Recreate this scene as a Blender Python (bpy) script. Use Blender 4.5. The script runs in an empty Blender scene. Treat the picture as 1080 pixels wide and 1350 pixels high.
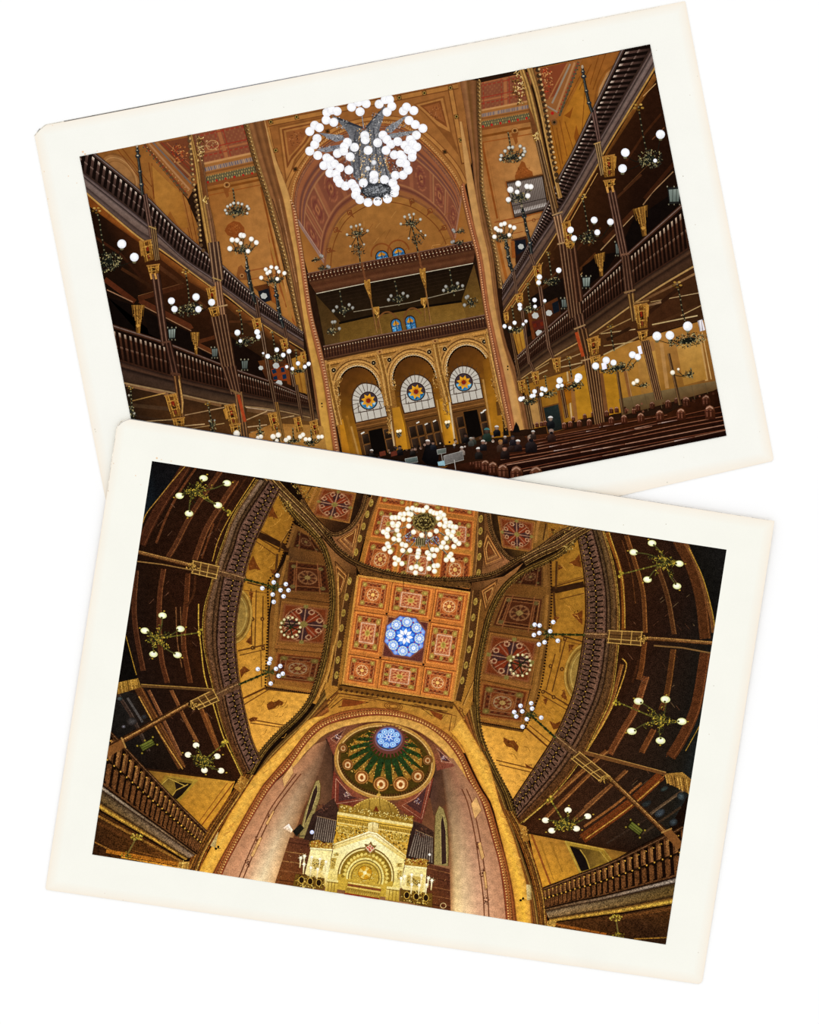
# Two old photo prints lying on a white surface.  Each print is one flat thing:
# a cream paper card carrying a printed picture, whose inks are thin flat layers.
import bpy, math, random
import numpy as np
from mathutils import Matrix, Vector

SC = bpy.context.scene
COL = SC.collection
PX = 0.00025                      # metres per photograph pixel: the prints are about 22 cm wide
DZ = 1.5e-6                       # thickness of one layer of ink
R = random.Random(7)

def lin(c):
    c = np.clip(np.asarray(c, float) / 255.0, 0, 1)
    return np.where(c <= 0.04045, c / 12.92, ((c + 0.055) / 1.055) ** 2.4)
def H(s):
    if isinstance(s, str): return np.array([int(s[i:i+2], 16) for i in (0, 2, 4)], float)
    return np.asarray(s, float)
def mixc(a, b, t): return H(a) * (1 - t) + H(b) * t
def pts(s):
    if isinstance(s, str): return np.array([[float(v) for v in p.split(',')] for p in s.split()])
    return np.asarray(s, float)

def crv(s, n=24, smooth=True):
    """resample a polyline (Catmull-Rom when smooth) to n points, even in arc length"""
    p = pts(s)
    if len(p) == 2 or not smooth:
        q = p
    else:
        e = np.vstack([2*p[0]-p[1], p, 2*p[-1]-p[-2]]); out = []
        for i in range(1, len(e)-2):
            a, b, c, d = e[i-1], e[i], e[i+1], e[i+2]
            for t in np.linspace(0, 1, 12, endpoint=False):
                out.append(.5*((2*b)+(c-a)*t+(2*a-5*b+4*c-d)*t*t+(3*b-a-3*c+d)*t**3))
        out.append(p[-1]); q = np.array(out)
    L = np.r_[0, np.cumsum(np.hypot(*np.diff(q, axis=0).T))]
    s_ = np.linspace(0, L[-1], n)
    return np.c_[np.interp(s_, L, q[:, 0]), np.interp(s_, L, q[:, 1])]
def at(c, s):
    """points of a dense curve at fractions s"""
    s = np.atleast_1d(s) * (len(c) - 1)
    i = np.arange(len(c))
    return np.c_[np.interp(s, i, c[:, 0]), np.interp(s, i, c[:, 1])]
def persp(t, r):
    """fraction along a receding line; r = first spacing / last spacing"""
    q = r ** -0.25
    t = np.asarray(t, float)
    return (t / q) / (t / q + (1 - t) * q)

# ------------------------------------------------------------------ materials
MATS = {}
def ink(name='ink', grain=.10, blotch=.10, bscale=9., gscale=1.6, tint='8a5a2a', tamt=0.0):
    """printed ink on smooth paper: the layer's colours, mottled and grained by noise"""
    key = (name, grain, blotch, bscale, gscale, tint, tamt)
    if key in MATS: return MATS[key]
    m = bpy.data.materials.new(name); m.use_nodes = True
    nt = m.node_tree; nd = nt.nodes; nd.clear(); L = nt.links.new
    out = nd.new('ShaderNodeOutputMaterial'); d = nd.new('ShaderNodeBsdfDiffuse')
    ca = nd.new('ShaderNodeVertexColor'); ca.layer_name = 'Col'
    tc = nd.new('ShaderNodeTexCoord')
    def noise(sz, det):
        n = nd.new('ShaderNodeTexNoise'); n.inputs['Scale'].default_value = 1/(sz*PX)
        n.inputs['Detail'].default_value = det; L(tc.outputs['Object'], n.inputs['Vector']); return n
    def ramp(n, amt):
        r = nd.new('ShaderNodeMapRange'); r.inputs['From Min'].default_value = .3; r.inputs['From Max'].default_value = .7
        r.inputs['To Min'].default_value = 1-amt; r.inputs['To Max'].default_value = 1+amt
        L(n.outputs['Fac'], r.inputs['Value']); return r
    a = ramp(noise(gscale, 1.0), grain); b = ramp(noise(bscale, 4.0), blotch)
    mu = nd.new('ShaderNodeMath'); mu.operation = 'MULTIPLY'
    L(a.outputs[0], mu.inputs[0]); L(b.outputs[0], mu.inputs[1])
    mx = nd.new('ShaderNodeVectorMath'); mx.operation = 'SCALE'
    L(ca.outputs['Color'], mx.inputs[0]); L(mu.outputs[0], mx.inputs['Scale'])
    L(mx.outputs[0], d.inputs['Color']); L(d.outputs[0], out.inputs[0])
    MATS[key] = m
    return m

# ------------------------------------------------------------------ objects
class Print:
    def __init__(s, root, clip, origin, z0):
        s.root, s.clip, s.o, s.z, s.top = root, pts(clip), np.asarray(origin, float), z0, None
PR = None            # the print being drawn
CUR = None           # the part being drawn
ALL = []

class Part:
    def __init__(s, name, mat=None, label=None, parent=None):
        s.name, s.mat, s.label, s.parent, s.pr = name, mat or ink(), label, parent, PR
        s.V, s.C, s.F, s.ob = [], [], [], None
        ALL.append(s)
    def add(s, P, C, z):
        i = len(s.V)
        for p, c in zip(P, C):
            s.V.append((p[0], p[1], z)); s.C.append(c)
        s.F.append(tuple(range(i, i + len(P))))
    def build(s):
        if not s.F: return None
        me = bpy.data.meshes.new(s.name)
        V = np.array(s.V); o = s.pr.o
        X = np.c_[(V[:, 0]-o[0])*PX, (o[1]-V[:, 1])*PX, V[:, 2]]
        me.from_pydata(X.tolist(), [], [f[::-1] for f in s.F])
        a = me.color_attributes.new('Col', 'FLOAT_COLOR', 'POINT')
        c = np.c_[lin(np.array(s.C)), np.ones(len(s.C))]
        a.data.foreach_set('color', c.astype(np.float32).ravel())
        me.materials.append(s.mat); me.update()
        ob = bpy.data.objects.new(s.name, me); COL.objects.link(ob)
        ob.parent = s.parent.ob if s.parent else s.pr.root
        if s.label: ob['label'] = s.label
        s.ob = ob
        return ob

def part(name, label=None, mat=None, parent=None):
    global CUR
    CUR = Part(name, mat, label, parent)
    return CUR
def use(p):
    global CUR
    CUR = p
BUF = []             # shapes of the layer being inked: they lie side by side at one height
def flush():
    """lay the pending layer just above whatever ink already lies below it"""
    if not BUF: return
    if PR.top is None: PR.top = np.full((1360//2+2, 1090//2+2), PR.z)
    T, z, bx = PR.top, 0., []
    for _, P, _c in BUF:
        a = np.array(P); lo = np.clip((a.min(0)/2).astype(int), 0, 540); hi = np.clip((a.max(0)/2).astype(int)+1, 1, 680)
        bx.append((lo[1], hi[1], lo[0], hi[0])); z = max(z, T[lo[1]:hi[1], lo[0]:hi[0]].max())
    z += DZ
    for (part_, P, C), (a, b, c, d) in zip(BUF, bx):
        T[a:b, c:d] = z; part_.add(P, C, z)
    BUF.clear()
def lift(n=1): flush()

def _clip(P, C):
    q = PR.clip; n = len(q)
    for i in range(n):
        a, b = q[i], q[(i+1) % n]
        nx, ny = b[1]-a[1], a[0]-b[0]           # outside is positive for clockwise-on-page quads
        d = [(p[0]-a[0])*nx + (p[1]-a[1])*ny for p in P]
        if all(v <= 0 for v in d): continue
        if all(v >= 0 for v in d): return [], []
        P2, C2 = [], []
        for k in range(len(P)):
            j = (k+1) % len(P)
            if d[k] <= 0: P2.append(P[k]); C2.append(C[k])
            if (d[k] < 0 < d[j]) or (d[j] < 0 < d[k]):
                t = d[k]/(d[k]-d[j])
                P2.append(P[k]+(P[j]-P[k])*t); C2.append(C[k]+(C[j]-C[k])*t)
        P, C = P2, C2
        if len(P) < 3: return [], []
    return P, C
def _put(P, C):
    P = [np.asarray(p, float) for p in P]
    P, C = _clip(P, C)
    if len(P) >= 3: BUF.append((CUR, P, C))

def poly(s, col, smooth=0, up=True):
    if up: lift()
    P = crv(s, smooth) if smooth else pts(s)
    if isinstance(col, (list,)) and not isinstance(col[0], (int, float)): C = [H(c) for c in col]
    else: C = [H(col)] * len(P)
    _put(P, C)
def band(A, B, stops, n=20, smooth=True, up=True):
    """ribbon between two curves with colour stops across it: (t, colour) or (t, colour at start, colour at end)"""
    if up: lift()
    A, B = crv(A, n, smooth), crv(B, n, smooth)
    if isinstance(stops, str): stops = [(0, stops), (1, stops)]
    def cc(st, s):
        return H(st[1]) if len(st) == 2 else mixc(st[1], st[2], s)
    for k in range(len(stops)-1):
        s0, s1 = stops[k], stops[k+1]
        if s1[0]-s0[0] < 1e-6: continue
        for i in range(n-1):
            u, v = i/(n-1), (i+1)/(n-1)
            P = [A[i]+(B[i]-A[i])*s0[0], A[i+1]+(B[i+1]-A[i+1])*s0[0],
                 A[i+1]+(B[i+1]-A[i+1])*s1[0], A[i]+(B[i]-A[i])*s1[0]]
            _put(P, [cc(s0, u), cc(s0, v), cc(s1, v), cc(s1, u)])
def paint(A, B, nu, nv, fn, smooth=True):
    """a surface between two curves, coloured point by point"""
    lift()
    A, B = crv(A, nu+1, smooth), crv(B, nu+1, smooth)
    v = np.linspace(0, 1, nv+1)[:, None, None]
    G = A[None]*(1-v) + B[None]*v
    U, W = np.meshgrid(np.linspace(0, 1, nu+1), np.linspace(0, 1, nv+1))
    C = fn(U, W)
    for j in range(nv):
        for i in range(nu):
            _put([G[j, i], G[j, i+1], G[j+1, i+1], G[j+1, i]], [C[j, i], C[j, i+1], C[j+1, i+1], C[j+1, i]])
def stroke(s, w, col, w2=None, n=0, smooth=False, col2=None, up=True, closed=False):
    if up: lift()
    p = pts(s)
    if closed: p = np.vstack([p, p[:1]])
    if smooth or n: p = crv(p, n or max(8, len(p)*6), smooth)
    t = np.gradient(p, axis=0); t /= np.maximum(np.hypot(*t.T), 1e-9)[:, None]
    nr = np.c_[-t[:, 1], t[:, 0]]
    w2 = w if w2 is None else w2
    W = np.linspace(w, w2, len(p))[:, None]/2
    a, b = p+nr*W, p-nr*W
    for i in range(len(p)-1):
        u, v = i/(len(p)-1), (i+1)/(len(p)-1)
        cu, cv = (mixc(col, col2, u), mixc(col, col2, v)) if col2 is not None else (H(col), H(col))
        _put([a[i], a[i+1], b[i+1], b[i]], [cu, cv, cv, cu])
def disc(cx, cy, rx, ry=None, col='ffffff', edge=None, rot=0, n=14, up=True, a0=0, a1=360):
    if up: lift()
    ry = rx if ry is None else ry
    a = np.radians(np.linspace(a0, a1, n+1)); r = math.radians(rot)
    x, y = rx*np.cos(a), ry*np.sin(a)
    q = np.c_[cx+x*math.cos(r)-y*math.sin(r), cy+x*math.sin(r)+y*math.cos(r)]
    if edge is None and a1-a0 == 360:
        _put(q[:-1], [H(col)]*n); return
    e = H(col if edge is None else edge)
    for i in range(n): _put([(cx, cy), q[i], q[i+1]], [H(col), e, e])
def ring(cx, cy, rx, ry, w, col, rot=0, n=24, a0=0, a1=360, up=True):
    a = np.radians(np.linspace(a0, a1, n+1)); r = math.radians(rot)
    x, y = rx*np.cos(a), ry*np.sin(a)
    stroke(np.c_[cx+x*math.cos(r)-y*math.sin(r), cy+x*math.sin(r)+y*math.cos(r)], w, col, up=up)
def dots(s, n, r, col, r2=None, ratio=1., smooth=True, up=True, k=8, ry=None):
    if up: lift()
    c = crv(s, 200, smooth); r2 = r if r2 is None else r2
    for i, p in enumerate(at(c, persp(np.linspace(0, 1, n), ratio))):
        rr = r+(r2-r)*i/max(1, n-1)
        disc(p[0], p[1], rr, rr*(ry or 1), col, n=k, up=False)
def ticks(A, B, n, frac, col, ratio=1., t0=0., t1=1., smooth=True, col2=None, s0=0., s1=1., lean=0., up=True):
    """n bars between two curves, from depth t0 to t1"""
    if up: lift()
    A, B = crv(A, 200, smooth), crv(B, 200, smooth)
    e = persp(np.linspace(0, 1, n+1), ratio)*(s1-s0)+s0
    for i in range(n):
        m, h = (e[i]+e[i+1])/2, (e[i+1]-e[i])*frac/2
        a0, a1 = at(A, m-h)[0], at(A, m+h)[0]; d = lean*(e[i+1]-e[i])
        b0, b1 = at(B, min(1, max(0, m-h+d)))[0], at(B, min(1, max(0, m+h+d)))[0]
        c, c2 = H(col), H(col2 if col2 is not None else col)
        _put([a0+(b0-a0)*t0, a1+(b1-a1)*t0, a1+(b1-a1)*t1, a0+(b0-a0)*t1], [c, c, c2, c2])
def fuzz(cx, cy, rx, ry, n, cols, ln=3., w=.7, rot=0):
    """tangle of small curls and beads: wrought iron seen from afar"""
    r = math.radians(rot)
    for i in range(n):
        if i % 12 == 0: lift()
        a, q = R.uniform(0, 6.283), math.sqrt(R.random())
        x, y = rx*q*math.cos(a), ry*q*math.sin(a)
        x, y = cx+x*math.cos(r)-y*math.sin(r), cy+x*math.sin(r)+y*math.cos(r)
        c = R.choice(cols); k = R.random()
        if k < .35: disc(x, y, R.uniform(.4, .9)*w*1.3, None, c, n=6, up=False)
        else:
            b = R.uniform(0, 6.283); l = R.uniform(.4, 1)*ln
            m = (x+l*.5*math.cos(b+.6), y+l*.5*math.sin(b+.6))
            stroke([(x, y), m, (x+l*math.cos(b), y+l*math.sin(b))], w*R.uniform(.6, 1.2), c, up=False)
def zoomed(x0, y0, k=5.):
    """read coordinates measured on an enlargement"""
    def f(s): return pts(s)/k + np.array([x0, y0])
    return f
def globe(par, x, y, r, core='ffffff', rim='d4d8e2', name='globe', ry=None, rot=0):
    part(name, parent=par)
    disc(x, y, r, ry or r, core, n=16, edge=rim, rot=rot)
    disc(x-r*.08, y-r*.08, r*.68, (ry or r)*.68, core, n=12, edge=mixc(core, rim, .25), rot=rot)

# ------------------------------------------------------------------ the white surface and the two cards
def empty(name, loc, label, cat):
    o = bpy.data.objects.new(name, None); COL.objects.link(o); o.location = loc
    o.empty_display_size = .02; o['label'] = label; o['category'] = cat
    return o
def simple_mat(name, fn):
    m = bpy.data.materials.new(name); m.use_nodes = True
    nt = m.node_tree; nt.nodes.clear()
    out = nt.nodes.new('ShaderNodeOutputMaterial'); d = nt.nodes.new('ShaderNodeBsdfDiffuse')
    nt.links.new(d.outputs[0], out.inputs[0]); fn(nt, d); return m
def white(nt, d):
    n = nt.nodes.new('ShaderNodeTexNoise'); n.inputs['Scale'].default_value = 40
    r = nt.nodes.new('ShaderNodeMapRange'); r.inputs['To Min'].default_value = .985; r.inputs['To Max'].default_value = 1.0
    c = nt.nodes.new('ShaderNodeCombineColor')
    nt.links.new(n.outputs['Fac'], r.inputs['Value'])
    for i in range(3): nt.links.new(r.outputs[0], c.inputs[i])
    nt.links.new(c.outputs[0], d.inputs['Color'])
me = bpy.data.meshes.new('floor')
me.from_pydata([(-1, -1, 0), (1, -1, 0), (1, 1, 0), (-1, 1, 0), (-1, -1, -.02), (1, -1, -.02), (1, 1, -.02), (-1, 1, -.02)], [],
               [(0, 1, 2, 3), (7, 6, 5, 4), (4, 5, 1, 0), (5, 6, 2, 1), (6, 7, 3, 2), (7, 4, 0, 3)])
me.materials.append(simple_mat('white_surface', white))
fl = bpy.data.objects.new('floor', me); COL.objects.link(fl); fl['kind'] = 'structure'
fl['label'] = 'plain bright white surface the two prints lie on'

PAPER = ink('card_paper', .006, .012, 60, 2.0)
def card(outline, quad, z0, thick, warm, light):
    """paper card with worn corners: warm at the handled edge, paler inside"""
    part('paper_card', 'cream paper border of the print', PAPER)
    P = pts(outline); c = P.mean(0)
    for a, b in zip(P, np.roll(P, -1, 0)):
        q = [a, b, b, a]; i = len(CUR.V)
        for p, z in zip(q, (z0, z0, z0+thick, z0+thick)):
            CUR.V.append((p[0], p[1], z)); CUR.C.append(H('d6cfbe'))
        CUR.F.append((i, i+1, i+2, i+3))
    K = pts(quad)
    rings = [P]
    e = [(K[(i+1) % 4]-K[i])/np.hypot(*(K[(i+1) % 4]-K[i])) for i in range(4)]
    for d in (4, 14):
        q = []                                   # the quad moved in by d, then each outline point moved onto it
        for i in range(4):
            n0, n1 = np.array([-e[i-1][1], e[i-1][0]]), np.array([-e[i][1], e[i][0]])
            m = n0+n1; q.append(K[i]+m*d/(m @ n1))
        Q = []
        for p in P:
            best = None
            for i in range(4):
                a, b = q[i], q[(i+1) % 4]; t = np.clip((p-a) @ (b-a)/((b-a) @ (b-a)), 0, 1)
                z = a+(b-a)*t; dd = np.hypot(*(z-p))
                if best is None or dd < best[0]: best = (dd, z)
            Q.append(best[1])
        rings.append(np.array(Q))
    cols = [warm, mixc(warm, light, .45), light]
    for k in range(2):
        for i in range(len(P)):
            j = (i+1) % len(P)
            t = lambda i: (0.5+0.5*math.sin(i*2.1))
            CUR.add([rings[k][i], rings[k][j], rings[k+1][j], rings[k+1][i]],
                    [H(cols[k]), H(cols[k]), H(cols[k+1]), H(cols[k+1])], z0+thick)
    CUR.add(list(rings[2]), [H(light)]*len(P), z0+thick)
    CUR.add(list(P[::-1]), [H(warm)]*len(P), z0)

CARD1 = '45.3,178.5 48,174.5 52,170.5 56,166.8 60,164 903,1.3 904,2.5 1020,603 1019.6,606 1018,608 810,655.5 161,771'
PR = Print(None, '104.8,206.2 857.3,58.2 958.2,574.4 206,722', (532, 690), 0.00002)
PR.root = empty('photo_print', ((532-540)*PX, (675-690)*PX, 0),
    'upper cream-bordered photo print of a synagogue nave, its lower edge under the other print', 'photograph')
card(CARD1, '44,167 903.4,1.4 1020,607.6 161,771', PR.z, .00028, 'f7ecdc', 'f7f6ee'); PR.z += .00028; CARD_P = CUR
part('edge_line', 'thin grey line along the top edge of the card', ink('ink_edge_line', .2, .3))  # grey strokes drawn along the card's top edge, fading to the right
PR.clip = pts('0,0 1080,0 1080,1350 0,1350')
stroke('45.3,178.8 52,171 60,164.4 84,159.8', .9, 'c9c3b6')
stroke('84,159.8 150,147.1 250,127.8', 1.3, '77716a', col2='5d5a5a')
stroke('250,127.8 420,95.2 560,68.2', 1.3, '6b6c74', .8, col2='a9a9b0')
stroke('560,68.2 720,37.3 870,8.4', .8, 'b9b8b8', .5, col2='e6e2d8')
use(CARD_P)
for i, (x, y, r, c) in enumerate([(109, 200, 1.6, 'f1d2b4'), (112, 203, 1.2, 'eec9a8'), (128, 199, 1, 'f3dcc4'), (90, 232, 1, 'f3dfca'), (58, 226, .9, 'f0d9c0'),
        (101, 241, .8, 'f0dcc4'), (63, 262, 1, 'f0dcc4'), (69, 165, 1, 'f3e2d0'), (125, 566, 1.1, 'e3dccc'), (126, 569, .8, 'ddd6c6'), (333, 132, .5, 'd8d4c6'), (374, 141, .6, 'c8c4b8'),
        (901, 232, .7, 'b9b3a5'), (910, 125, .6, 'd5cfbf'), (917, 296, .7, 'd9d2c2'), (902, 603, .5, 'd8d2c2'), (880, 636, .8, 'cfc9b9'), (1002, 569, .5, 'c9c2b2'), (578, 99, .5, 'd9d4c4'), (769, 53, .6, 'd5cfc0'), (920, 100, .5, 'cfc8b8'), (866, 66, .6, 'd3cbb8')]):
    disc(x, y, r, None, c, n=7)
PR.clip = pts('104.8,206.2 857.3,58.2 958.2,574.4 206,722')

# ================================================================== UPPER PRINT: the nave
A_ = ink('ink_plain', .05, .07, 12)
WOOD = ink('ink_wood', .14, .16, 7)
WALL = ink('ink_marbled_wall', .05, .16, 10)
GOLD = ink('ink_gilding', .25, .18, 3)
IRON = ink('ink_iron', .3, .2, 3)

pic1 = part('printed_picture', 'dark brown printed ground of the nave picture', WOOD)
poly('104.8,206.2 857.3,58.2 958.2,574.4 206,722', '24140b')

# ---- far walls high on both sides ---------------------------------------------------
Z1 = zoomed(100, 180)
wall_l = part('side_wall', 'ochre upper side wall with painted panels, left of the nave', WALL)
poly('105,206 190,189 246,262 262,300 262,345 105,210', ['7a4a20', '8a5625', '96602b', '8f5a26', '8a5423', '80501f'])
part('blind_arch', 'pale round arch painted on the side wall', WALL)
disc(158, 232, 33, 22, '97693c', '8f6034', rot=52, n=22)
ring(158, 232, 33, 22, 2.4, '7a4c24', rot=52); ring(158, 232, 28, 18, 1.2, 'a97b4a', rot=52)
ring(159, 233, 24, 15, 1.0, '7e5229', rot=52)
use(wall_l)
for s in ['154,196 196,250', '160,194 200,246', '182,200 192,262', '196,214 203,262', '200,206 236,249', '236,249 252,320', '240,252 256,325', '197,258 208,275', '250,270 262,330', '203,262 200,215']:
    stroke(s, .9, '6a3413')
poly('200,218 222,240 238,254 248,300 232,300 210,282 204,262', ['a06a2c', 'a56e2e', '9a6428', '965f24', '93602a', '9a662a', '9e6a2c'])
poly('218,290 224,278 228,285 234,296 240,302 232,303 224,299', '8a5220')

ceil_l = part('coffered_ceiling', 'red and ochre coffered ceiling strip over the left gallery', A_)
poly('186,190 262,173 300,165 324,160 345,212 270,222 248,262', '8a552a')
poly('210,188 262,178 262,228 244,236', '6d3a22')
for a, b, c, w in [('190,190', '247,258', '5b3a22', 3.2), ('196,189', '250,250', 'a5744a', 2.4), ('201,187', '252,242', '6b5a50', 2.2), ('206,187', '253,234', '96653a', 2.6), ('212,187', '254,226', '7a2f1c', 1.4), ('220,188', '256,222', 'a05a34', 1.0)]:
    stroke(a+' '+b, w, c)
dots('191,193 244,252', 12, .9, '8e2418'); dots('189,194 242,254', 13, 1.0, '3f4a38')
dots('194,194 248,251', 14, .7, 'c09060')
fuzz(236, 202, 11, 14, 90, ['9a2f18', 'b56a34', '5b2a18', 'c78a50', '40282a'], 3, .9)

# gallery-end ceiling on both sides of the apse
def end_ceiling(A, B, label):
    p = part('coffered_ceiling', label, A_)
    def f(u, v):
        base = np.where((v < .58)[..., None], H('7d452e'), H('96602f'))
        q = lambda m, c: np.where(m[..., None], H(c), base)
        g = (np.abs((u*2.0) % 1-.5) > .44) | (np.abs((v*2.6) % 1-.5) > .44)
        base = q(g & (v < .58), '9c5f38')
        g2 = ((np.abs((u*2) % 1-.5) > .33) & (np.abs((u*2) % 1-.5) < .37)) | ((np.abs((v*2.6) % 1-.5) > .31) & (np.abs((v*2.6) % 1-.5) < .36))
        base = q(g2 & (v < .58), '8e2a1c')
        st = (np.sin(u*70)*np.sin(v*60) > .55) & (v < .56) & (~g)
        base = q(st, '8a5434')
        base = q((v > .56) & (v < .60), 'b98552'); base = q((v > .66) & (v < .72), '5d5560')
        base = q((v > .66) & (v < .72) & (np.sin(u*190) > .3), 'b08a62')
        base = q((v > .74) & (v < .77), '7a4a24')
        base = q((v > .82) & (v < .93), '4d4734'); base = q((v > .82) & (v < .93) & (np.sin(u*150)*np.sin(v*60) > .25), 'a1874e')
        base = q((v > .93), '7b4420')
        return base
    paint(A, B, 80, 56, f)
    return p
end_ceiling('250,176 324,160', '270,247 346,230', 'red patterned ceiling above the left gallery end')
dots('274,240 344,226', 7, 1.7, 'a02318')
end_ceiling('632,109 700,94', '634,172 702,160', 'red patterned ceiling above the right gallery end')
dots('637,166.5 694.5,155.5', 6, 1.8, 'a5201a')
use(ceil_l); fuzz(277, 190, 9, 8, 50, ['b98a58', '8b5a34', 'd0a878', '6b3a24'], 4, .8); ring(280, 191, 8, 6, .9, 'b98a58', rot=-10); 

endw_l = part('end_wall', 'ochre wall panel behind the left gallery, with hanging lamps', WALL)
poly('268,247 346,231 352,262 364,310 378,372 396,438 338,392 286,346 276,300', ['8c5524', '9a6430', 'a36c36', 'aa743c', 'a87038', '9c652c', 'a66f36', '9d662f', '915a26'])
stroke('270,252 346,236', 3.2, '744016'); stroke('272,258 346,243', 1.2, '8a4a1c')
stroke('344,246 372,372 378,405', 2.6, '7c4118'); stroke('349,250 378,385', .9, 'c08a4c')
disc(299, 243.5, 5, 4.4, '7f4c22', rot=-10); ring(299, 243.5, 3.6, 3.2, 1, 'b5844c', rot=-10); disc(299, 243.5, 1.4, None, '3a2314')
poly('294,248 304,247 301,252 302,258 299,261 296,254', '82481e')
poly('296,304 300,296 308,291 316,293 322,300 323,312 312,314 300,310', '7f4119'); fuzz(309, 302, 12, 9, 40, ['8e4d22', '6d3413', 'a3622e'], 3, .8)
poly('312,361 314,352 318,349 322,354 326,362 327,369 312,369', '7f4a22'); ring(319, 363.5, 2.4, 2.4, .8, 'b58550'); disc(319, 363.5, 1, None, '33200f')
stroke('328,357 364,350', 1.6, '8d4f24'); stroke('328,369 366,361', 1.4, '8d4f24')
poly('352,300 362,345 378,400 392,432 386,424 370,385 358,340', '8a4a20'); stroke('356,320 384,420', 3.0, '9c6a30')

endw_r = part('end_wall', 'ochre wall panel behind the right gallery, with organ pipes', WALL)
poly('633,172 703,160 712,200 724,272 700,316 664,376 656,345 646,300 637,252 634,212', ['935a2a', 'a26c38', 'b57f46', 'b27c44', 'aa743e', 'a26c38', 'a26c38', 'b07a44', 'b47e48', 'a0682f'])
stroke('634,180 700,168', 3.2, '744016'); stroke('634,188 702,176', 1.4, '8f4d1e')
stroke('636,188 646,240 656,288', 2.6, '834418'); stroke('641,190 660,296', .8, '8f5a2c')
disc(679, 172, 4.8, 4.2, '7f4c22', rot=-10); ring(679, 172, 3.4, 3, 1, 'b5844c', rot=-10); disc(679, 172, 1.4, None, '33200f')
poly('674,176 684,174 682,181 683,187 680,191 677,182', '82481e')
poly('679,232 683,222 688,212 692,214 695,222 702,226 704,236 690,240 680,240', '87481c'); fuzz(691, 228, 11, 9, 44, ['9a5526', '743a16', '7a3e18'], 3, .9)
stroke('652,293 700,283', 1.8, '8b4a22'); stroke('655,300 712,288', 1.0, '8b4a22'); stroke('656,312 690,305', 1.0, '8b4a22')
ring(704, 290, 2, 2, .8, '6b3716')
stroke('656,316 668,368', 4.0, '93531f'); stroke('663,318 672,350', 2, 'a56e33')
wall_r = part('side_wall', 'golden upper side wall with painted panels, right of the nave', WALL)
poly('704,90 822,66 784,140 742,222 732,240 722,160', ['8d5420', '8a5222', '945a20', 'a0641f', '9a5f1d', '8c541c'])
poly('742,152 764,110 772,96 776,130 782,150 768,178 756,206 746,222 738,226', ['9c611f', 'a5691f', 'a0661e', 'a86c22', 'a66a20', 'a4681e', 'a0641d', '9a5f1c', '96591a'])
for s in ['765,100 738,152', '772,110 767,182', '738,158 748,206', '734,168 742,216', '745,160 756,196', '790,72 778,112', '799,70 782,118', '764,118 780,84', '728,165 740,222']:
    stroke(s, .9, '6f3a10')
poly('757,180 760,164 763,176 768,184 760,190', '844713'); poly('744,152 752,146 756,140 752,156', '7c4212')
part('blind_arch', 'pale round arch painted on the side wall', WALL)
poly('786,140 790,116 800,96 812,86 820,84 812,102 798,124 788,142', ['a27044', 'a57548', 'a57546', 'a06e40', '9c6a3c', 'a27244', 'a07042', '9e6d40'])
stroke('784,136 788,114 797,96 808,87 820,83', 2.2, '7e4a1c', smooth=True); stroke('787,138 792,116 802,99 814,90', 1, 'b98a54', smooth=True)
ceil_r = part('coffered_ceiling', 'red and ochre coffered ceiling strip over the right gallery', A_)
poly('700,92 768,78 762,92 738,152 728,162 716,150', '8a552c')
poly('712,90 748,82 732,126 720,132', '7c3c22')
for s, c, w in [('752,84 728,136', '8d7a66', 2.4), ('758,82 734,146', 'a5744a', 2.6), ('763,81 738,152', '5b4630', 3.2), ('748,84 724,130', '9b6238', 2), ('722,140 736,148', '8d7a66', 2.2)]:
    stroke(s, w, c)
dots('762,84 736,148', 13, 1.0, '94231a'); dots('764,86 738,152', 13, 1.0, '343d2e'); disc(728.5, 149, 2.2, None, 'a32018')
disc(731, 161, 4, 4, '6a4526'); disc(731, 161, 1.8, None, '1f1a10')
fuzz(722, 106, 7, 18, 80, ['b0321c', 'c0824a', '5b2a18', '8d4a2c', 'd09a60'], 4, .9)

# ---- the apse ----------------------------------------------------------------------
front = part('apse_arch_front', 'ochre wall above the great arch, framed with painted bands', WALL)
poly('346,156 606,104 614,150 622,214 612,250 380,270 372,240 360,205', ['8a5428', '8f592b', '9a6433', '97612f', '96602f', '96602f', '97612f', '8d5729'])
# frames with dark squares
for s, w, c in [('352,168 371,254', 7.4, '6e3f1c'), ('352.5,168 371,254', 5.0, 'a87138'), ('354,163 604,113', 8.0, '6e3f1c'), ('354,163 604,113', 5.4, 'a36b33'),
                ('594,116 612,216', 7.6, '6e3f1c'), ('594,116 612,214', 5.0, 'a87138')]:
    stroke(s, w, c)
for x, y in [(357, 160.5), (391, 154), (363.5, 198), (369, 230), (427, 146.5), (526.5, 128.6), (559.6, 122.4), (594, 115.6), (602, 153.5), (608, 184.4)]:
    poly([(x-3.7, y-2.3), (x+2.3, y-3.7), (x+3.7, y+2.3), (x-2.3, y+3.7)], '5f371a'); disc(x, y, 2.4, None, '9b7a3a', n=10); disc(x, y, 1.5, None, '27200f', n=8)
poly('366,166 428,153 412,186 392,208 378,252', '7c4a22'); poly('368.5,168.5 424,156.5 408,186 388,210 378.5,240', 'a56e38')
poly('371.5,170 420,160 404,187 385,210 378.5,222', '74401e'); poly('374,172 415,163 400,188 384,206 380,214', 'a06834')
poly('377,174 409,167 397,188 384,203 381,205', '8a5028'); fuzz(391, 184, 10, 11, 60, ['6d3a20', 'a4683c', '7c4422'], 3, .8, 20)
poly('545,137 586,126 596,176 606,206 580,172 560,150', '7c4a22'); poly('549,138 584,129 594,174 578,166 562,150', 'a56e38')
poly('554,139 581,132 590,168 575,158', '74401e'); poly('559,141 579,135 587,162 574,154', '8a5028'); fuzz(575, 147, 9, 9, 50, ['6d3a20', 'a4683c', '7c4422'], 3, .8, 45)
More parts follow.
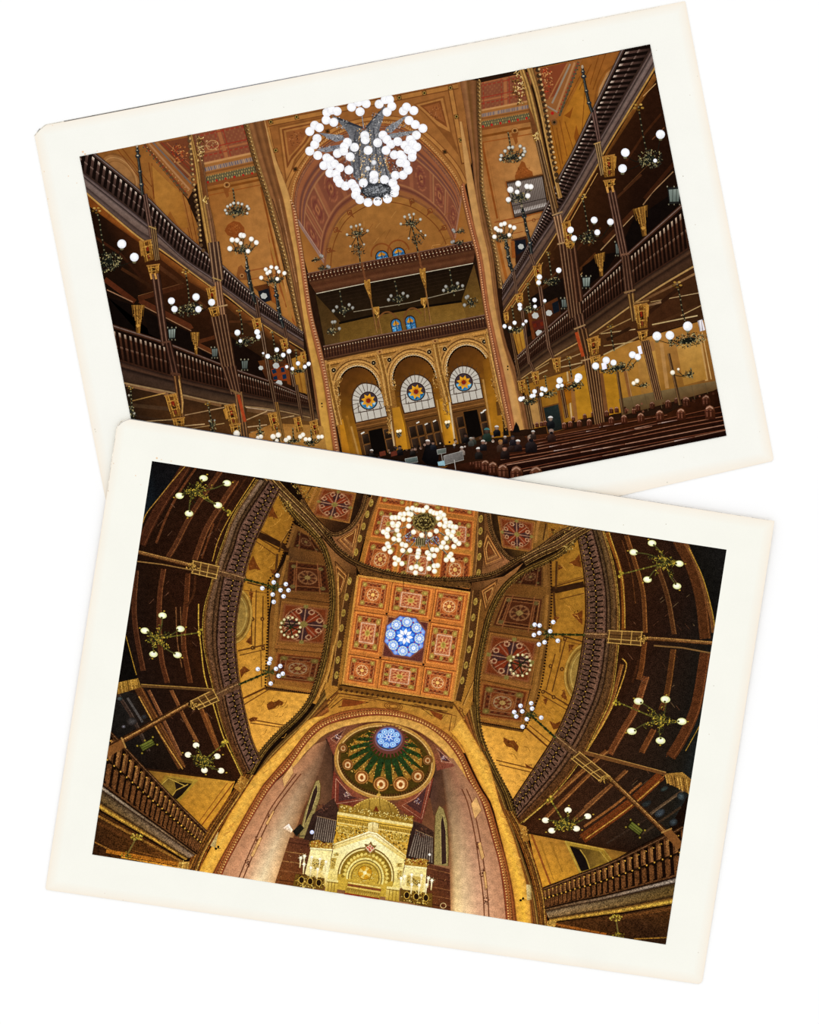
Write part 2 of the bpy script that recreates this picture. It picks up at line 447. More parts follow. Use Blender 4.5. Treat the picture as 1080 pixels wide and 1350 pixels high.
OUT = '383,284 384,262 388,240 396,222 408,204 424,188 446,174 474,164 506,160 534,166 558,183 580,205 597,226 608,246 614,268'
INN = '391,292 391,266 394,246 402,228 414,211 430,196 450,183 477,174 506,170 530,176 552,192 573,213 588,232 600,250 607,270'
stroke('374,262 380,240 389,222 402,203 418,187 440,171 470,160 506,155 538,160 562,177 585,199 603,221 614,242', 6.4, '74431f', smooth=True, n=50)
stroke('374,262 380,240 389,222 402,203 418,187 440,171 470,160 506,155 538,160 562,177 585,199 603,221 614,242', 4.2, 'a87038', smooth=True, n=50)
for x, y in [(389.3, 223), (432, 173), (586.6, 184+16)]:
    poly([(x-3.6, y-2), (x+2, y-3.6), (x+3.6, y+2), (x-2, y+3.6)], '5f371a'); disc(x, y, 1.7, None, '2a2010', n=8)
vault = part('vault_soffit', 'reddish painted barrel vault inside the great arch', A_)
LUN = '428,352 429,340 432,322 438,304 450,284 468,270 486,261 506,256 526,258 548,265 570,279 586,295 595,312 600,326'
LUN2 = LUN
def vf(u, v):
    c = np.zeros(u.shape+(3,)); c[:] = H('77432f')
    q = lambda m, k: np.where(m[..., None], H(k), c)
    c = c*(1-v[..., None]*.0)
    c = q((v < .10), '8e5434'); c = q((v > .10) & (v < .13), '5b3a30'); c = q((v > .16) & (v < .18), '97603c'); c = q((v > .21) & (v < .23), '65413a')
    cell = (u*9) % 1
    c = q((v > .26) & (v < .84) & (np.abs(cell-.5) > .42), '8a5236')
    c = q((v > .26) & (v < .84) & (np.abs(cell-.5) > .34) & (np.abs(cell-.5) < .37), '9c6a44')
    d = np.hypot((cell-.5)*1.5, (v-.55)*1.9)
    c = q((d < .40) & (d > .36), '985a3c'); c = q((d < .27) & (d > .21), '6a332a'); c = q((d < .14), 'a0643f'); c = q((d < .07), '5d2c24')
    c = q((v > .26) & (v < .28), '9c6a44'); c = q((v > .80) & (v < .83), '9a6440'); c = q((v > .86) & (v < .89), '5f3426'); c = q((v > .92), '8c5630')
    return c
paint(INN, LUN, 150, 40, vf)
rim = part('arch_moulding', 'beaded red and gold moulding round the great arch', GOLD)
band(OUT, INN, [(0, '9b6332'), (.2, 'b98247'), (.25, '6b3a20'), (.5, 'a4612f'), (.55, '52302a'), (.75, '8e5a38'), (1, '6b4238')], 60)
dots(OUT, 110, .55, 'd9a868'); 
use(vault)
poly('388,286 392,292 428,348 430,362 408,366 398,330', ['8f5a28', '8a5426', '8a5628', '94602c', 'a26a30', '9a632c'])
stroke('391,290 430,350', 2.4, '8b6a5c'); stroke('392,288 431,347', 1, 'a58474')
poly('612,246 620,290 628,322 600,330 600,314', ['97602c', '94602e', 'a26b30', '8d5524', '8a5426'])
stroke('611,244 600,314', 2, '94644a')
lun = part('lunette_wall', 'ochre marbled half-round end wall of the apse', WALL)
poly([*crv(LUN, 40), (604, 328), (428, 362)], [*['8b5a2a']*10, *['99652f']*20, *['8d5a28']*10, '96602c', '9a642e'])
LB = '436,352 437,338 440,322 446,307 456,291 470,279 488,270 506,266 526,268 545,274 563,286 577,300 586,316 590,328'
stroke(LB, 1.2, '6d3a18', smooth=True, n=50); stroke(LUN, 2.6, '7a4a2c', smooth=True, n=50)
for x, y, dx, dy in [(461, 280, 6, 7), (443, 303, 8, 3), (434, 330, 9, 1), (543, 265, -2, 8), (567, 278, -5, 7), (586, 300, -8, 5)]:
    poly([(x-4, y-2.4), (x+2.4, y-4), (x+4, y+2.4), (x-2.4, y+4)], '713c1c'); disc(x, y, 2, None, 'a06a38', n=8); disc(x, y, 1.1, None, '3a2010', n=8)
    stroke([(x, y), (x+dx, y+dy)], 4, '713c1c', .5)
for k in range(26):
    x, y = R.uniform(446, 586), R.uniform(276, 345)
    stroke([(x, y), (x+R.uniform(2, 8), y+R.uniform(-9, -3)), (x+R.uniform(6, 14), y+R.uniform(-16, -6))], R.uniform(.4, 1), R.choice(['80501f', 'b07b40', '7c4a20']))
for cx, cy in [(503.5, 338), (525.5, 333.5)]:
    ring(cx, cy-2, 14, 15, 2.0, '7a401a', rot=-10, a0=180, a1=360)

def arch_window(name, cx, cy, w, h, label, dim=1.0):
    p = part(name, label, ink('ink_stained_glass', .12, .12, 4))
    r = math.radians(-11)
    def T(q): 
        q = pts(q); return np.c_[cx+q[:, 0]*math.cos(r)-q[:, 1]*math.sin(r), cy+q[:, 0]*math.sin(r)+q[:, 1]*math.cos(r)]
    a = np.radians(np.linspace(180, 360, 13))
    out = [(-w/2, h/2)]+[(w/2*math.cos(t), -h/2+w/2+w/2*math.sin(t)*1.0) for t in a]+[(w/2, h/2)]
    poly(T(np.array(out)*1.2), '2b1a12'); poly(T(np.array(out)), H('2f6f9e')*dim)
    poly(T([(-w*.38, -h*.12), (0, -h*.44), (0, -h*.1), (-w*.2, h*.02)]), H('c88a24')*dim); poly(T([(w*.38, -h*.12), (0, -h*.44), (0, -h*.1), (w*.2, h*.02)]), H('b87a20')*dim)
    poly(T([(-w*.42, h*.1), (-w*.1, h*.1), (-w*.12, h*.42), (-w*.4, h*.42)]), H('4a93c0')*dim); poly(T([(w*.12, h*.0), (w*.42, h*.1), (w*.4, h*.36), (w*.12, h*.4)]), H('265a88')*dim)
    fuzz(cx, cy+h*.2, w*.4, h*.25, 14, [H('bfc9c4')*dim, H('12395e')*dim, H('7db0c8')*dim], 2, .7)
    stroke(T([(0, -h/2), (0, h/2)]), .9, '1c1410'); stroke(T([(-w/2, h*.05), (w/2, h*.05)]), .6, '1c1410')
arch_window('stained_glass_window', 503.5, 337.5, 15, 13, 'left blue stained-glass window above the top gallery rail')
arch_window('stained_glass_window', 525.5, 333.5, 15, 13, 'right blue stained-glass window above the top gallery rail')

# ---- back galleries ----------------------------------------------------------------------
gal = part('gallery_recess', 'dark hollow of the gallery under the back balcony', WOOD)
poly('416,386 625,346 641,414 640,418 428,460', ['1c120a', '160d07', '1c130b', '2a1c0c', '2a1c0e'])
poly('416,388 450,425 448,456 430,460', ['3a2812', '4a3216', '58401c', '50381a'])
poly('448,427 470,420 505,413 560,404 610,397 620,418 448,456', ['5d4118', '61441a', '6b4a1c', '6d4c1c', '6b4a1c', '7a5824', '65481c'])
poly('625,348 641,414 616,420 608,398', ['4f361a', '71501f', '6d4c1f', '5a4018'])
stroke('447,426 505,413 560,404 609,397', 3, '100a06'); stroke('466,411 540,399 612,381', .9, '8d8068')
for k in range(5): stroke([(424+k*3, 392+k*4), (618-k*2, 354+k*5)], .5, '2a1c12')
ring(512.5, 431, 14, 20, 2.2, '6b4220', rot=-10, a0=180, a1=360); ring(546, 425, 13, 19, 2.2, '6b4220', rot=-10, a0=180, a1=330)
arch_window('stained_glass_window', 522.5, 429, 12, 16, 'left blue stained-glass window at the back of the dark gallery')
arch_window('stained_glass_window', 541.3, 425.5, 12, 17, 'right blue stained-glass window at the back of the dark gallery')

def lamp_iron(cx, cy, arms, r, stem, body, cols=('23221c', '3b382a', '6d6448', 'a08c5a'), parent=None):
    part('lamp_frame', parent=parent, mat=IRON)
    if stem: stroke(stem, 1.6, cols[0]); dots(stem, max(3, len(pts(stem))*2), 1.1, cols[2])
    for x, y in arms:
        m = ((cx+x)/2, max(cy, (cy+y)/2)+abs(x-cx)*.10)
        stroke([(cx, cy), m, (x, y+r*.8)], .9, cols[0], smooth=True)
        disc(x, y+r*1.1, r*.45, r*.3, cols[2], n=6)
    fuzz(cx, cy, body[0], body[1], int(20+body[0]*body[1]*1.1), [*cols, cols[0], '2a2b24'], 3, .85, -10)
def chandelier(label, globes, c, body, stem, core='ffffff', rim='e4e6ec', cols=('1b1c17', '35352a', '6d6448', 'a89a70'), name='chandelier'):
    p = part(name, label, IRON)
    disc(c[0], c[1], body[0]*.45, body[1]*.45, cols[0], n=10, rot=-10)
    lamp_iron(c[0], c[1], [(g[0], g[1]) for g in globes], globes[0][2], stem, body, cols, p)
    for g in globes: globe(p, g[0], g[1], g[2], core, rim)
    return p

dim = dict(core='a9a59c', rim='6e6b64')
chandelier('dim hanging chandelier in the left bay of the dark back gallery', [(444, 404.4, 2.2), (439.6, 409.6, 2.2), (460.4, 401.6, 2.2), (465, 405.6, 2.2)], (453, 409), (8, 4), '448,384 450,396 454,417', **dim)
chandelier('dim hanging chandelier in the middle bay of the dark back gallery', [(515.6, 389.8, 2.2), (512.4, 395, 2.2), (531.6, 386.6, 2.2), (537.4, 390.2, 2.2)], (525, 394), (8, 4), '520.6,371 523,382 526,402', **dim)
chandelier('dim hanging chandelier in the right bay of the dark back gallery', [(588, 377.6, 2.3), (585, 382.6, 2.2), (603.4, 373.4, 2.3), (610, 376.6, 2.2)], (597, 381), (9, 4), '593,356 595,368 599,389', **dim)
chandelier('dim wall lamp in the left corner of the dark back gallery', [(438.4, 424.5, 2.2), (441.5, 424, 2.2), (447.5, 433, 2.2)], (437, 437), (6, 5), None, name='wall_lamp', **dim)
chandelier('dim wall lamp in the right corner of the dark back gallery', [(615, 392, 2.4), (617, 390.6, 2.2), (612.6, 402, 2.4)], (622, 399), (7, 6), None, name='wall_lamp', **dim)

def rail(label, T, B, F, n, ratio, cols, name='gallery_railing', head='c9b79a', fascia=None, gold='a8803c', lean=0., smooth=True, topw=(3, 2), mid=True, frac=.52):
    """balustrade between the handrail T and sill B, with the beam front from B down to F"""
    p = part(name, label, WOOD)
    dark, shaft, top = cols
    band(T, B, [(0, dark), (1, dark)], 24, smooth)
    part('balusters', parent=p, mat=WOOD)
    ticks(T, B, n, frac*.8, shaft, ratio, .26, .56, smooth, mixc(shaft, dark, .3), lean=lean); ticks(T, B, n, frac*.8, mixc(shaft, dark, .15), ratio, .6, .96, smooth, mixc(shaft, dark, .6), lean=lean)
    ticks(T, B, n, frac*.75, head, ratio, .14, .27, smooth, mixc(head, shaft, .7), lean=lean)
    if mid: ticks(T, B, n, frac*1.0, mixc(head, shaft, .65), ratio, .55, .62, smooth, shaft, lean=lean)
    use(p)
    stroke(crv(T, 40, smooth), topw[0], top, topw[1]); stroke(crv(T, 40, smooth)+np.array([0, -.5]), topw[0]*.3, mixc(top, 'ffffff', .25), topw[1]*.3)
    stroke(crv(B, 40, smooth), topw[0]*.9, mixc(top, dark, .3), topw[1]*.8)
    if fascia:
        part('beam_front', parent=p, mat=WOOD)
        band(B, F, fascia, 24, smooth)
        stroke(crv(F, 40, smooth), topw[0]*.5, gold, topw[1]*.5)
    return p
rail('carved rail of the topmost back gallery, under the blue windows', '405,361 480,346 560,331 624,318', '407,371 480,356 560,341 627,328', '417,387 480,374 560,359 624,347', 46, 1, ('34190f', '5b3320', '4e2a1a'), 'gallery_railing', '8a6a50',
     [(0, '3c2115'), (.15, '52301c'), (.4, '4a2817'), (.6, '5d3721'), (1, '3d2013')], 'c3b79c', topw=(2, 2), mid=False)
dots('407,365 480,350.5 560,336 624,323', 46, .75, 'd8c4a0'); dots('409,369.5 480,355 560,340 625,327', 46, .6, 'b99c74')
rail('carved rail of the middle back gallery, over the three golden arches', '426,457 490,444 560,431 641,415', '427.5,473 490,460 560,447 644,431', '428,477 490,464 560,451 645,434', 58, 1, ('2c1710', '54331f', '5a3826'), 'gallery_railing', '8f6f52',
     [(0, '5b3a24'), (.4, '2a170d'), (1, '6b4420')], 'a5733a', topw=(2, 2), mid=True)
dots('428,460.5 490,447.5 560,434.5 641,419', 58, .6, 'd0b894')

def bracket_post(label, a, b, w=2.4):
    p = part('gallery_post', label, WOOD)
    a, b = np.array(a, float), np.array(b, float); m = a+(b-a)*.36
    stroke([m, b], w*.8, '6a4526', w*.7); stroke([m+[.6, 0], b+[.6, 0]], .5, 'a5763c')
    part('gilded_bracket', parent=p, mat=GOLD)
    poly([a+[-4, 0], a+[4, -1], a+[4.4, 5], m+[1.5, 0], m+[-1, 0], a+[-3.6, 7]], ['a8762f', 'b9853a', '8a5c24', '7a5222', '7a5222', '8a5c24'])
    for k in range(9): q = a+(m-a)*R.uniform(.05, .9); stroke([q+[R.uniform(-3, 2), 0], q+[R.uniform(-1, 2), 3]], .8, R.choice(['d2a04e', '5d3a14', 'c08f42']))
    return p
bracket_post('slim gilded post left of the middle bay of the back gallery', (484, 369), (497, 439))
bracket_post('slim gilded post right of the middle bay of the back gallery', (557, 354), (568, 426))
bracket_post('small dark gilded post at the rear left of the back gallery', (496, 405), (503, 440), 1.6)
bracket_post('small dark gilded post at the rear right of the back gallery', (558.6, 393), (561, 424), 1.6)
for s, w in [('477,346 481,366 484,370', 2.6), ('551,328 555,350 557,355', 2.6)]:
    stroke(s, w, '6b3f24')
chandelier('standing lamp with pale globes on the top gallery rail, left of the blue windows', [(463, 299, 2), (469.6, 297.6, 1.8), (474.6, 296, 1.8), (477, 301.8, 1.7), (484.6, 304, 2), (457.6, 309, 1.8), (462, 324.5, 1.6), (480, 322, 1.5)], (472, 308), (9, 5), '471,312 473,325 475,346', core='c9c2b2', rim='8f897c')
use(CUR); fuzz(472.5, 329, 9, 7, 60, ['1b1c17', '2c2b22', '5b5440'], 3, .9)
chandelier('standing lamp with pale globes on the top gallery rail, right of the blue windows', [(533.6, 285.6, 2), (539.6, 283, 1.8), (545.6, 282, 1.8), (541, 286.6, 1.7), (554.4, 289, 2), (528.6, 295, 1.8), (539, 314, 1.5), (561, 310, 1.5), (555, 304.5, 1.5)], (543, 294), (9, 5), '543,298 547,312 551,332', core='c9c2b2', rim='8f897c')
use(CUR); fuzz(551, 315, 9, 7, 60, ['1b1c17', '2c2b22', '5b5440'], 3, .9)
for lb, g, c in [('small wall lamp with two dim globes beside the left end of the vault', [(423, 336.6, 2.2), (425, 337.5, 2)], (416, 342)), ('lower small wall lamp with dim globes at the left end of the top rail', [(432, 351, 2.2), (434, 352, 2)], (424, 354)),
                 ('small wall lamp with two dim globes beside the right end of the vault', [(597.6, 303, 2.2), (599, 305, 2)], (608, 305)), ('lower small wall lamp with dim globes at the right end of the top rail', [(596, 319, 2.2), (598, 318, 2)], (606, 320))]:
    chandelier(lb, g, c, (5, 3), None, core='a8a098', rim='6f6a64', name='wall_lamp')

# ---- the arcade of three golden arches --------------------------------------------------
arc = part('arcade_wall', 'gilded arcade with three scalloped arches', GOLD)
poly('428,477 645,434 672,560 676,600 655,620 560,640 452,600', ['8d5f28', '9a6a30', '82521d', '7a4c18', '6a3f14', '6a3f14', '8d5c22'])
stroke('428,480 536,458 645,437', 3.6, 'b9833f'); stroke('428,483 536,461 645,440', 1.2, '5d3a18'); stroke('429,487 645,444', .9, 'd0a05c')
dots('430,481 645,438', 60, .7, '8b5a28')
def arch(cx, cy, rx, ry, legL, legR, label):
    p = part('arch', label, GOLD)
    rot = -11
    for k, (d, c, w) in enumerate([(11, 'a5743a', 3), (8.4, '5f3a18', 1.4), (6.4, 'bd8a48', 2.6), (4.2, '74481e', 1.2), (2.4, 'c39452', 2.6)]):
        ring(cx, cy, rx+d, ry+d, w, c, rot=rot, n=36, a0=175, a1=368)
    part('recess', parent=p, mat=WALL)
    a = np.radians(np.linspace(178, 364, 30)); r = math.radians(rot)
    X, Y = rx*np.cos(a), ry*np.sin(a)
    top = np.c_[cx+X*math.cos(r)-Y*math.sin(r), cy+X*math.sin(r)+Y*math.cos(r)]
    P = [*top, legR, legL]
    poly(P, ['553110']*4+['4a290e']*10+['543012']*12+['6b3f12']*4+['a06a18', '9a6416'])
    use(p)
    # scalloped lobes and the little cusps hanging under them
    n = 26
    a = np.radians(np.linspace(176, 366, n))
    X, Y = (rx-.3)*np.cos(a), (ry-.3)*np.sin(a)
    for x, y in np.c_[cx+X*math.cos(r)-Y*math.sin(r), cy+X*math.sin(r)+Y*math.cos(r)]:
        disc(x, y, 1.9, None, 'cbb088', n=8, up=False)
    lift()
    X, Y = (rx+2)*np.cos(a), (ry+2)*np.sin(a)
    for x, y in np.c_[cx+X*math.cos(r)-Y*math.sin(r), cy+X*math.sin(r)+Y*math.cos(r)]: disc(x, y, .8, None, '7a4c20', n=6, up=False)
    fuzz(cx-rx*.98, cy+8, 3, 12, 30, ['c79c58', '6a421a', 'a8783a'], 3, .9); fuzz(cx+rx*.98, cy+2, 3, 12, 30, ['c79c58', '6a421a', 'a8783a'], 3, .9)
    return p
arch(473, 513, 27, 30.5, (458, 602), (524, 590), 'left gilded scalloped arch of the arcade')
arch(546.5, 500, 28.5, 31.5, (536, 610), (596, 590), 'middle gilded scalloped arch of the arcade')
arch(617, 486.5, 27.5, 31.5, (605, 600), (664, 580), 'right gilded scalloped arch of the arcade')
use(arc)
for x, y in [(440, 488), (492.6, 478.4), (513.4, 474.4), (566, 464), (586.6, 460.2), (638.6, 450.4)]:
    disc(x, y, 3.8, None, 'b58a50', n=12); disc(x, y, 3, None, '21140c', n=12)
    for k in range(6): a = k*1.047+.2; disc(x+1.9*math.cos(a), y+1.9*math.sin(a), .6, None, 'd8cbb0', n=5, up=False)
    disc(x, y, .8, None, 'c8b894', n=6)

def rose_window(cx, cy, r, outline, sill, label):
    p = part('fanlight_window', label, ink('ink_glass', .05, .05, 5))
    poly(crv(outline, 40), '3f2412'); q = crv(outline, 40); c = q.mean(0)
    poly(c+(q-c)*.925, 'bdb5a8')
    for k in range(-1, 13):
        a = math.radians(180+k*16.5-14); stroke([(cx+r*1.1*math.cos(a), cy+r*1.1*math.sin(a)), (cx+r*2.15*math.cos(a), cy+r*2.3*math.sin(a))], .8, '45301f', up=(k == -1))
    (x0, y0), (x1, y1) = pts(sill)
    for t in (.2, .4, .6, .8):
        m = np.array([x0+(x1-x0)*t, y0+(y1-y0)*t]); stroke([m, m+[-3, -15]], .8, '45301f')
    stroke([(cx-r*1.1, cy+r*1.35), (cx+r*1.5, cy+r*.88)], 1.2, '3a2212'); stroke([(x0-2, y0-13), (cx-r*1.1, cy+r*1.35)], .7, '45301f'); stroke([(cx+r*1.5, cy+r*.88), (x1-3, y1-14)], .7, '45301f')
    stroke([(cx+r*1.5, cy+r*.88), (cx+r*1.2, cy+r*.05)], 1, '3a2212'); stroke([(cx-r*1.1, cy+r*1.35), (cx-r*1.2, cy+r*.3)], 1, '3a2212')
    part('rosette', 'round stained-glass rosette with orange petals on blue', ink('ink_stained_glass', .12, .12, 4), p)
    disc(cx, cy, r*1.06, None, '2c1a14', n=22); disc(cx, cy, r*.94, None, '3d2f33', n=22)
    disc(cx, cy, r*.92, None, '2f5f80', n=22, a0=10, a1=170, edge='3f86ac')
    for k in range(5): a = math.radians(25+k*32); disc(cx+r*.72*math.cos(a), cy+r*.72*math.sin(a), r*.15, None, R.choice(['8fc0cf', '2c6f9c', '17486e', 'b8ccd0']), n=8)
    for k in range(8):
        a = math.radians(k*45+12); d = np.array([math.cos(a), math.sin(a)]); e = np.array([-d[1], d[0]])
        poly([cx+d[0]*r*.2, cy+d[1]*r*.2] and [np.array([cx, cy])+d*r*.16, np.array([cx, cy])+d*r*.45+e*r*.21, np.array([cx, cy])+d*r*.84, np.array([cx, cy])+d*r*.45-e*r*.21], ['a8641c', 'd9951f', 'e0a428', 'd9951f'])
    disc(cx, cy, r*.26, None, '7a1f10', n=10)
    return p
rose_window(485.8, 528.2, 11.6, '468.5,559 464.5,540 463.5,524 468,512 476,505 486,504.5 497,508 504,517 508,532 512,550', '469,558 512,549', 'left half-round fanlight window with stained-glass flower')
rose_window(548.6, 516.4, 11.8, '532.5,546.5 528,530 527,515 531,503 540,495 550,493 561,497 569,506 572,520 575.5,538', '533,546 575,538', 'middle half-round fanlight window with stained-glass flower')
rose_window(611.6, 504, 11.6, '595.5,534.5 592,516 591.5,503 595,491 603,483.5 612.5,481.5 624,485 632,494 635,508 638.5,526', '596,534 638,526', 'right half-round fanlight window with stained-glass flower')

def door(name, label, P, leaf, opening=None):
    p = part(name, label, WOOD)
    poly(P, ['5f3a1a', '66401c', '3a2210', '33200f'])
    q = pts(P); a, b, c, d = q
    stroke([a+[1, 5], b+[0, 5]], 1.2, '8a5a2c'); stroke([a+[2, 9], b+[1, 9]], 1, '2f1c0d'); stroke([a, b], 1.4, '7d4f26')
    for s0, s1 in leaf:
        for t0, t1 in ((.28, .52), (.55, .98)):
            f = lambda s, t: a+(b-a)*s+(d-a)*t+(a-b+c-d)*s*t
            poly([f(s0, t0), f(s1, t0), f(s1, t1), f(s0, t1)], ['3d2c20', '2a1c14', '17100b', '1c130c'])
            stroke([f(s0, t0), f(s0, t1)], .8, '7a5028'); stroke([f(s0, t0), f(s1, t0)], .7, '7a5028')
    if opening: part('open_leaf', 'black open doorway', parent=p); poly(opening, '0c0806')
    return p
door('double_door', 'left doorway under the fanlight, one leaf open', '469,559 513,550 524,600 480,612', [(.1, .3), (.75, .95)], '486,568 504,564 512,606 492,606')
door('double_door', 'middle doorway with closed glazed leaves', '532.5,547 576,538 588,594 545,606', [(.06, .26), (.3, .48), (.54, .72), (.77, .95)])
door('double_door', 'right doorway under the fanlight, standing open', '595,535 639,526 648,580 606,592', [(.08, .28), (.78, .96)], '611,543 629,540 636,574 618,580')
for x, y in [(551, 557), (562, 559), (573, 555), (478, 571), (636, 543.5), (639, 541), (478.5, 570.5)]: stroke([(x-2, y+1), (x+2, y-1)], 1.6, 'd9d4c8')

pil = part('golden_pier', 'lit golden pier between the left and middle doors', WALL)
poly('517,538 527,536 533,560 539,602 524,600', ['a8721f', 'b47a22', 'd8991f', 'b87c1a', 'a36a18'])
stroke('512,534 520,588', 2.6, 'b59a72', 2); stroke('514.5,534 522,588', 1, '6a4320')
pil2 = part('golden_pier', 'lit golden pier between the middle and right doors', WALL)
poly('579,526 590,522 594,552 601,588 588,588', ['a8721f', 'b47a22', 'e0a22a', 'c4861c', 'a86e18'])
stroke('592,522 600,584', 2.6, 'c2a67c', 2); stroke('576,527 583,570', 1.2, 'b58a4c')
part('golden_pier', 'golden pier at the left end of the arcade', WALL)
poly('447,556 452,552 462,600 452,600', ['b8781c', 'b87a1c', 'a86c18', 'a06418']); stroke('457,548 472,604', 3.4, '8a5a1c'); stroke('463,562 474,604', 2.4, 'a5793c')
part('golden_pier', 'golden pier with a plaque at the right end of the arcade', WALL)
poly('636,476 644,470 666,568 650,576', ['6d4212', '7d4d14', 'a06a1a', 'a86e18'])
poly('654,530 660,529 662,547 656,548', '5d3a16'); poly('662.5,547 667,546 671,574 664,574', '14110e')
stroke('637,500 648,570', 2.4, 'a87a3e')
for k, s in enumerate(['449,500 443,512 445,545 446,560', '505,515 512,540 514,570', '582,494 586,530 590,545', '650,500 662,540 668,564']):
    part('carved_column', ['gilded carved column left of the left arch', 'gilded carved column between the left and middle arches', 'gilded carved column between the middle and right arches', 'gilded carved column right of the right arch'][k], GOLD)
    c = crv(s, 26); stroke(c, 5.2, '8b5f2c', 3); 
    for q in c: fuzz(q[0], q[1], 3.4, 2.6, 5, ['cda05a', '5a3814', 'b98845', '7a5020'], 3, .9)
for k, s in enumerate(['430,480 433,500 446,560', '499,468 505,492 512,535', '573,454 580,490 590,530', '643,440 660,520 672,560']):
    use(arc); c = crv(s, 20)
    for o, w, cc in [(-4, 2.2, '9a6a30'), (-1, 2, 'c0904c'), (2, 2, '7a5020'), (4.5, 1.6, 'b88845')]:
        stroke(c+np.array([o, 0]), w, cc)
for k, (x, y) in enumerate([(500.6, 463.6), (573.6, 449.6), (427, 478), (645, 435)]): stroke([(x-4, y+1), (x+4, y-1)], 5, 'a87840'); disc(x, y, 1.5, None, '6a3a1c')

# ---- great piers left and right of the apse ---------------------------------------------
def pier(label, L, bL, bR, dR, side):
    p = part('great_pier', label, WALL)
    if side < 0:
        band(L, bL, [(0, '6e4526'), (.3, '8a5a34'), (.45, '5f3a20'), (.7, '84552f'), (.85, '6a4224'), (1, '7a4a26')], 30)
    band(bL, bR, [(0, 'a87240', 'b07f3a'), (.15, 'b98a52', 'c2913f'), (.85, 'b58650', 'bd8a3a'), (1, '8a5a34', '8a5a24')], 30)
    bR = '383,262 388,300 394.5,340 405,412 416,460 426,502 440,596'
    band(bR, dR, [(0, '7d4528'), (.25, 'a5623a'), (.5, '6f3a28'), (.75, 'a4683e'), (1, '54301f')], 30)
    c = (crv(bR, 80)+crv(dR, 80))/2
    part('beading', parent=p, mat=GOLD); dots(c, 90, .9, 'd9a070'); dots(c+np.array([1.6, 0]), 90, .5, 'e6c79a')
    return p
pier('beaded ochre pier left of the arcade', '324,162 340,213 354,256 366,300 380,346 391,400 404,455 412,502 424,592', '348,157 358,205 367,240 374,265 381,300 389,340 399,412 407,460 415,502 428,594', '349,157 362,205 376,240 383,262 388,300 394.5,340 405,412 416,460 426,502 440,596', '383,266 390,276 395,303 401,340 412,412 424.5,460 433,502 449,600', -1)
stroke('359,262 371,300 386,372 395,412 410,480', 1, '4a2c18'); stroke('368,262 376,300 391,372', 1.2, 'a2724a')
disc(424.3, 532, 1.2, None, '221a10'); disc(424.6, 536, 1, None, '221a10')
pr = part('great_pier', 'beaded ochre pier right of the arcade', WALL)
band('606,104 614,150 622,205 627,252 635,300 645,340 653,402 661,450 676,502 690,566', '629,106 630,150 632,205 634,252 643,300 651,340 658,402 667,450 685,502 698,566', [(0, '74482a'), (.3, '8f603a'), (.45, '68421f'), (.75, '7d5030'), (1, '5d3a1e')], 30)
band('606,160 612,214 617,252 626,300 636,340 645,402 655,450 667,502 680,568', '609,160 620,214 627,252 636,300 645,340 653,402 663,450 678,502 692,566', [(0, 'a87240'), (.15, 'b98a52'), (.85, 'b3834c', 'bd8a4a'), (1, '8a5a34')], 30)
band('607,246 609,262 618,300 628,340 637,402 646,450 656,502 670,568', '612,240 617,262 626,300 636,340 645,402 655,450 667,502 680,568', [(0, '54301f'), (.25, 'a4683e'), (.5, '6f3a28'), (.75, 'a5623a'), (1, '7d4528')], 30)
part('beading', parent=pr, mat=GOLD); dots('609.5,246 612,262 621,300 631,340 640,402 649.5,450 660,502 674,566', 100, .9, 'd9a070')
disc(669.6, 483, 1.2, None, '221a10'); disc(669.6, 487, 1, None, '221a10')
for L, Rr, lb in [('320,162 334,214 348,256 360,300 373,346 385,400 393,436', '327,160 341,212 355,254 367,300 380,344 391,400 399,436', 'studded carved band beside the left gallery end'),
                  ('628,106 629,160 632,214 633,252 643,300 652,345 657,380', '634,106 635,160 637,214 639,252 649,300 658,345 663,380', 'studded carved band beside the right gallery end')]:
    part('studded_band', lb, GOLD)
    band(L, Rr, [(0, '3a2415'), (.35, '6b4a26'), (.65, '7a562c'), (1, '8f6a3c')], 30)
    c = (crv(L, 80)+crv(Rr, 80))/2; dots(c, 54, 1.5, '3a2414'); dots(c+np.array([1.0, -.6]), 54, 1.1, 'b9935a')

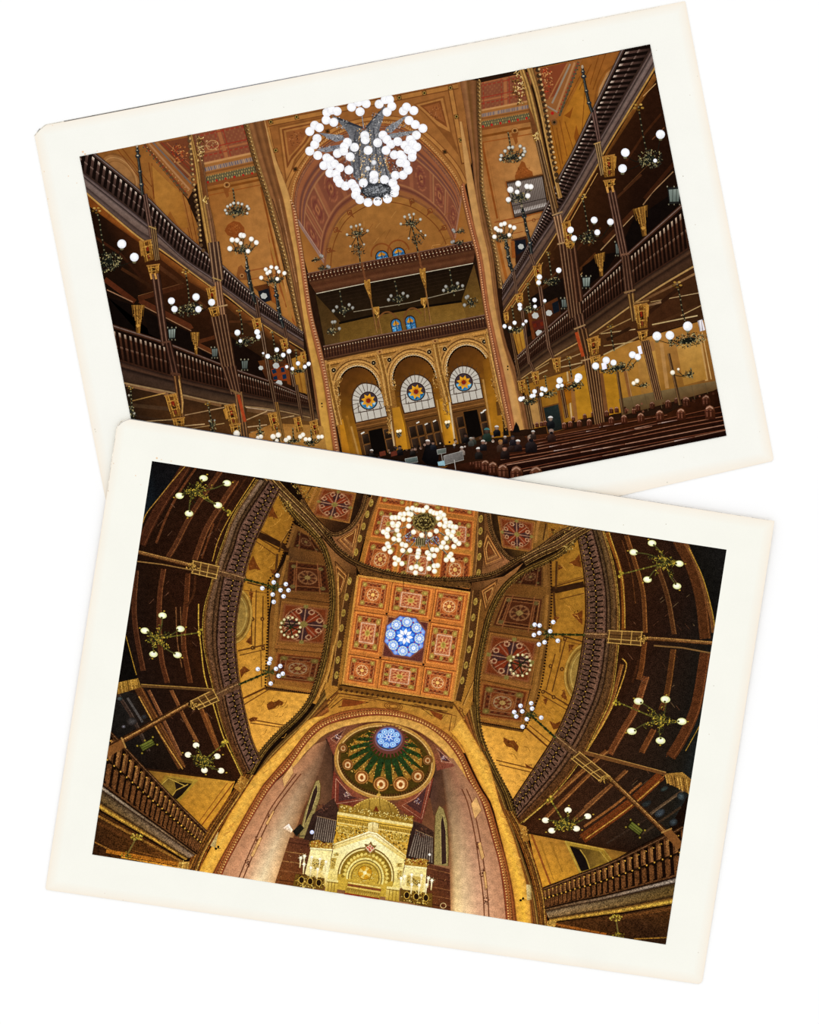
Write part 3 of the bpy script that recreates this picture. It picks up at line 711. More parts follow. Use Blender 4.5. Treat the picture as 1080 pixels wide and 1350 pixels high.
# ---- undersides of the side galleries -----------------------------------------------------
und_l = part('gallery_underside', 'dark timber underside of the left upper gallery', WOOD)
poly('113,255 183,313 210,328 278,378 344,426 400,462 412,527 358,504 300,484 220,453 149,430 130,340', ['1d0f08', '3c1d0c', '3f200f', '3a1e0e', '3a2210', '2c180b', '1c100a', '180d07', '170c07', '150b06', '120a06', '1a0d07'])
poly('114,257 182,313 196,322 186,322 150,296 118,272', ['6a3512', '8a4c1c', '6d3a16', '4a250f', '4a240e', '6d3812'])
poly('208,330 278,380 296,390 290,396 250,372 212,342', ['7a441a', '8a5020', '7a451c', '4f2a12', '4a250f', '5d3012'])
poly('296,392 344,428 398,464 396,470 340,438 300,406', ['6d3d1a', '7a451c', '5d3416', '3f2210', '40220f', '4a270f'])
for s, w, c, c2 in [('124,312 158,334 200,380', 3.4, '3a1c0e', '2a140a'), ('160,354 200,378', 4, '3c200f', '2c170b'), ('138,368 178,398', 7, '4f2413', '46200f'), ('141,382 175,398', 1.4, '9a6f50', '8a6044'),
                    ('184,396 250,430 252,434', 7, '4a2312', '4f2713'), ('186,402 252,436', 1.3, '8d6444', '8d6444'), ('182,394 244,376', 6, '42200f', '3a1c0d'), ('182,390 242,373', .9, '6d4526', '5b3820'),
                    ('256,452 284,466', 6, '532a14', '5a2e16'), ('258,456 286,470', 1.2, '8d6444', '7a5436'), ('256,452 292,442', 5, '44220f', '4a2512'), ('210,352 240,374', 5, '4a2916', '3c200f'), ('262,398 280,412', 4, '4a2814', '3c200f'),
                    ('302,424 332,424', 3, '4a2814', '3c200f'), ('300,440 330,446', 5, '3c1f0e', '351b0c')]:
    stroke(s, w, c, col2=c2)
poly('142,392 176,402 184,440 214,448 149,428', '0d0705'); poly('188,408 250,438 262,468 222,452 196,440', '100906'); poly('262,460 284,472 292,480 270,472', '0f0806')
poly('298,440 344,470 356,500 310,486', '140a06')

und_r = part('gallery_underside', 'dark timber underside of the right upper gallery', WOOD)
poly('862,92 798,198 746,288 711,343 664,411 682,474 726,429 766,394 828,335 903,268', ['2a1409', '301708', '351b0b', '3f240f', '4a2c12', '2a180b', '1d0f08', '170c07', '140a06', '140a06'])
poly('863,96 800,200 793,214 800,206 866,104', ['7a4a1c', '6d3f16', '5b3412', '4a2a10', '6a3d16'])
stroke('865,110 848,127', 1.1, 'b58a54'); stroke('846,128 815,170', 1, '7d5528'); stroke('786,222 748,290', 2.4, '7d4a1e'); stroke('788,228 752,292', .9, 'b98a4c'); stroke('712,347 668,410', 2.6, '8a5526'); stroke('716,346 676,404', .8, 'b58a4c')
for s, w, c in [('872,150 850,176 826,212', 3, '3a1d0d'), ('876,168 860,184', 1.4, '5b351c'), ('888,226 860,254 848,270', 1.4, '8d6a48'), ('890,214 850,262', 5, '32180b'), ('846,230 812,262', 3, '3f2211'), ('835,284 792,330', 1.4, '9a7850'), ('838,276 796,320', 6, '3c1e0e'), ('792,300 776,324', 2.4, '46270f'),
                ('760,330 784,302', 3, '3a1d0d'), ('784,342 764,364', 1.3, 'a37d50'), ('786,334 764,356', 4, '44240f'), ('778,248 800,224', 3, '331a0c'), ('730,330 746,306', 2, '3f220f'), ('700,372 730,340', 3, '3c200f'), ('822,250 866,206', 1.0, '4f2f18'), ('740,352 712,382', 2, '4a2a14')]:
    stroke(s, w, c)
poly('835,290 882,258 902,262 884,290 830,334 815,334', '0e0806'); poly('768,352 790,336 816,332 800,356 768,384', '0e0806'); poly('700,392 764,352 764,390 726,424 694,446', '140c08')

low_l = part('gallery_underside', 'dark beamed underside of the left middle gallery', WOOD)
poly('160,500 224,517 294,532 360,540 420,553 432,600 300,590 168,560', ['1c110b', '2c1a10', '33200f', '3a2614', '5a3a1a', '8a5a28', '5a3618', '20140c'])
for s, w, c, c2 in [('166,507 222,519', 5, '6b4a30', '80593a'), ('166,505 222,516', 1, 'a58668', 'b59674'), ('172,529 218,518', 1.4, '7a5a2e', 'b58a48'), ('172,534 232,540', 5, '3a2818', '4a3220'), ('176,548 230,556', 3, '2a1a10', '3c2818'), ('238,522 292,534', 5, '5f4228', '6d4a2c'), ('238,519 290,530', 1.1, 'b59a7c', 'a58868'),
                    ('240,548 296,537', 1.3, '8a6a48', 'b08c60'), ('236,562 270,559', 1.4, 'a5845a', 'b59468'), ('182,556 230,553', 1.2, 'a5855a', 'a5855a'), ('186,560 236,563', 1.4, '9a7a50', 'a08050'), ('244,566 296,558', 1.2, '8a6a44', 'a08050'), ('326,540 360,546', 5, '5f4228', '6d4a2c'), ('324,537 362,542', 1.1, 'b59a7c', 'a58868'),
                    ('324,554 352,542', 1.4, 'a08058', 'b59468'), ('326,563 352,560', 1.4, 'b09068', 'b09068'), ('330,570 352,566', 1, '9a7a50', '9a7a50'), ('366,545 420,556', 4, '4f3622', '5f4428'), ('368,552 388,548', 1.2, 'a08058', 'b59468')]:
    stroke(s, w, c, col2=c2)
poly('328,572 360,558 404,560 426,562 432,600 328,592', ['a06a30', '8a5a26', '9a6a30', 'a87838', 'a87838', 'a06c30'])
low_r = part('gallery_underside', 'dark beamed underside of the right middle gallery', WOOD)
poly('917,350 876,374 842,396 776,443 730,470 682,503 684,520 700,515 760,488 830,452 870,438 918,424 935,420', ['3a2010', '3f2411', '40260f', '4a2c14', '4f3016', '4a2e14', '6d4520', '5d3a1a', '4a2c12', '3c200f', '3a1f0f', '35200f', '3a200f'])
for s, w, c, c2 in [('918,360 884,378 848,396', 3, '8a6440', '5b3a20'), ('922,386 858,398', 1, 'b59a70', 'a08050'), ('924,402 860,430', 4, '3c2212', '4a2c16'), ('926,402 898,416', 1.2, 'a58a5c', 'b09060'), ('920,416 860,428', 1.6, 'c0a878', 'b59a68'), ('900,376 856,412', 5, '2a160b', '2f180c'), ('872,398 850,404', 3, '8a6a4a', '5f4228'),
                    ('838,434 792,440', 1.2, 'b89a6c', 'a58858'), ('842,444 796,468', 2, '8a6840', 'b59a68'), ('840,450 796,456', 1.2, 'b59a68', 'a58858'), ('834,402 800,424', 4, '4a2c16', '3c220f'), ('832,432 800,448', 4, '2c180c', '2c180c'), ('790,440 832,420', 1.4, '7a5a34', '9a784a'), ('768,456 736,472', 4, '54381e', '5f4024'),
                    ('766,466 730,480', 1.2, 'a5855a', 'a5855a'), ('768,478 740,484', 1.4, 'b09468', 'b09468'), ('766,482 742,494', 1.2, '8d6c40', 'a5855a'), ('724,478 700,492', 1.2, '9a7a4c', '9a7a4c'), ('722,488 700,498', 1.4, 'b09468', 'a08050'), ('724,498 712,504', 1, 'a08050', 'a08050'), ('770,444 734,468', 2, 'a08060', '8d6a44')]:
    stroke(s, w, c, col2=c2)

# ---- ground-floor wall on the right -------------------------------------------------------
gw = part('ground_floor_wall', 'ochre ground-floor wall with marble wainscot behind the right pews', WALL)
poly('690,508 760,486 830,452 868,440 935,420 952,506 950,512 816,545 790,548 700,566', ['8a5a1c', 'a06c22', '9a6826', 'a47236', '9a6628', '6d441c', '6d441c', '8a5a1c', '9a6a1c', '8f5f1a'])
poly('756,490 784,488 790,545 762,552', 'a8741c'); poly('796,492 815,488 822,542 802,548', 'a4701a'); poly('698,532 712,530 716,562 704,564', 'a87c44')
for s, w, c in [('752,492 760,556', 5, '8a5a2c'), ('748,490 754,552', 2, 'c0a070'), ('736,508 742,560', 4, '7a4616'), ('710,530 716,562', 1.4, '9a7a50'), ('792,492 800,548', 6, '6d4424'), ('824,486 835,540', 5, '7d4f28'), ('826,486 836,540', 1, 'a57a48'), ('858,450 868,512', 7, '9a6a38', ), ('872,452 880,512', 5, 'a87a44'), ('922,440 932,502', 4, 'b58a50'), ('926,438 938,500', 1.2, 'c7a067')]:
    stroke(s, w, c)
poly('840,470 864,462 872,516 846,522', ['a97838', 'b5853e', '9a6c30', '8a5e28']); poly('892,456 922,446 932,500 902,508', ['b0803c', 'b98a42', 'a0702c', '9a6c2c'])
poly('740,506 752,502 754,530 744,536', '8f5410')
poly('816,526 866,516 944,502 952,512 820,548', ['6d5a3a', '75603e', '6d5636', '5a3f22', '4f381f'])
for x in (832, 850, 868, 890, 912, 930): stroke([(x, 524-(x-820)*.17), (x+5, 548-(x-820)*.2)], .7, '57452b')
door_r = part('side_door', 'dark open side doorway in the right ground-floor wall', WOOD)
poly('714,537 737,531 745,566 722,572', '5f3a18'); poly('717,538 736,533 742,566 723,570', ['1a2322', '202a28', '141614', '1a1a16'])

# ---- lower right: pews and crowd ----------------------------------------------------------
EP = ink('ink_polished_wood', .12, .2, 6)
floor_p = part('pew_block', 'long dark polished pews filling the lower right', EP)
poly('690,575 720,572 800,556 880,545 955,508 962,578 690,632 560,640 600,606', ['4a2512', '42200f', '3c1c0e', '331709', '220e06', '0f0604', '120604', '160806', '2c140a'])
lines = [('652,598 700,590 800,570 880,552 950,536', .8, '6d3d26'), ('654,603 740,588 860,560 954,543', .9, '5d2f1c'), ('660,606 760,589 880,563 954,549', 1.0, '8a5a40'), ('664,612 780,588 900,564 954,554', 1.1, '7a4a34'), ('668,613 800,590 956,560', 1.3, '9a6f58'), ('684,619 820,592 957,566', .9, '6d3a26'), ('690,621 840,592 957,567', 1.2, '86604a'), ('700,594 860,562', 1, '8d5d46'), ('690,588 800,567', .7, '7a4a34'), ('690,583 790,566', .7, '6d4030'), ('720,576 790,563 880,547', .8, '7a4a30')]
for s, w, c in lines:
    c2 = crv(s, 30); stroke(c2, w, c); stroke(c2+np.array([0, 1.6]), w*1.6, '1f0c07')
for k in range(24):
    x = R.uniform(720, 940); s = R.choice(lines); c2 = crv(s[0], 60); i = R.randrange(8, 50)
    stroke(c2[i:i+7], s[1]*1.0, R.choice(['b8937c', '9a705a', 'c9ada0']), col2='5a3020')
stroke('655,604 640,596', 3, '4a2412')
def pew_end(x, y, s, tone=1.0, lb=None, nm='pew'):
    part(nm, lb, EP)
    c = lambda h: H(h)*tone
    poly([(x-s*.8, y+s*1.7), (x-s*.95, y), (x-s*.6, y-s*.75), (x, y-s), (x+s*.65, y-s*.7), (x+s, y+s*.1), (x+s*1.1, y+s*1.7)], [c('3c1a0e'), c('5f3222'), c('7a4c36'), c('8a5a40'), c('6d4028'), c('46220f'), c('2a110a')])
    stroke([(x-s*.7, y-s*.3), (x, y-s*.7), (x+s*.6, y-s*.35)], s*.22, c('b98d74'), smooth=True)
    for k in range(4): stroke([(x-s*.55+k*s*.36, y-s*.1), (x-s*.5+k*s*.36, y+s*1.2)], s*.13, c(['8a5540', '34160c'][k % 2]))
    stroke([(x-s*.8, y+s*.2), (x+s*.9, y+s*.2)], s*.16, c('3a1a10'))
stroke('588,590 600,594 612,600 620,603', 6, '5d2c1a', smooth=True); stroke('588,587 600,591 614,598', 1.4, '9a5a40', smooth=True)
for k, (x, y, s) in enumerate([(609, 600, 4), (616, 604, 4.6), (623, 606, 5), (631, 609, 5.6), (640, 612, 6), (650, 615, 6.6), (663, 619, 7.4), (681, 622.5, 8.5), (707, 623, 9)]):
    pew_end(x, y, s, .86, ['first carved pew end, farthest back, beside the aisle', 'second carved pew end along the aisle', 'third carved pew end along the aisle', 'fourth carved pew end along the aisle', 'fifth carved pew end along the aisle', 'sixth carved pew end along the aisle', 'seventh carved pew end along the aisle', 'eighth carved pew end along the aisle', 'nearest carved pew end, cut by the lower print'][k])
back = [(702, 560, 2.6), (708, 559, 2.6), (714, 558, 2.6), (719, 557, 2.8), (744, 560, 3.4), (752, 558, 3.4), (764, 557, 3.6), (777, 556, 3.8), (791, 556, 4), (800, 544, 3.2), (806, 540, 3), (813, 539, 3), (824, 540, 3.2), (806, 553, 4), (823, 551, 4.4), (841, 536, 3.6), (845, 549, 5), (860, 533, 3.6), (870, 546, 5.6), (881, 531, 4.4), (898, 544, 6), (905, 528, 5.2), (931, 526, 5.6), (936, 541, 7), (771, 548, 2.8), (782, 545, 2.8), (790, 543, 2.6), (756, 551, 2.4), (836, 541, 3), (892, 527, 3)]
for x, y, s in sorted(back, key=lambda b: b[1]): pew_end(x, y, s, .95 if y > 535 else .8, None, 'seat_end')
for k in range(22):
    x = R.uniform(800, 945); y = 545-(x-800)*.15+R.uniform(-6, 5); part('seat_end', None, EP); disc(x, y, R.uniform(1, 1.9), None, R.choice(['2a130b', '3c1f12', '6d4430']), n=8)

PP = ink('ink_figures', .12, .15, 3)
crowd = part('audience_row', 'dim row of people and seats before the doors', PP)
poly('478,600 520,596 560,588 600,586 646,578 690,574 700,584 660,604 600,612 560,618', ['160d08', '1c110a', '150d09', '1f130a', '20140c', '2a180e', '2c160c', '2a140b', '241208', '140c08'])
for k in range(60):
    x = R.uniform(486, 660); y = 601-(x-486)*.135+R.uniform(-6, 5)
    disc(x, y, R.uniform(.8, 2), None, R.choice(['1a1210', '3c2a20', '6d5040', '241a18', '8d7060', '2f2a2c', '0f0c0c', '50372a', 'b5a596']), n=7)
def person(label, x, y, s, coat, skin=None, cap=None, hat=None, dark=None):
    p = part('person', label, PP)
    poly([(x-s*1.1, y+s*3.2), (x-s*1.3, y+s*1.5), (x-s*.7, y+s*.8), (x+s*.7, y+s*.7), (x+s*1.35, y+s*1.4), (x+s*1.4, y+s*3.0)], [mixc(coat, '000000', .3), H(coat), mixc(coat, 'ffffff', .08), mixc(coat, 'ffffff', .05), H(coat), mixc(coat, '000000', .3)])
    part('head', parent=p, mat=PP); disc(x, y, s*.72, s*.85, skin or '3a2a22', n=12, edge=mixc(skin or '3a2a22', '100a08', .4))
    disc(x, y-s*.25, s*.74, s*.6, hat or '1a1210', n=10, a0=170, a1=370, edge=hat or '1a1210')
    if cap: part('cap', parent=p, mat=PP); disc(x, y-s*.3, s*.8, s*.62, cap, n=10, a0=175, a1=365, edge=cap)
    if dark: part('mask', parent=p, mat=PP); disc(x+s*.05, y+s*.4, s*.55, s*.45, dark, n=8)
    return p
p = part('person', 'standing person in a long black coat and white cap, back turned, in the aisle', PP)
poly('560,592 562,587 568,584.5 575,588 579,597 578,607 576,614 562,612 556,606', ['0a0809', '100d0e', '141012', '120f10', '0c0a0b', '0a0809', '080707', '080707', '0a0809'])
part('head', parent=p, mat=PP); disc(564.4, 583.4, 3, 3.2, '6d5346'); part('cap', parent=p, mat=PP); disc(564, 581.6, 3, 2.3, 'd8d2ca', a0=180, a1=370, edge='d8d2ca')
person('person in dark clothes standing just behind the black-coated one', 571, 584, 3, '15161c', '8a6a58')
person('seated person with white cap before the left door', 490, 595, 3, '15110f', '5a4638', 'cfc8c0'); person('dark figure by the left lamp', 527, 590, 3.4, '0f0c0c', '6d5548')
person('dark figure before the middle door', 544, 592, 3, '15100e', '7a5d4c'); person('person at the right doorway in black', 614, 574, 3.2, '0f0c0b', '5a4034'); person('person with pale scarf by the right doorway', 624, 577, 3, '2f3028', '8d7566', None)
person('person in a dark green coat and teal cap standing at the back rows', 642, 568, 4.6, '1c2a20', '4a3a30', '3f6a68'); person('person in black leaning beside the green coat', 655, 564, 3.6, '0e0d0f', '9a7a68', 'c9c4bc')
person('seated person with white cap left of the woman', 631, 593, 4, '17120f', '6a4a3c', 'd5d0c8'); person('seated person with white cap and dark coat farther back', 637, 583, 3.6, '141113', '8a6350', 'c4bdb4')
person('seated child with white knitted hat at the aisle', 609, 591, 3, '8a7a6e', '9a8070', 'd0c8be'); person('seated person in grey hood', 621, 579, 3, '3a3a34', '7a6656', '9a948a')
person('seated person with blond hair behind the woman', 660, 583, 4.2, '3a2418', 'a07048', None, '9a6a34'); p = person('seated woman with long dark hair turning towards the camera', 665.5, 591, 4.6, '1a0f0c', 'b07a60', None, '24140f')
person('seated person with grey hair right of the woman', 674, 585, 3.6, '241510', '9a8272', None, '8d7d70'); person('seated person with white skullcap in the middle of the pews', 683, 583, 4, '1c1110', '7a5646', 'd2cdc6')
person('seated person with dark cap behind the white skullcap', 676, 577, 3.4, '1a1418', '6a5044', None, '2a2a30'); person('large seated person with grey hair and dark mask looking right', 700, 578, 6, '181010', 'a8806c', None, '8d7866', '121014')
person('seated person in white skullcap behind the masked one', 703, 570, 3, '2a1c16', '8a6c5a', 'c9c4bc'); person('seated person with black mask farther right in the pews', 727, 569, 4.4, '2a1610', 'a88878', None, '8d7468', '141012')
person('person in a white cap standing in the side doorway', 726, 552, 4, '101012', '9a8270', 'd8d4ce'); person('dark seated figure at the foot of the right pier', 666, 577, 2.6, '1a1214', '7a6254', 'b8b2aa')
p = part('dark_cone', 'small black pointed shape on the rail at the foot of the right pier', PP); poly('680.5,556 684,562 686,569 676,570 678,563', '0c0a0a')
for lb, P_, c in [('small grey sign board on a stand in the aisle', '600,597 612,594 612,609 600,612', '5d5d58'), ('large grey sign board at the end of the pews', '585,601 610,594.5 611.5,606 586,613', '6a6560'), ('small pale sign board behind the standing person', '576,593 588,591 588,597 577,599', '5a6058'), ('low pale sign board left of the standing person', '534,605 550,602 551,609 535,611', '55605c')]:
    if 'small grey' in lb: continue
    part('sign_board', lb, PP); poly(P_, [mixc(c, 'ffffff', .12), H(c), mixc(c, '000000', .2), H(c)]); stroke(P_, .6, 'a5a29a', closed=True)
use(crowd); stroke('582,598 584,612', .8, '9a958c'); stroke('599,606 601,620', .9, 'a59f98'); poly('577,609 586,607 587,614 578,614', '8fb4bf')
for x in (500, 515): poly([(x, 596), (x+8, 594), (x+9, 600), (x+1, 602)], '5d2a1c')

for lb, x, y in [('lit wall lamp on the pier between left and middle doors', 526, 570), ('lit wall lamp on the pier between middle and right doors', 590, 558)]:
    p = part('wall_lamp', lb, IRON); poly([(x-4, y), (x+4, y-1), (x+2, y+5), (x, y+8), (x-2, y+5)], '3a3428'); fuzz(x, y+3, 3.4, 3, 16, ['6d6450', '1c1814', 'a89a7c'], 2, .7)
    globe(p, x-1.6, y-1.4, 2.2, 'fff6e0', 'e8c88a'); globe(p, x+1.8, y-2, 2.2, 'fff6e0', 'e8c88a')

# ---- cabinets with hexagon panels at the gallery ends --------------------------------------
def cabinet(label, P, hexes, extra=()):
    p = part('cabinet', label, WOOD); poly(P, ['5a3014', '4a2611', '22120a', '2a150c'])
    for s, c in extra: poly(s, c)
    for x, y, r in hexes:
        part('hexagon_panel', parent=p, mat=A_); disc(x, y, r, r*.92, 'b5b5ae', n=6, rot=12)
cabinet('brown cabinet with a pale hexagon on the left gallery end', '334,378 352,374 364,382 366,402 340,404', [(348, 390, 4.6)], [('340,384 354,380 357,396 345,400', '14161c'), ('355,376 363,383 364,400 359,398', '8a4a1c')])
cabinet('brown cabinet with a pale hexagon on the right gallery end', '673,316 694,311 698,330 680,348 674,340', [(687, 325, 4.2)], [('679,318 693,315 694,328 682,336', '14161c'), ('674,318 678,317 680,340 675,340', '8a4a1c')])
cabinet('dark panelled screen with hexagons and orange panels, under the left upper gallery', '340,476 376,470 384,512 352,502', [(364, 482, 4.6), (368, 505, 4.6), (344, 485, 3.4)], [('357,487 376,482 380,502 361,502', '7a3414'), ('358,488 363,486 365,491 360,493', '10243a'), ('370,485 374,484 376,490 371,491', '10243a'), ('360,497 365,495 366,500 361,501', '10243a'), ('372,494 377,493 378,499 373,500', '10243a'), ('375,480 380,479 384,508 379,506', '6d3514')])
cabinet('dark panelled screen with hexagons and red panels, under the right upper gallery', '696,412 735,392 742,422 704,452', [(706, 416, 4.8), (724, 412.6, 4.6), (711, 439, 4.8)], [('696,414 700,412 706,446 702,448', '5f2e12'), ('701,424 718,420 720,432 704,436', '4a1c14'), ('703,427 707,426 708,431 704,432', '64200f'), ('712,425 716,424 717,429 713,430', '64200f'), ('728,400 736,396 738,410 730,414', '10141a')])
gs = part('golden_wall_strip', 'lit golden wall strip at the end of the left middle gallery', WALL)
poly('382,474 402,466 408,520 392,516', ['a06c26', 'b07c30', '9a6a28', '8a5a1c']); stroke('391,472 399,518', 1.6, '7a4a18'); stroke('396,470 404,520', .8, '8a5a20')
gs = part('golden_wall_strip', 'lit golden wall strip at the end of the right middle gallery', WALL)
poly('676,438 690,432 696,462 684,470', ['a8742c', 'b0802c', '9a6a24', '8f5f1c']); stroke('684,436 690,466', 1.4, '7a4a18'); stroke('679,440 686,468', .8, '7a4a18')

# ---- organ pipes ------------------------------------------------------------------------
org = part('organ_pipes', 'bank of grey organ pipes set in the right end wall', A_)
poly('667,240 716,230 724,276 678,288', '2a1c14'); poly('668.5,241.5 715,232 722,274 679,286', '4a3c34')
ticks('669,242 715,232.5', '679,285 722,274', 20, .62, '8a7c72', 1, .02, .98, False, '5b504a'); ticks('669,242 715,232.5', '679,285 722,274', 20, .5, 'a89a90', 1, .82, .93, False, 'd8cfc6')
stroke('674,272 720,261', 1, '2a211c'); stroke('667,240 716,230', 1.6, '5a3418'); stroke('667,240 678,288 724,277', 1.4, '8a4a1c')

# ---- railings -------------------------------------------------------------------------
TOPC = ('130b08', '4f3830', '3f2c24')
rail('carved rail and grey beam front of the left upper gallery', '96,178 124,203 185,253 232,299 273,335 288,346 337,390 400,439', '92,212 106,225 192,293 240,338 278,364 293,376 338,408 400,447', '100,243 113,254 183,313 210,328 278,378 296,388 344,426 401,462', 74, 4.2,
     TOPC, 'gallery_railing', 'd8c2ae', [(0, '2a2020'), (.14, '6d5a54'), (.2, '221816'), (.35, '76645e', '5d4230'), (.6, '6a5850', '54392a'), (.66, '3a2c28'), (.85, '5d4c46', '4a3020'), (1, '2c1c12')], 'b08444', topw=(5, 2))
rail('carved rail and beam front of the right upper gallery', '828,50 820,68 784,142 756,200 740,230 716,282 690,336 662,379', '870,42 857,68 790,184 764,230 740,272 700,332 662,393', '880,60 862,92 798,198 788,218 746,288 711,343 664,411', 78, 4.0,
     TOPC, 'gallery_railing', 'd8c2ae', [(0, '2a2020'), (.14, '6d5850'), (.2, '221816'), (.4, '7a6862', '5d4230'), (.6, '6d5a54', '54392a'), (.68, '2e2220'), (.85, '63524c', '4a3020'), (1, '2c1c12')], 'b08444', topw=(5, 2))
rail('carved rail and beam front of the left middle gallery', '140,424 149,430 220,453 300,484 358,504 412,527', '146,470 158,476 226,496 306,515 362,527 416,536', '150,500 164,505 224,517 294,532 360,540 420,553', 66, 3.4,
     ('150a06', '4a2b1c', '3f2417'), 'gallery_railing', 'b59c84', [(0, '1f1410'), (.2, '4a3022', '3f2a1c'), (.3, '1c120e'), (.5, '3a281f', '3a2a1c'), (.8, '33231a', '5a402a'), (1, '2a1a12')], '8d6f4a', topw=(5, 2.4))
rail('carved rail and beam front of the right middle gallery', '916,256 903,268 828,335 766,394 726,429 678,474', '922,318 913,325 876,350 834,378 770,424 726,454 680,490', '925,346 917,350 876,374 842,396 776,443 730,470 682,503', 72, 3.2,
     ('150a06', '4a2b1c', '3f2417'), 'gallery_railing', 'c9ae92', [(0, '1f1410'), (.2, '4f3524', '46301e'), (.35, '24160f'), (.55, '40291c', '3f2a1a'), (.8, '3a2518', '5a3f28'), (1, '2a1a10')], 'a5804c', topw=(5, 2.4))

# ---- columns ------------------------------------------------------------------------------
def cluster(a0, a1, b0, b1, cols, mat=WOOD, n=3):
    """a clustered shaft: a0-a1 is its width at the top, b0-b1 at the foot"""
    st = []
    for i in range(n):
        t = i/n; st += [(t, mixc(cols[0], '000000', .45)), (t+.28/n, mixc(cols[0], '000000', .1)), (t+.42/n, cols[1]), (t+.56/n, mixc(cols[0], '000000', .1)), (t+.98/n, mixc(cols[0], '000000', .65))]
    st.append((1, mixc(cols[0], '000000', .4)))
    band([a0, b0], [a1, b1], st, 4, False)
def capital(par, P, name='capital', k=26, red=True):
    part(name, 'gilded openwork capital', GOLD, par)
    q = pts(P); c = q.mean(0); w = np.ptp(q[:, 0]); h = np.ptp(q[:, 1])
    poly(P, ['8a5c24', 'a06c2a', '6d4418', '5f3c14'][:len(q)] if len(q) == 4 else '80541f')
    a, b, cc, d = q[0], q[1], q[-2] if len(q) > 4 else q[2], q[-1]
    f = lambda s, t: a+(b-a)*s+(d-a)*t+(a-b+cc-d)*s*t
    for t0, t1, col in ((.34, .64, '2f1a0a'), (.1, .26, '5a3412'), (.72, .9, '4f2e10')): poly([f(.3, t0), f(.7, t0), f(.7, t1), f(.3, t1)], col)
    if red: stroke([f(.5, .30), f(.5, .52)], w*.16, '7a2410'); stroke([f(.5, .7), f(.5, .88)], w*.12, '70301a', up=False)
    lift()
    for s in (.04, .3, .7, .96): stroke([f(s, .04), f(s, .97 if s in (.3, .7) else .74)], .8, 'c8923f' if s != .7 else 'a06c28', up=False)
    lift(); stroke([f(-.06, .03), f(1.06, .03)], 1.8, '9a6a30', up=False); stroke([f(.05, .3), f(.95, .3)], .8, 'b58238', up=False); stroke([f(.25, .67), f(.75, .67)], .8, 'c08c3c', up=False)
    fuzz(c[0], c[1], w*.42, h*.42, k, ['d0a450', '4a2c10', 'b08038', '2f1a0a'], 2.2, .65)
def post_lamp(par, s):
    part('post_finial', 'dark metal finial post rising above the rail', IRON, par)
    c = crv(s, 20); stroke(c, 3, '1d1e1e', 4.2); stroke(c+np.array([-.6, 0]), .8, '55554c')
    for i, r in ((2, 2.6), (4, 3.6), (10, 2.8), (15, 3.2)): disc(c[i][0], c[i][1], r, r*.8, '22262a', n=10); disc(c[i][0]-.5, c[i][1]-.8, r*.45, r*.3, 'b0a58c', n=6)
    disc(c[0][0], c[0][1], 1.6, 2.6, 'a5927a', n=8)

# rear brackets and lanterns, behind the columns
for lb, P_ in [('gilded hanging bracket at the rear, first from the left edge', '173,402 191,402 188,422 184,441 180,438 178,422'), ('gilded hanging bracket at the rear, beside the left clustered column', '251,438 263,438 262,456 260,469 257,466 254,452'),
               ('gilded hanging bracket at the rear right, over the middle rail', '834,276 854,270 855,292 853,312 847,310 840,292'), ('gilded hanging bracket at the rear right, beside the clustered column', '783,336 798,332 797,350 795,366 791,362 787,350')]:
    part('hanging_bracket', lb, GOLD); q = pts(P_); w = q[1]-q[0]; tip = (q[3]+q[4])/2; top = (q[0]+q[1])/2; d = tip-top
    poly([q[0], q[1], q[1]+d*.18-w*.06, q[0]+d*.18+w*.06], ['6d4a1c', '8a5e26', '5f3d16', '4a2e10'])
    poly([q[0]+w*.25+d*.1, q[1]-w*.2+d*.1, tip+w*.14, tip-w*.14], ['5a3814', '7a5220', '8a5e26', '4a2e10'])
    for t, l, c in ((.04, .42, '5f3f18'), (.2, .55, 'a07030'), (.42, .8, 'b8863c'), (.62, .95, '8d6028'), (.8, .6, 'a87832'), (.96, .4, '5a3a14')):
        a = q[0]+w*t; stroke([a, a+d*l+w*(.5-t)*l*.6], 1.1, c)
    fuzz(*(top+d*.4), abs(w[0])*.3, d[1]*.3, 24, ['a87838', '2a180a', '7a521e'], 2.4, .7); disc(*(top+d*.72), w[0]*.16, d[1]*.06, 'b08038', n=8)
def lantern(lb, x, y, w, h, tone=1):
    p = part('lantern', lb, IRON); poly([(x-w*.5, y-h*.5), (x+w*.5, y-h*.55), (x+w*.42, y+h*.45), (x-w*.36, y+h*.5)], '1a1a18')
    part('glass_pane', parent=p, mat=A_); poly([(x-w*.4, y-h*.36), (x+w*.42, y-h*.42), (x+w*.34, y+h*.34), (x-w*.3, y+h*.36)], [H('7d8880')*tone, H('8d958a')*tone, H('5d6860')*tone, H('6d776e')*tone])
    use(p); 
    for t in (-.1, .18): stroke([(x+w*t, y-h*.4), (x+w*(t-.02), y+h*.36)], .8, '24241f')
    for dx in (-.5, 0, .5): disc(x+w*dx, y-h*.55, .9, 1.3, '8a8268', n=6); disc(x+w*dx*.8, y+h*.52, .9, 1.2, '6d6650', n=6)
lantern('small glass lantern in the left gallery, between the first bracket and column', 226.5, 440, 11, 15); lantern('small glass lantern left of the clustered column in the left gallery', 283, 465, 9, 13, .8); lantern('small glass lantern right of the clustered column in the left gallery', 322.5, 481, 9.5, 13, .75)
lantern('glass lantern at the right edge under the right upper gallery', 889, 258, 18, 22, .95); lantern('narrow glass lantern behind the slim right column', 815, 328, 8, 17, .8); lantern('glass lantern right of the right clustered column', 773, 372, 12, 15); lantern('glass lantern left of the right clustered column', 744.5, 400, 10, 13, .8)

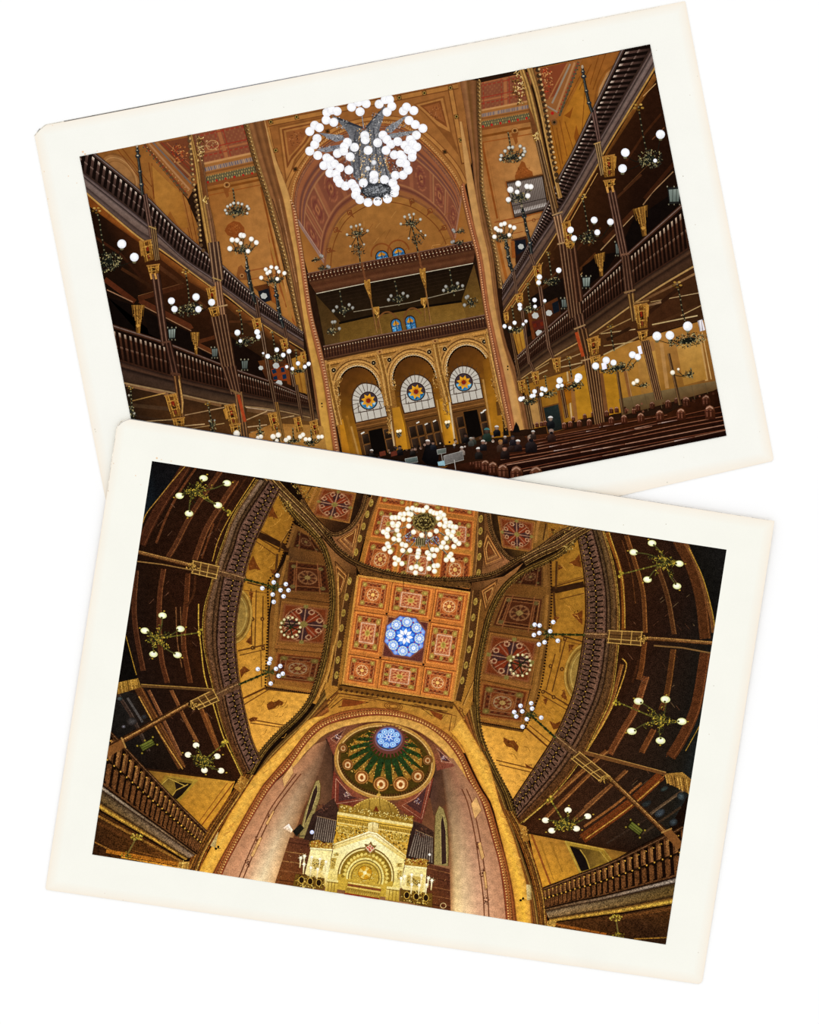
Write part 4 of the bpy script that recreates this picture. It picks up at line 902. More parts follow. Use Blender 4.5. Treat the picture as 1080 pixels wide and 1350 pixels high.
# left slim column
p = part('column', 'slim carved column nearest the left edge, rising through both galleries', WOOD)
cluster((188, 256), (194, 255), (197, 314), (204, 312), ('5a3c30', '8d6c5c'), n=2); cluster((198, 300), (206, 298), (204, 344), (211, 342), ('6a4a30', 'b08a54'), n=3)
cluster((199, 362), (211, 360), (213, 456), (223, 454), ('4a2c20', '8a6650'), n=2); cluster((217, 450), (226, 449), (226, 496), (237, 495), ('3f241a', '6d4a38'), n=2); cluster((228, 496), (239, 494), (238, 560), (244, 560), ('5a3820', 'a5703c'), n=2)
stroke('196,298 206,302', 1.6, 'a5844c'); stroke('213,452 224,450', 2.4, '5a3a2a'); stroke('225,492 238,494', 3, '4f3020')
capital(p, '186,318 199,315 203,342 191,346'); capital(p, '194,350 210,348 209,360 197,362', 'lower_capital', 14, False); stroke('198,360 200,368', 2.6, 'c08a44'); stroke('204,360 206,368', 2.6, 'c08a44')
capital(p, '217,521 232,518 240,548 226,551', k=34); capital(p, '227,552 243,550 243,562 230,563', 'lower_capital', 10, False); stroke('236,500 241,530 240,545', 2, 'b08448')
poly('183,318 186,316 190,336 186,338', '9a6a2c'); use(p); post_lamp(p, '180.5,192 182,206 184,222 186,240 188,257')
# left clustered column, running up into the studded arch
p = part('column', 'gold-trimmed clustered column rising from the left galleries to the ceiling', WOOD)
band('248,176 256,214 262,260 270,310 277,345', '254,178 262,214 270,260 279,310 285,345', [(0, '6d4820'), (.3, 'c0924c'), (.45, '5a3a1c'), (.7, 'a87c40'), (1, '4a2c14')], 16)
band('256,178 264,222 270,262 276,300 283,345', '262,178 270,222 275,262 283,300 289,345', [(0, '5a3520'), (.4, '8d6340'), (.6, '4a2a18'), (.85, '7a5234'), (1, '3f2414')], 16)
dots('249,178 252,214 256,252 261,284 264,318 268,330', 22, 2.6, '5a4028'); dots('250,176 253,213 257,251 262,283 265,317', 22, 1.5, 'b8935c')
fuzz(264, 196, 5, 18, 70, ['c79c58', '6d4820', 'e0bc7c', '4a2f14'], 4, 1); poly('262,204 267,222 272,252 274,262 268,262 264,236', ['6d4022', '7a4a26', '6d3f20', '7a4a26', '5f381c', '5f381c']); fuzz(271, 263, 3, 5, 24, ['d8b060', '8d6428', 'f0d088'], 3, 1)
cluster((274, 320), (289, 318), (280, 372), (296, 368), ('5f4030', 'b08c64'), n=3); cluster((282, 372), (292, 370), (288, 420), (298, 417), ('8a5c40', 'c09468'), n=3)
cluster((277, 416), (300, 414), (292, 486), (311, 484), ('50301f', '9a7452'), n=5); cluster((292, 484), (312, 482), (304, 520), (318, 518), ('4a2c1e', '8a6448'), n=4); cluster((309, 518), (320, 516), (318, 584), (329, 584), ('6a4a30', 'b07840'), n=3)
stroke('314,520 323,556', 4, '9a3c1c'); stroke('277,406 300,402', 2, 'a58258'); stroke('304,514 318,520', 2.6, '6d5030'); stroke('280,366 292,370', 1.6, 'a5844c')
capital(p, '272,380 284,377 286,402 277,404', k=24); capital(p, '275,406 288,404 290,416 279,418', 'lower_capital', 12, False); capital(p, '296,534 309,532 315,558 303,562', k=34); capital(p, '303,560 317,558 317,571 306,573', 'lower_capital', 12, False); poly('294,540 297,538 301,552 298,553', 'a8742e')
# two more left columns
p = part('column', 'slender column third from the left edge, left galleries', WOOD)
cluster((334, 394), (340, 392), (340, 424), (345, 422), ('4f3224', '80604a'), n=2); cluster((341, 428), (347, 427), (354, 504), (359, 503), ('50321f', 'a88a6c'), n=2); cluster((354, 502), (360, 500), (364, 552), (369, 551), ('4a2e1e', '8a6a4c'), n=2); cluster((362, 530), (367, 530), (372, 580), (376, 580), ('7a5226', 'b58444'), n=2)
capital(p, '332,421 343,419 346,436 336,438', k=18); capital(p, '353,545 364,543 369,566 359,568', k=24); post_lamp(p, '325,346 327,362 330,378 336,398')
p = part('column', 'slender column fourth from the left edge, left galleries', WOOD)
cluster((372, 430), (377, 429), (378, 456), (382, 455), ('4f3224', '80604a'), n=2); cluster((375, 456), (381, 455), (386, 510), (391, 509), ('50321f', 'a88a6c'), n=2); cluster((388, 508), (393, 507), (396, 552), (400, 552), ('4a2e1e', '8a6a4c'), n=2)
capital(p, '369,448 378,446 381,462 373,464', k=16); capital(p, '387,551 396,549 400,568 391,570', k=20); post_lamp(p, '363,378 365,394 368,412 374,432')
p = part('column', 'gilded capital post against the left pier', WOOD); cluster((398, 470), (403, 470), (410, 556), (416, 555), ('5a3a22', '8d6a44'), n=2); capital(p, '396,465 402,463 405,478 399,480', k=10); capital(p, '408,556 418,553 421,572 412,574', k=16)

# right slim column
p = part('column', 'slim carved column nearest the right edge, rising through both galleries', WOOD)
cluster((779, 146), (786, 144), (788, 188), (793, 186), ('5f4238', '8a6a5e'), n=2); cluster((784, 190), (792, 187), (792, 232), (799, 228), ('7a5a38', 'd0aa70'), n=3); stroke('783,190 792,187', 1.4, 'b58f54')
cluster((800, 252), (812, 250), (818, 340), (829, 337), ('4f3024', '8d6a54'), n=3); cluster((819, 338), (830, 336), (824, 388), (837, 385), ('4a2c1e', '7a5842'), n=3); cluster((827, 388), (837, 386), (833, 424), (840, 422), ('6d4826', 'c09450'), n=2); cluster((845, 450), (856, 448), (864, 528), (874, 526), ('5a3620', 'b58a5c'), n=4)
stroke('818,336 830,334', 2.4, '6d4a36'); stroke('823,386 838,382', 2.4, '80603c')
capital(p, '794,206 810,203 811,232 797,234', k=36); capital(p, '796,238 811,236 809,246 799,248', 'lower_capital', 12, False); stroke('800,246 802,254', 3, 'c08a44'); stroke('807,245 809,253', 3, 'c08a44'); poly('809,205 813,206 812,222 810,222', 'a5742e')
capital(p, '836,402 853,399 854,432 841,434', k=40); capital(p, '841,437 854,435 853,446 844,450', 'lower_capital', 12, False); poly('852,400 856,402 855,418 853,416', 'b07c34'); stroke('835,400 856,396', 2, '8a6436'); post_lamp(p, '768,88 770,102 773,118 777,136 781,148')
# right clustered column
p = part('column', 'gold-trimmed clustered column rising from the right galleries to the ceiling', WOOD)
band('684,92 692,118 698,145 708,185 718,228 728,276', '692,90 702,118 710,150 717,185 726,226 737,274', [(0, '6d4820'), (.25, 'b98a48'), (.4, '5a3a1c'), (.65, 'c09450'), (.8, '6d4824'), (1, '3f2614')], 20)
band('694,90 704,118 712,150 718,180 727,222 736,262', '703,89 711,118 718,150 725,185 732,222 742,260', [(0, '5a3818'), (.3, 'c79a56'), (.5, '7a5428'), (.75, 'a87c44'), (1, '40260f')], 20)
dots('709,92 713,114 718,140 722,166 727,196 732,222 735,238', 20, 3.2, '3a2818'); dots('711,91 715,113 720,139 724,165 729,195 734,221', 20, 1.7, 'c09c68')
fuzz(684, 116, 8, 24, 90, ['c79c58', '6d4820', 'e8c688', '4a2f14', '9a7038'], 4.4, 1.1, -8); poly('697,140 702,150 708,170 710,186 704,184 700,164', ['6d4022', '7a4a26', '6d3f20', '7a4a26', '5f381c', '5f381c']); fuzz(707, 180, 3.4, 6, 30, ['d8b060', '8d6428', 'f0d088'], 3, 1)
cluster((706, 186), (713, 184), (728, 282), (736, 280), ('6d4a2c', 'a5825a'), n=2); cluster((729, 286), (741, 282), (738, 326), (747, 322), ('8a5f40', 'd0a478'), n=3); cluster((736, 322), (758, 318), (750, 420), (768, 416), ('50301f', '9a7452'), n=5); cluster((750, 330), (760, 322), (758, 400), (770, 396), ('4a2a1a', '80593f'), n=2)
cluster((756, 416), (770, 412), (763, 446), (774, 440), ('4a2c1e', '8a6448'), n=3); cluster((760, 436), (775, 432), (771, 480), (784, 478), ('54341e', '9a6c40'), n=3); cluster((769, 470), (788, 468), (784, 560), (798, 556), ('5a3720', 'b88a58'), n=5); stroke('760,438 769,470', 4.4, 'a0401c')
for a, b in [('728,284', '742,279'), ('735,322', '758,316'), ('757,434', '772,428'), ('766,476', '792,469')]: stroke(a+' '+b, 2, '9a7850')
capital(p, '741,294 752,290 755,318 745,320', k=26); capital(p, '745,320 758,317 757,326 748,328', 'lower_capital', 12, False); capital(p, '774,447 789,442 790,466 778,470', k=36); capital(p, '778,471 791,468 790,478 780,481', 'lower_capital', 12, False); poly('788,446 792,446 792,456 789,456', 'a8742e')
# two more right columns
p = part('column', 'slender column third from the right edge, right galleries', WOOD)
cluster((697, 336), (702, 335), (703, 352), (708, 351), ('5f4232', '8a6a52'), n=2); cluster((709, 378), (715, 377), (722, 462), (727, 460), ('5a3826', '9a785c'), n=2); cluster((722, 460), (727, 458), (728, 474), (732, 472), ('5a3826', '8a6a4c'), n=2); cluster((735, 498), (741, 496), (745, 552), (750, 550), ('5a3620', 'a07a4c'), n=2)
capital(p, '703,351 714,349 714,366 706,368', k=24); capital(p, '706,368 714,367 713,376 708,378', 'lower_capital', 8, False); capital(p, '728,473 739,471 739,490 732,492', k=26); post_lamp(p, '688,272 691,284 694,300 698,316 701,334')
p = part('column', 'slender column fourth from the right edge, right galleries', WOOD)
cluster((675, 356), (679, 355), (680, 390), (684, 389), ('5f4232', '8a6a52'), n=2); cluster((685, 402), (690, 401), (696, 480), (700, 479), ('5a3826', '9a785c'), n=2); cluster((697, 478), (701, 477), (703, 492), (707, 490), ('5a3826', '8a6a4c'), n=2); cluster((706, 510), (711, 509), (713, 556), (718, 555), ('5a3620', 'a07a4c'), n=2)
capital(p, '680,388 689,386 690,401 683,403', k=18); capital(p, '701,491 710,489 711,506 704,508', k=20); post_lamp(p, '667,318 669,330 671,344 676,358')
p = part('column', 'gilded capital post against the right pier', WOOD); cluster((670, 428), (674, 427), (684, 502), (688, 501), ('5a3a22', '8d6a44'), n=2); cluster((690, 522), (696, 520), (698, 566), (704, 565), ('5f4024', '9a744c'), n=2); capital(p, '664,413 670,411 671,425 666,427', k=12); capital(p, '683,503 692,500 693,517 686,519', k=20)
for s in ['814,490 822,545', '882,466 897,534']: part('rear_post', 'slim dark post against the ground-floor wall', WOOD); stroke(s, 3.6, '3f2a18', 4.2); stroke(crv(s, 4)+np.array([-.9, 0]), 1, '7a5836')

# ---- chandeliers of the side galleries --------------------------------------------------------
GC = ('14150f', '2e3026', '6a6448', 'a89a68')
def gold_rose(x, y, s=1.):
    for k in range(5): a = k*1.25+.3; disc(x+3.6*s*math.cos(a), y+2.6*s*math.sin(a), 1.5*s, 1*s, R.choice(['9a7430', '5f4418', 'b8924a']), n=7)
def hang(label, globes, c, body, stem, rose=1., **k):
    p = chandelier(label, globes, c, body, stem, cols=GC, **k); use(p); gold_rose(*pts(stem)[0], rose); return p
hang('chandelier at the left edge under the left upper gallery', [(160.5, 321.5, 6), (177, 339, 5.8)], (141, 346), (20, 13), '127,277 131,292 133,306 136,322 138,336', 1.3)
hang('chandelier in the second bay under the left upper gallery', [(226, 396.6, 4.6), (258.4, 391.4, 4.8), (230, 407.4, 4.2), (261.6, 407.6, 4.2), (279, 398.4, 4.6)], (250, 408), (17, 9), '244.5,358 246.5,370 248,382 249.5,398', 1.1)
hang('chandelier in the third bay under the left upper gallery', [(313, 438.4, 3.9), (339, 437.6, 3.7), (340.6, 443.8, 3.1), (317, 449.4, 2.4)], (323, 450), (13, 6), '315,409 318,422 320,440', .8)
hang('chandelier in the fourth bay under the left upper gallery', [(353, 469.6, 3.2), (365, 461, 3.1), (373.4, 468, 3), (381, 463, 3.1), (347, 465.6, 1.6)], (365, 472), (10, 5), '359,438 361,450 363,464', .7)
hang('innermost chandelier under the left upper gallery', [(393, 479, 2.9), (407, 479.6, 2.8), (402, 483.4, 2.6), (385.6, 486, 2.4), (378, 483.4, 2.2)], (394, 489), (10, 3.6), '390,461 391,472 392,482', .5)
hang('chandelier cut by the right edge under the right upper gallery', [(871, 177, 6), (824.6, 201, 5.7), (821, 222, 5.7), (864, 211.6, 2.6)], (857, 210), (16, 13), '842,141 845,160 848,178 852,196', 1.5)
hang('chandelier in the second bay under the right upper gallery', [(783.6, 290, 4.5), (805, 292.4, 4.4), (752.4, 303, 4.3), (757, 314, 3.9), (787.6, 306.2, 3.9)], (777, 312), (14, 9), '768,259 771,275 774,292 776,304', 1.2)
hang('chandelier in the third bay under the right upper gallery', [(736.8, 356.2, 3.6), (711.4, 365, 3.5), (710.4, 372.4, 3.2)], (728, 371), (11, 6), '723,334 725,348 727,362', .8)
hang('chandelier in the fourth bay under the right upper gallery', [(705, 395.4, 3), (718.4, 396.4, 2.3), (685.4, 402, 3), (685.6, 406.6, 2.7), (705.6, 404, 2.4)], (700, 407), (9, 5), '696,374 697,388 699,400', .7)
hang('innermost chandelier under the right upper gallery', [(665.4, 430, 2.7), (678.6, 425.4, 2.7), (672.4, 432, 2.3), (693.6, 423.4, 2.2), (690, 427.4, 2)], (680, 435), (10, 4), '675,404 677,416 679,428', .5)
hang('wide chandelier at the right edge under the right middle gallery', [(907, 430, 6.3), (866.4, 443, 5.9), (883.4, 442, 5.7)], (907, 449), (26, 9), '893,375 897,392 899,405 903,422', 1.4)
part('bright_lamp', 'tall bright lamp glass at the right edge', A_); poly('920,423 926,421 930,435 923,437', ['c8c2c4', 'fffaff', 'e8e2e8', 'c8c2c4'])
for k in range(2): stroke([(921+k*4, 422-k), (923+k*4, 437)], .8, '6d5d58')
hang('wide chandelier in the second bay under the right middle gallery', [(785.4, 482.4, 4.7), (799.4, 475, 4.9), (809, 478, 4), (834, 467.6, 4.6), (841, 470.4, 4.3)], (814, 485), (23, 7), '805,430 807,446 810,462', 1.)
for s in ['793,479 799,477.5 800.5,486 794.5,487.5', '840.5,457 845,455.5 847.5,466 843,467.5']: part('bright_lamp', 'bright vertical lamp glass by the second lower right chandelier', A_); poly(s, ['ffffff', 'f4f2ff', 'e0dcec', 'f6f4ff'])
hang('chandelier in the third bay under the right middle gallery', [(738, 501.6, 4.2), (763, 497, 5), (761, 501, 3.6), (736, 509, 3), (741, 508, 2.4)], (756, 509), (14, 6), '750,472 752,484 754,498', .8)
hang('chandelier in the fourth bay under the right middle gallery', [(705, 516, 3), (715, 512.4, 3), (719, 513.6, 3), (714, 519.8, 2.6), (701, 522, 2.8), (704, 521.4, 2.6)], (724, 519), (12, 5), '719,496 720,506 722,514', .6)
hang('innermost chandelier under the right middle gallery', [(686.6, 526, 3.2), (690, 524.5, 2)], (700, 529), (9, 5), '695,498 697,510 699,520', .5)
chandelier('wall lamp with two lit globes on the ground-floor wall, left of the slim right column', [(840, 502, 3.1), (835.6, 505, 2.8)], (850, 508), (7, 3), None, 'fff8ec', 'd8c9a8', GC, 'wall_lamp')
chandelier('wall lamp with lit globe on the ground-floor wall near the right edge', [(887, 491, 3.2), (894.6, 486.6, 1.8)], (908, 494), (7, 4), '911,486 913,498', 'fff8ec', 'd8c9a8', GC, 'wall_lamp')
hang('dark chandelier at the lower left corner, cut by the edge', [(177, 545, 1.6), (170, 521, 1.5)], (174, 545), (5, 10), '172,511 173,524 174,536', .8, core='b8b2a4', rim='7d7668')
hang('dark chandelier hanging under the left middle gallery', [(276, 555, 1.4), (283, 554, 1.4)], (280, 562), (4, 10), '274,532 276,542 279,556 281,570', .9, core='a8a294', rim='6d6658')
for lb, g, c, b in [('lit chandelier just above the lower print, by the left clustered column', [(312, 571.6, 4.4)], (316, 578), (6, 4)), ('lit chandelier above the lower print, second from the left', [(344, 575.6, 3), (340, 577, 2.6)], (343, 570), (6, 7)), ('lit chandelier above the lower print, third from the left', [(360, 575.6, 3.6), (367, 573.4, 3.6), (365, 581, 2.6)], (366, 580), (6, 4)),
                    ('lit chandelier above the lower print, fourth from the left', [(377, 580, 3), (381, 577, 3), (396, 575.6, 3), (399.4, 573, 3)], (387, 581), (10, 4)), ('lit chandelier above the lower print, beside the left pier', [(403, 579, 2.8), (408, 579, 2.6), (420, 576, 2.7), (424.4, 575.6, 2.7)], (411, 583), (10, 4.6))]:
    chandelier(lb, g, c, b, [(c[0]-1, c[1]-16), (c[0], c[1]-3)], 'fffaf2', 'e6d8bc', GC)

# standing and hanging lamps before the end walls
def star_lamp(label, g, c, body, stem, post, **k):
    p = chandelier(label, g, c, body, stem, cols=('1f211c', '34362c', '6d6448', 'a08c5a'), **k); use(p)
    if post: stroke(post, 1.7, '1e201e', 2.4, smooth=True); dots(post, 6, 1.6, '22241f'); dots(post, 5, .8, '8a8068')
    return p
pale = dict(core='d8d4c8', rim='8d887c')
star_lamp('hanging ring of pale globes before the left end wall', [(300, 272, 2), (304, 270, 2), (308, 267.6, 2.1), (314, 267.6, 2.1), (319, 269, 2), (326, 272, 2.2), (328, 275, 2), (297, 277, 2), (299, 281, 1.8), (326, 281, 1.8)], (312, 279), (14, 7), '307,249 308.5,258 310,272', None, **pale)
star_lamp('hanging ring of pale globes before the right end wall', [(661, 205, 2.4), (666, 199, 2.4), (671, 194.6, 2.4), (676, 194, 2.3), (686, 192.6, 2.4), (691, 195.6, 2.3), (692, 199.6, 2.4), (690, 204, 2.2), (660, 210, 2.2), (686, 208, 2)], (676, 207), (15, 7.6), '670,175 672,186 674,200', None, **pale)
star_lamp('lit standing lamp on the left rail, under the hanging ring', [(306, 316, 3.4), (312.6, 316.6, 3.4), (318, 310, 3.6), (321, 310.4, 3.4), (331.4, 315, 3.3), (338, 319.6, 3.3), (303, 327.6, 3.5), (317.4, 320.4, 2.6), (327, 331, 3.1)], (320, 329), (13, 6), '321,326 323,334 325,344', '325,340 327,352 331,372 337,400', core='ffffff', rim='e0d4c0')
star_lamp('lit standing lamp on the left rail, nearest the apse', [(350.4, 355, 2.7), (357.6, 352, 2.7), (364.6, 353, 2.7), (344.4, 366, 2.8), (352.6, 360, 2.7), (355.6, 358, 2.7), (367.6, 358, 2.6), (375, 360, 2.8), (365.6, 367.6, 2.6)], (362, 370), (11, 5), '362,366 363,378', '363,376 366,392 370,414', core='ffffff', rim='e0d4c0')
star_lamp('lit standing lamp before the organ pipes', [(683.4, 242, 4), (673, 250, 4.2), (695, 245.6, 3.6), (700, 246, 3.6), (682, 253, 3.2), (670.4, 263, 3.5), (696, 258, 3.5)], (686, 260), (13, 7), '686,258 688,270', '688,274 691,284 694,300', core='ffffff', rim='e0d8d0')
star_lamp('lit standing lamp on the right rail, nearest the apse', [(654, 301, 3), (661, 296, 3), (665.4, 294.6, 3), (672.6, 298, 2.6), (678, 300, 3), (652, 312, 3), (671.6, 309.6, 2.7), (657, 303.4, 2.8), (660.6, 304, 2.7)], (664, 313), (12, 5), '665,312 667,322', '668,318 670,330 675,356', core='ffffff', rim='e0d4c0')

# ---- the huge globe chandelier ------------------------------------------------------------------
ZC = zoomed(400, 120)
big = part('grand_chandelier', 'huge grey metal chandelier covered in white globes, top centre', ink('ink_silver_iron', .35, .25, 3))
for s, c in [('185,160 240,180 385,238 372,300 320,330 290,270 235,205', '6a6a6c'), ('540,90 530,170 505,240 490,300 430,290 415,245 470,170', '707073'), ('695,150 640,215 580,275 535,270 545,240', '77777b'), ('765,255 700,285 600,310 540,300 570,280', '7d7d80'), ('95,272 200,285 262,290 270,320 215,335 150,305', '74747a'), ('85,385 190,360 255,350 255,380 150,405', '7d7d84'),
             ('300,250 350,260 480,250 520,330 540,470 580,560 560,640 400,650 330,560 300,420', '68676a')]:
    poly(ZC(s), [mixc(c, 'ffffff', R.uniform(-.12, .15)) for _ in pts(s)])
poly(ZC('190,160 300,200 395,238 385,246 290,215'), '2f3138'); poly(ZC('540,95 480,170 420,245 408,238 470,165'), '3a3c42')
for s, n in [((245, 210, 55, 40), 50), ((480, 190, 40, 60), 50), ((620, 230, 60, 30), 40), ((680, 285, 70, 18), 40), ((200, 305, 70, 20), 40), ((170, 380, 70, 18), 40), ((420, 430, 120, 200), 420), ((480, 560, 130, 90), 160), ((250, 450, 60, 60), 70), ((600, 440, 60, 60), 70), ((270, 570, 50, 40), 40), ((630, 500, 50, 30), 36)]:
    q = ZC([(s[0], s[1])])[0]; fuzz(q[0], q[1], s[2]/5, s[3]/5, n, ['3c3d42', '8d8d90', '55565a', 'aaa9a8', '2a2b30', 'c8c4be'], 2.8, .7)
for s in ['380,240 365,420 380,600', '430,240 440,430 430,620', '460,240 480,400 520,600', '345,270 330,420 340,560', '500,260 520,420 560,580']: stroke(ZC(s), 1.6, '47474c', smooth=True)
lift()
for s in ['375,250 370,420', '400,300 408,600', '440,260 445,430', '470,420 460,560', '500,430 505,600', '385,430 380,570', '545,440 560,520']:
    for q in crv(ZC(s), 14): disc(q[0]+R.uniform(-1.5, 1.5), q[1], R.uniform(.5, 1.1), None, R.choice(['d0a868', 'e8c894', 'a87c44', 'e0bd84']), n=6, up=False)
lift()
for k in range(26): q = ZC([(R.uniform(330, 580), R.uniform(255, 590))])[0]; disc(q[0], q[1], R.uniform(.8, 1.6), None, R.choice(['d8b07c', 'b98d58', 'e8d0a8']), n=7, up=False)
stroke(ZC('385,150 398,245'), 1.2, '8d8d90')
G = '155,140 185,125 222,132 150,190 200,205 75,225 105,240 42,265 90,312 75,352 42,395 95,423 318,105 362,72 414,82 374,135 500,85 540,55 568,55 583,100 552,137 660,130 680,105 728,128 697,193 738,220 788,245 745,290 405,292 408,320 290,337 270,365 337,370 225,410 265,395 308,432 490,340 525,290 550,318 577,350 545,390 622,332 670,357 705,320 720,345 748,368 690,385 717,405 717,435 600,420 640,420 655,440 427,390 155,440 135,490 175,455 180,490 205,480 175,540 240,505 215,545 225,580 240,605 277,625 320,610 340,635 350,660 345,685 372,715 427,733 490,727 555,710 600,670 605,640 590,605 607,555 657,553 690,520 675,480 640,470 395,605 465,580 465,552 535,583 300,520'
bowl = part('basket', 'round dark wrought basket at the bottom of the chandelier', IRON, big)
q = ZC([(482, 655)])[0]; disc(q[0], q[1], 19, 9, '4a4c50', n=26); ring(q[0], q[1], 19, 9, 2.2, '2a2c30'); disc(q[0], q[1]-1, 13, 5, '8d9094', n=20); fuzz(q[0], q[1], 19, 9, 150, ['2a2c30', '1c1d20', '77797c', '9c9ea0', '3c3e42'], 3, .8)
for i, g in enumerate(ZC(G)): globe(big, g[0], g[1], 6.0, 'ffffff', 'ecebf0')
lift(3); part('basket_fringe', 'small dark scrolls hanging round the basket', IRON, big)
for k in range(20): a = math.radians(k*18); x, y = q[0]+19.5*math.cos(a), q[1]+2+9*math.sin(a); fuzz(x, y, 2.2, 2.4, 6, ['2a2c30', '4a4c50', '1c1d20', '8a8c90'], 2.4, .8)
fuzz(q[0], q[1], 15, 7, 90, ['2a2c30', '1c1d20', '77797c', '9c9ea0', '3c3e42'], 3, .7)
for s in [(425, 510, .5), (465, 470, .55), (448, 590, .4)]: g = ZC([(s[0], s[1])])[0]; globe(big, g[0], g[1], 5.4*s[2]+.6, 'f2f2f4', 'b8b8bc')

# ================================================================== LOWER PRINT: looking up at the ceiling
Q2 = '200.7,607.8 957.9,724.6 878,1245.4 121.5,1126.6'
flush()
PR = Print(None, Q2, (493, 1235), 0.0)
PR.root = empty('photo_print', ((493-540)*PX, (675-1235)*PX, 0.00008), 'lower cream-bordered photo print looking up at a vaulted ceiling, overlapping the other print', 'photograph')
ax = Vector((926-60, -(1297-1172), 0)).normalized()          # leans on the other print: its top edge is raised a little
PR.root.rotation_mode = 'QUATERNION'; PR.root.rotation_quaternion = Matrix.Rotation(math.radians(0.42), 3, ax).to_quaternion()
card('155,561.5 160,557 166,553.5 172,552 1021,686.8 926.5,1293 924.5,1296 921,1297.5 63,1173.5 60.5,1172.5 60,1170', '154,549.3 1021,686.8 925.6,1298 60,1173', 0, .00028, 'f7ecdc', 'f7f6ec')
PR.z = .00028; CARD2 = CUR
PR.clip = pts('0,0 1080,0 1080,1350 0,1350')
part('edge_line', 'thin grey line along the top edge of the lower card', ink('ink_edge_line', .2, .3))  # the same grey strokes on the lower card's top edge
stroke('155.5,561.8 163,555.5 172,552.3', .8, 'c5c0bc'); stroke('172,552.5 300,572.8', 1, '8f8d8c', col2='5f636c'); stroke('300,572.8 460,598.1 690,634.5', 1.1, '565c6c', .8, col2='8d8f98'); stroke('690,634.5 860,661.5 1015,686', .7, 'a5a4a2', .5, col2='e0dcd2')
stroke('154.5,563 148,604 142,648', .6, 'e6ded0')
use(CARD2)
for x, y, r, c in [(207, 604, 1.4, 'efcfae'), (213, 606, .9, 'f2dcc4'), (226, 608, 1, 'f2dcc6'), (179, 627, 1, 'f2dcc6'), (150, 611, .8, 'e8d3bb'), (143, 647, .8, 'e2cdb4'), (186, 639, .8, 'f2e0cc'), (822, 692, .7, 'd5cdbd'), (878, 691, .7, 'd0c8b8'), (937, 717, .5, 'd5cdbc'), (941, 904, .6, 'c5bdad'), (921, 1256, .6, 'd0c8b8'), (935, 968, .7, 'dcd4c4'), (138, 1178, .7, 'e3dacb'), (162, 1187, .6, 'dcd2c2')]:
    disc(x, y, r, None, c, n=7)
PR.clip = pts(Q2)
B_ = ink('ink_warm', .45, .16, 7, 1.1); BW = ink('ink_grainy_wood', .85, .3, 5, 1.1); BWALL = ink('ink_golden_wall', .28, .26, 6, 1.2); BG = ink('ink_bright_gilding', .3, .2, 3, 1.2); BP = ink('ink_rose_wall', .26, .2, 8, 1.3)
BIRON = ink('ink_lamp_iron', .35, .3, 3)

part('printed_picture', 'near-black printed ground of the ceiling picture', BW)
poly(Q2, '170c06')

# ---- undersides of the galleries ---------------------------------------------------------
B_L = '338,632 308,678 294,714 285,740 279,766 270,796 267,820 268,850 273,876 281,910 291,950 304,986 320,1022'
D_L = '355,634 320,688 308,724 298,750 290,790 286,840 288,870 294,902 301,938 312,976 329,1016'
E_L = '369,645 348,688 332,724 322,760 313,806 310,840 312,872 316,904 324,944 332,976 343,1001'
B_R = '797,700 810,746 816,790 817,828 815,862 806,920 788,960 764,1006 728,1050 686,1086'
D_R = '781,698 792,740 799,785 799,830 794,880 786,914 774,944 758,976 732,1016 682,1075'
E_R = '763,710 771,760 773,810 771,832 766,866 757,912 743,948 731,972 704,1014 677,1055'

ul = part('gallery_underside', 'dark beamed gallery ceiling on the left', BW)
poly([*crv(B_L, 30), (308, 1030), (194, 1016), (140, 960), (150, 890), (190, 700), (202, 606), (338, 630)], ['2e170c']*8+['2a140a']*14+['33190b']*8+['2a150a', '1a0f0a', '14100e', '120c08', '1f1008', '140d0a', '2c160b'])
poly('200,607 244,613 226,636 210,656 194,676 188,690', ['0f0e0e', '141010', '121010', '0f1012', '131a1e', '101418'])
poly('166,836 181,892 176,898 150,894', '0d0a08')
poly('148,905 184,916 240,1014 196,1016 140,980', ['1c1b19', '1f1610', '1c110a', '170f0a', '13100d'])
for s, w, c, hi in [('247,612 230,640 216,660 199,690 186,718', 13, '3c1e10', '5b321c'), ('262,612 240,644 222,676 206,716', 3, '5b321a', None), ('292,620 264,660 246,690 232,718 222,734', 7, '4a2816', '6d4020'), ('312,634 290,668 272,698 257,738', 8, '4f2a16', '7a4826'), ('282,690 266,736', 2.4, '5d3218', None), ('326,628 300,668 284,700', 2, '3f2110', None),
                    ('180,752 177,800 180,836 189,884', 7, '3f2112', '5f3820'), ('216,750 211,784 210,826 213,868 221,900', 7, '4a2614', '6d4022'), ('248,756 246,790 242,846 251,900', 7, '4a2612', '6d3c1e'), ('232,800 234,846 240,880', 1.4, '6d4526', None), ('238,800 240,850', 1.2, '6d4526', None), ('258,740 256,780 246,800', 3, '3f2110', None),
                    ('182,906 200,940 240,1012', 11, '4f2c14', '7a4a22'), ('196,910 222,962 238,996', 4.4, '6a3d22', '8a5a34'), ('226,910 246,952 260,978', 5, '6a3c1e', '8d5a30'), ('244,946 258,974', 2, '7a4a24', None), ('262,926 276,962 288,990', 6, '653718', '8d5628'), ('272,940 290,990', 2.4, '7a4620', None), ('156,916 176,948 196,990', 5, '33261e', '4a3a30'), ('168,920 188,952', 3, '4a4440', None)]:
    stroke(s, w, c, smooth=True)
    if hi: stroke(crv(s, 20)+np.array([w*.36, 0]), 1.3, hi); stroke(crv(s, 20)+np.array([-w*.4, 0]), .9, mixc(hi, '2a140a', .4))
GLD = 'a87c2e'
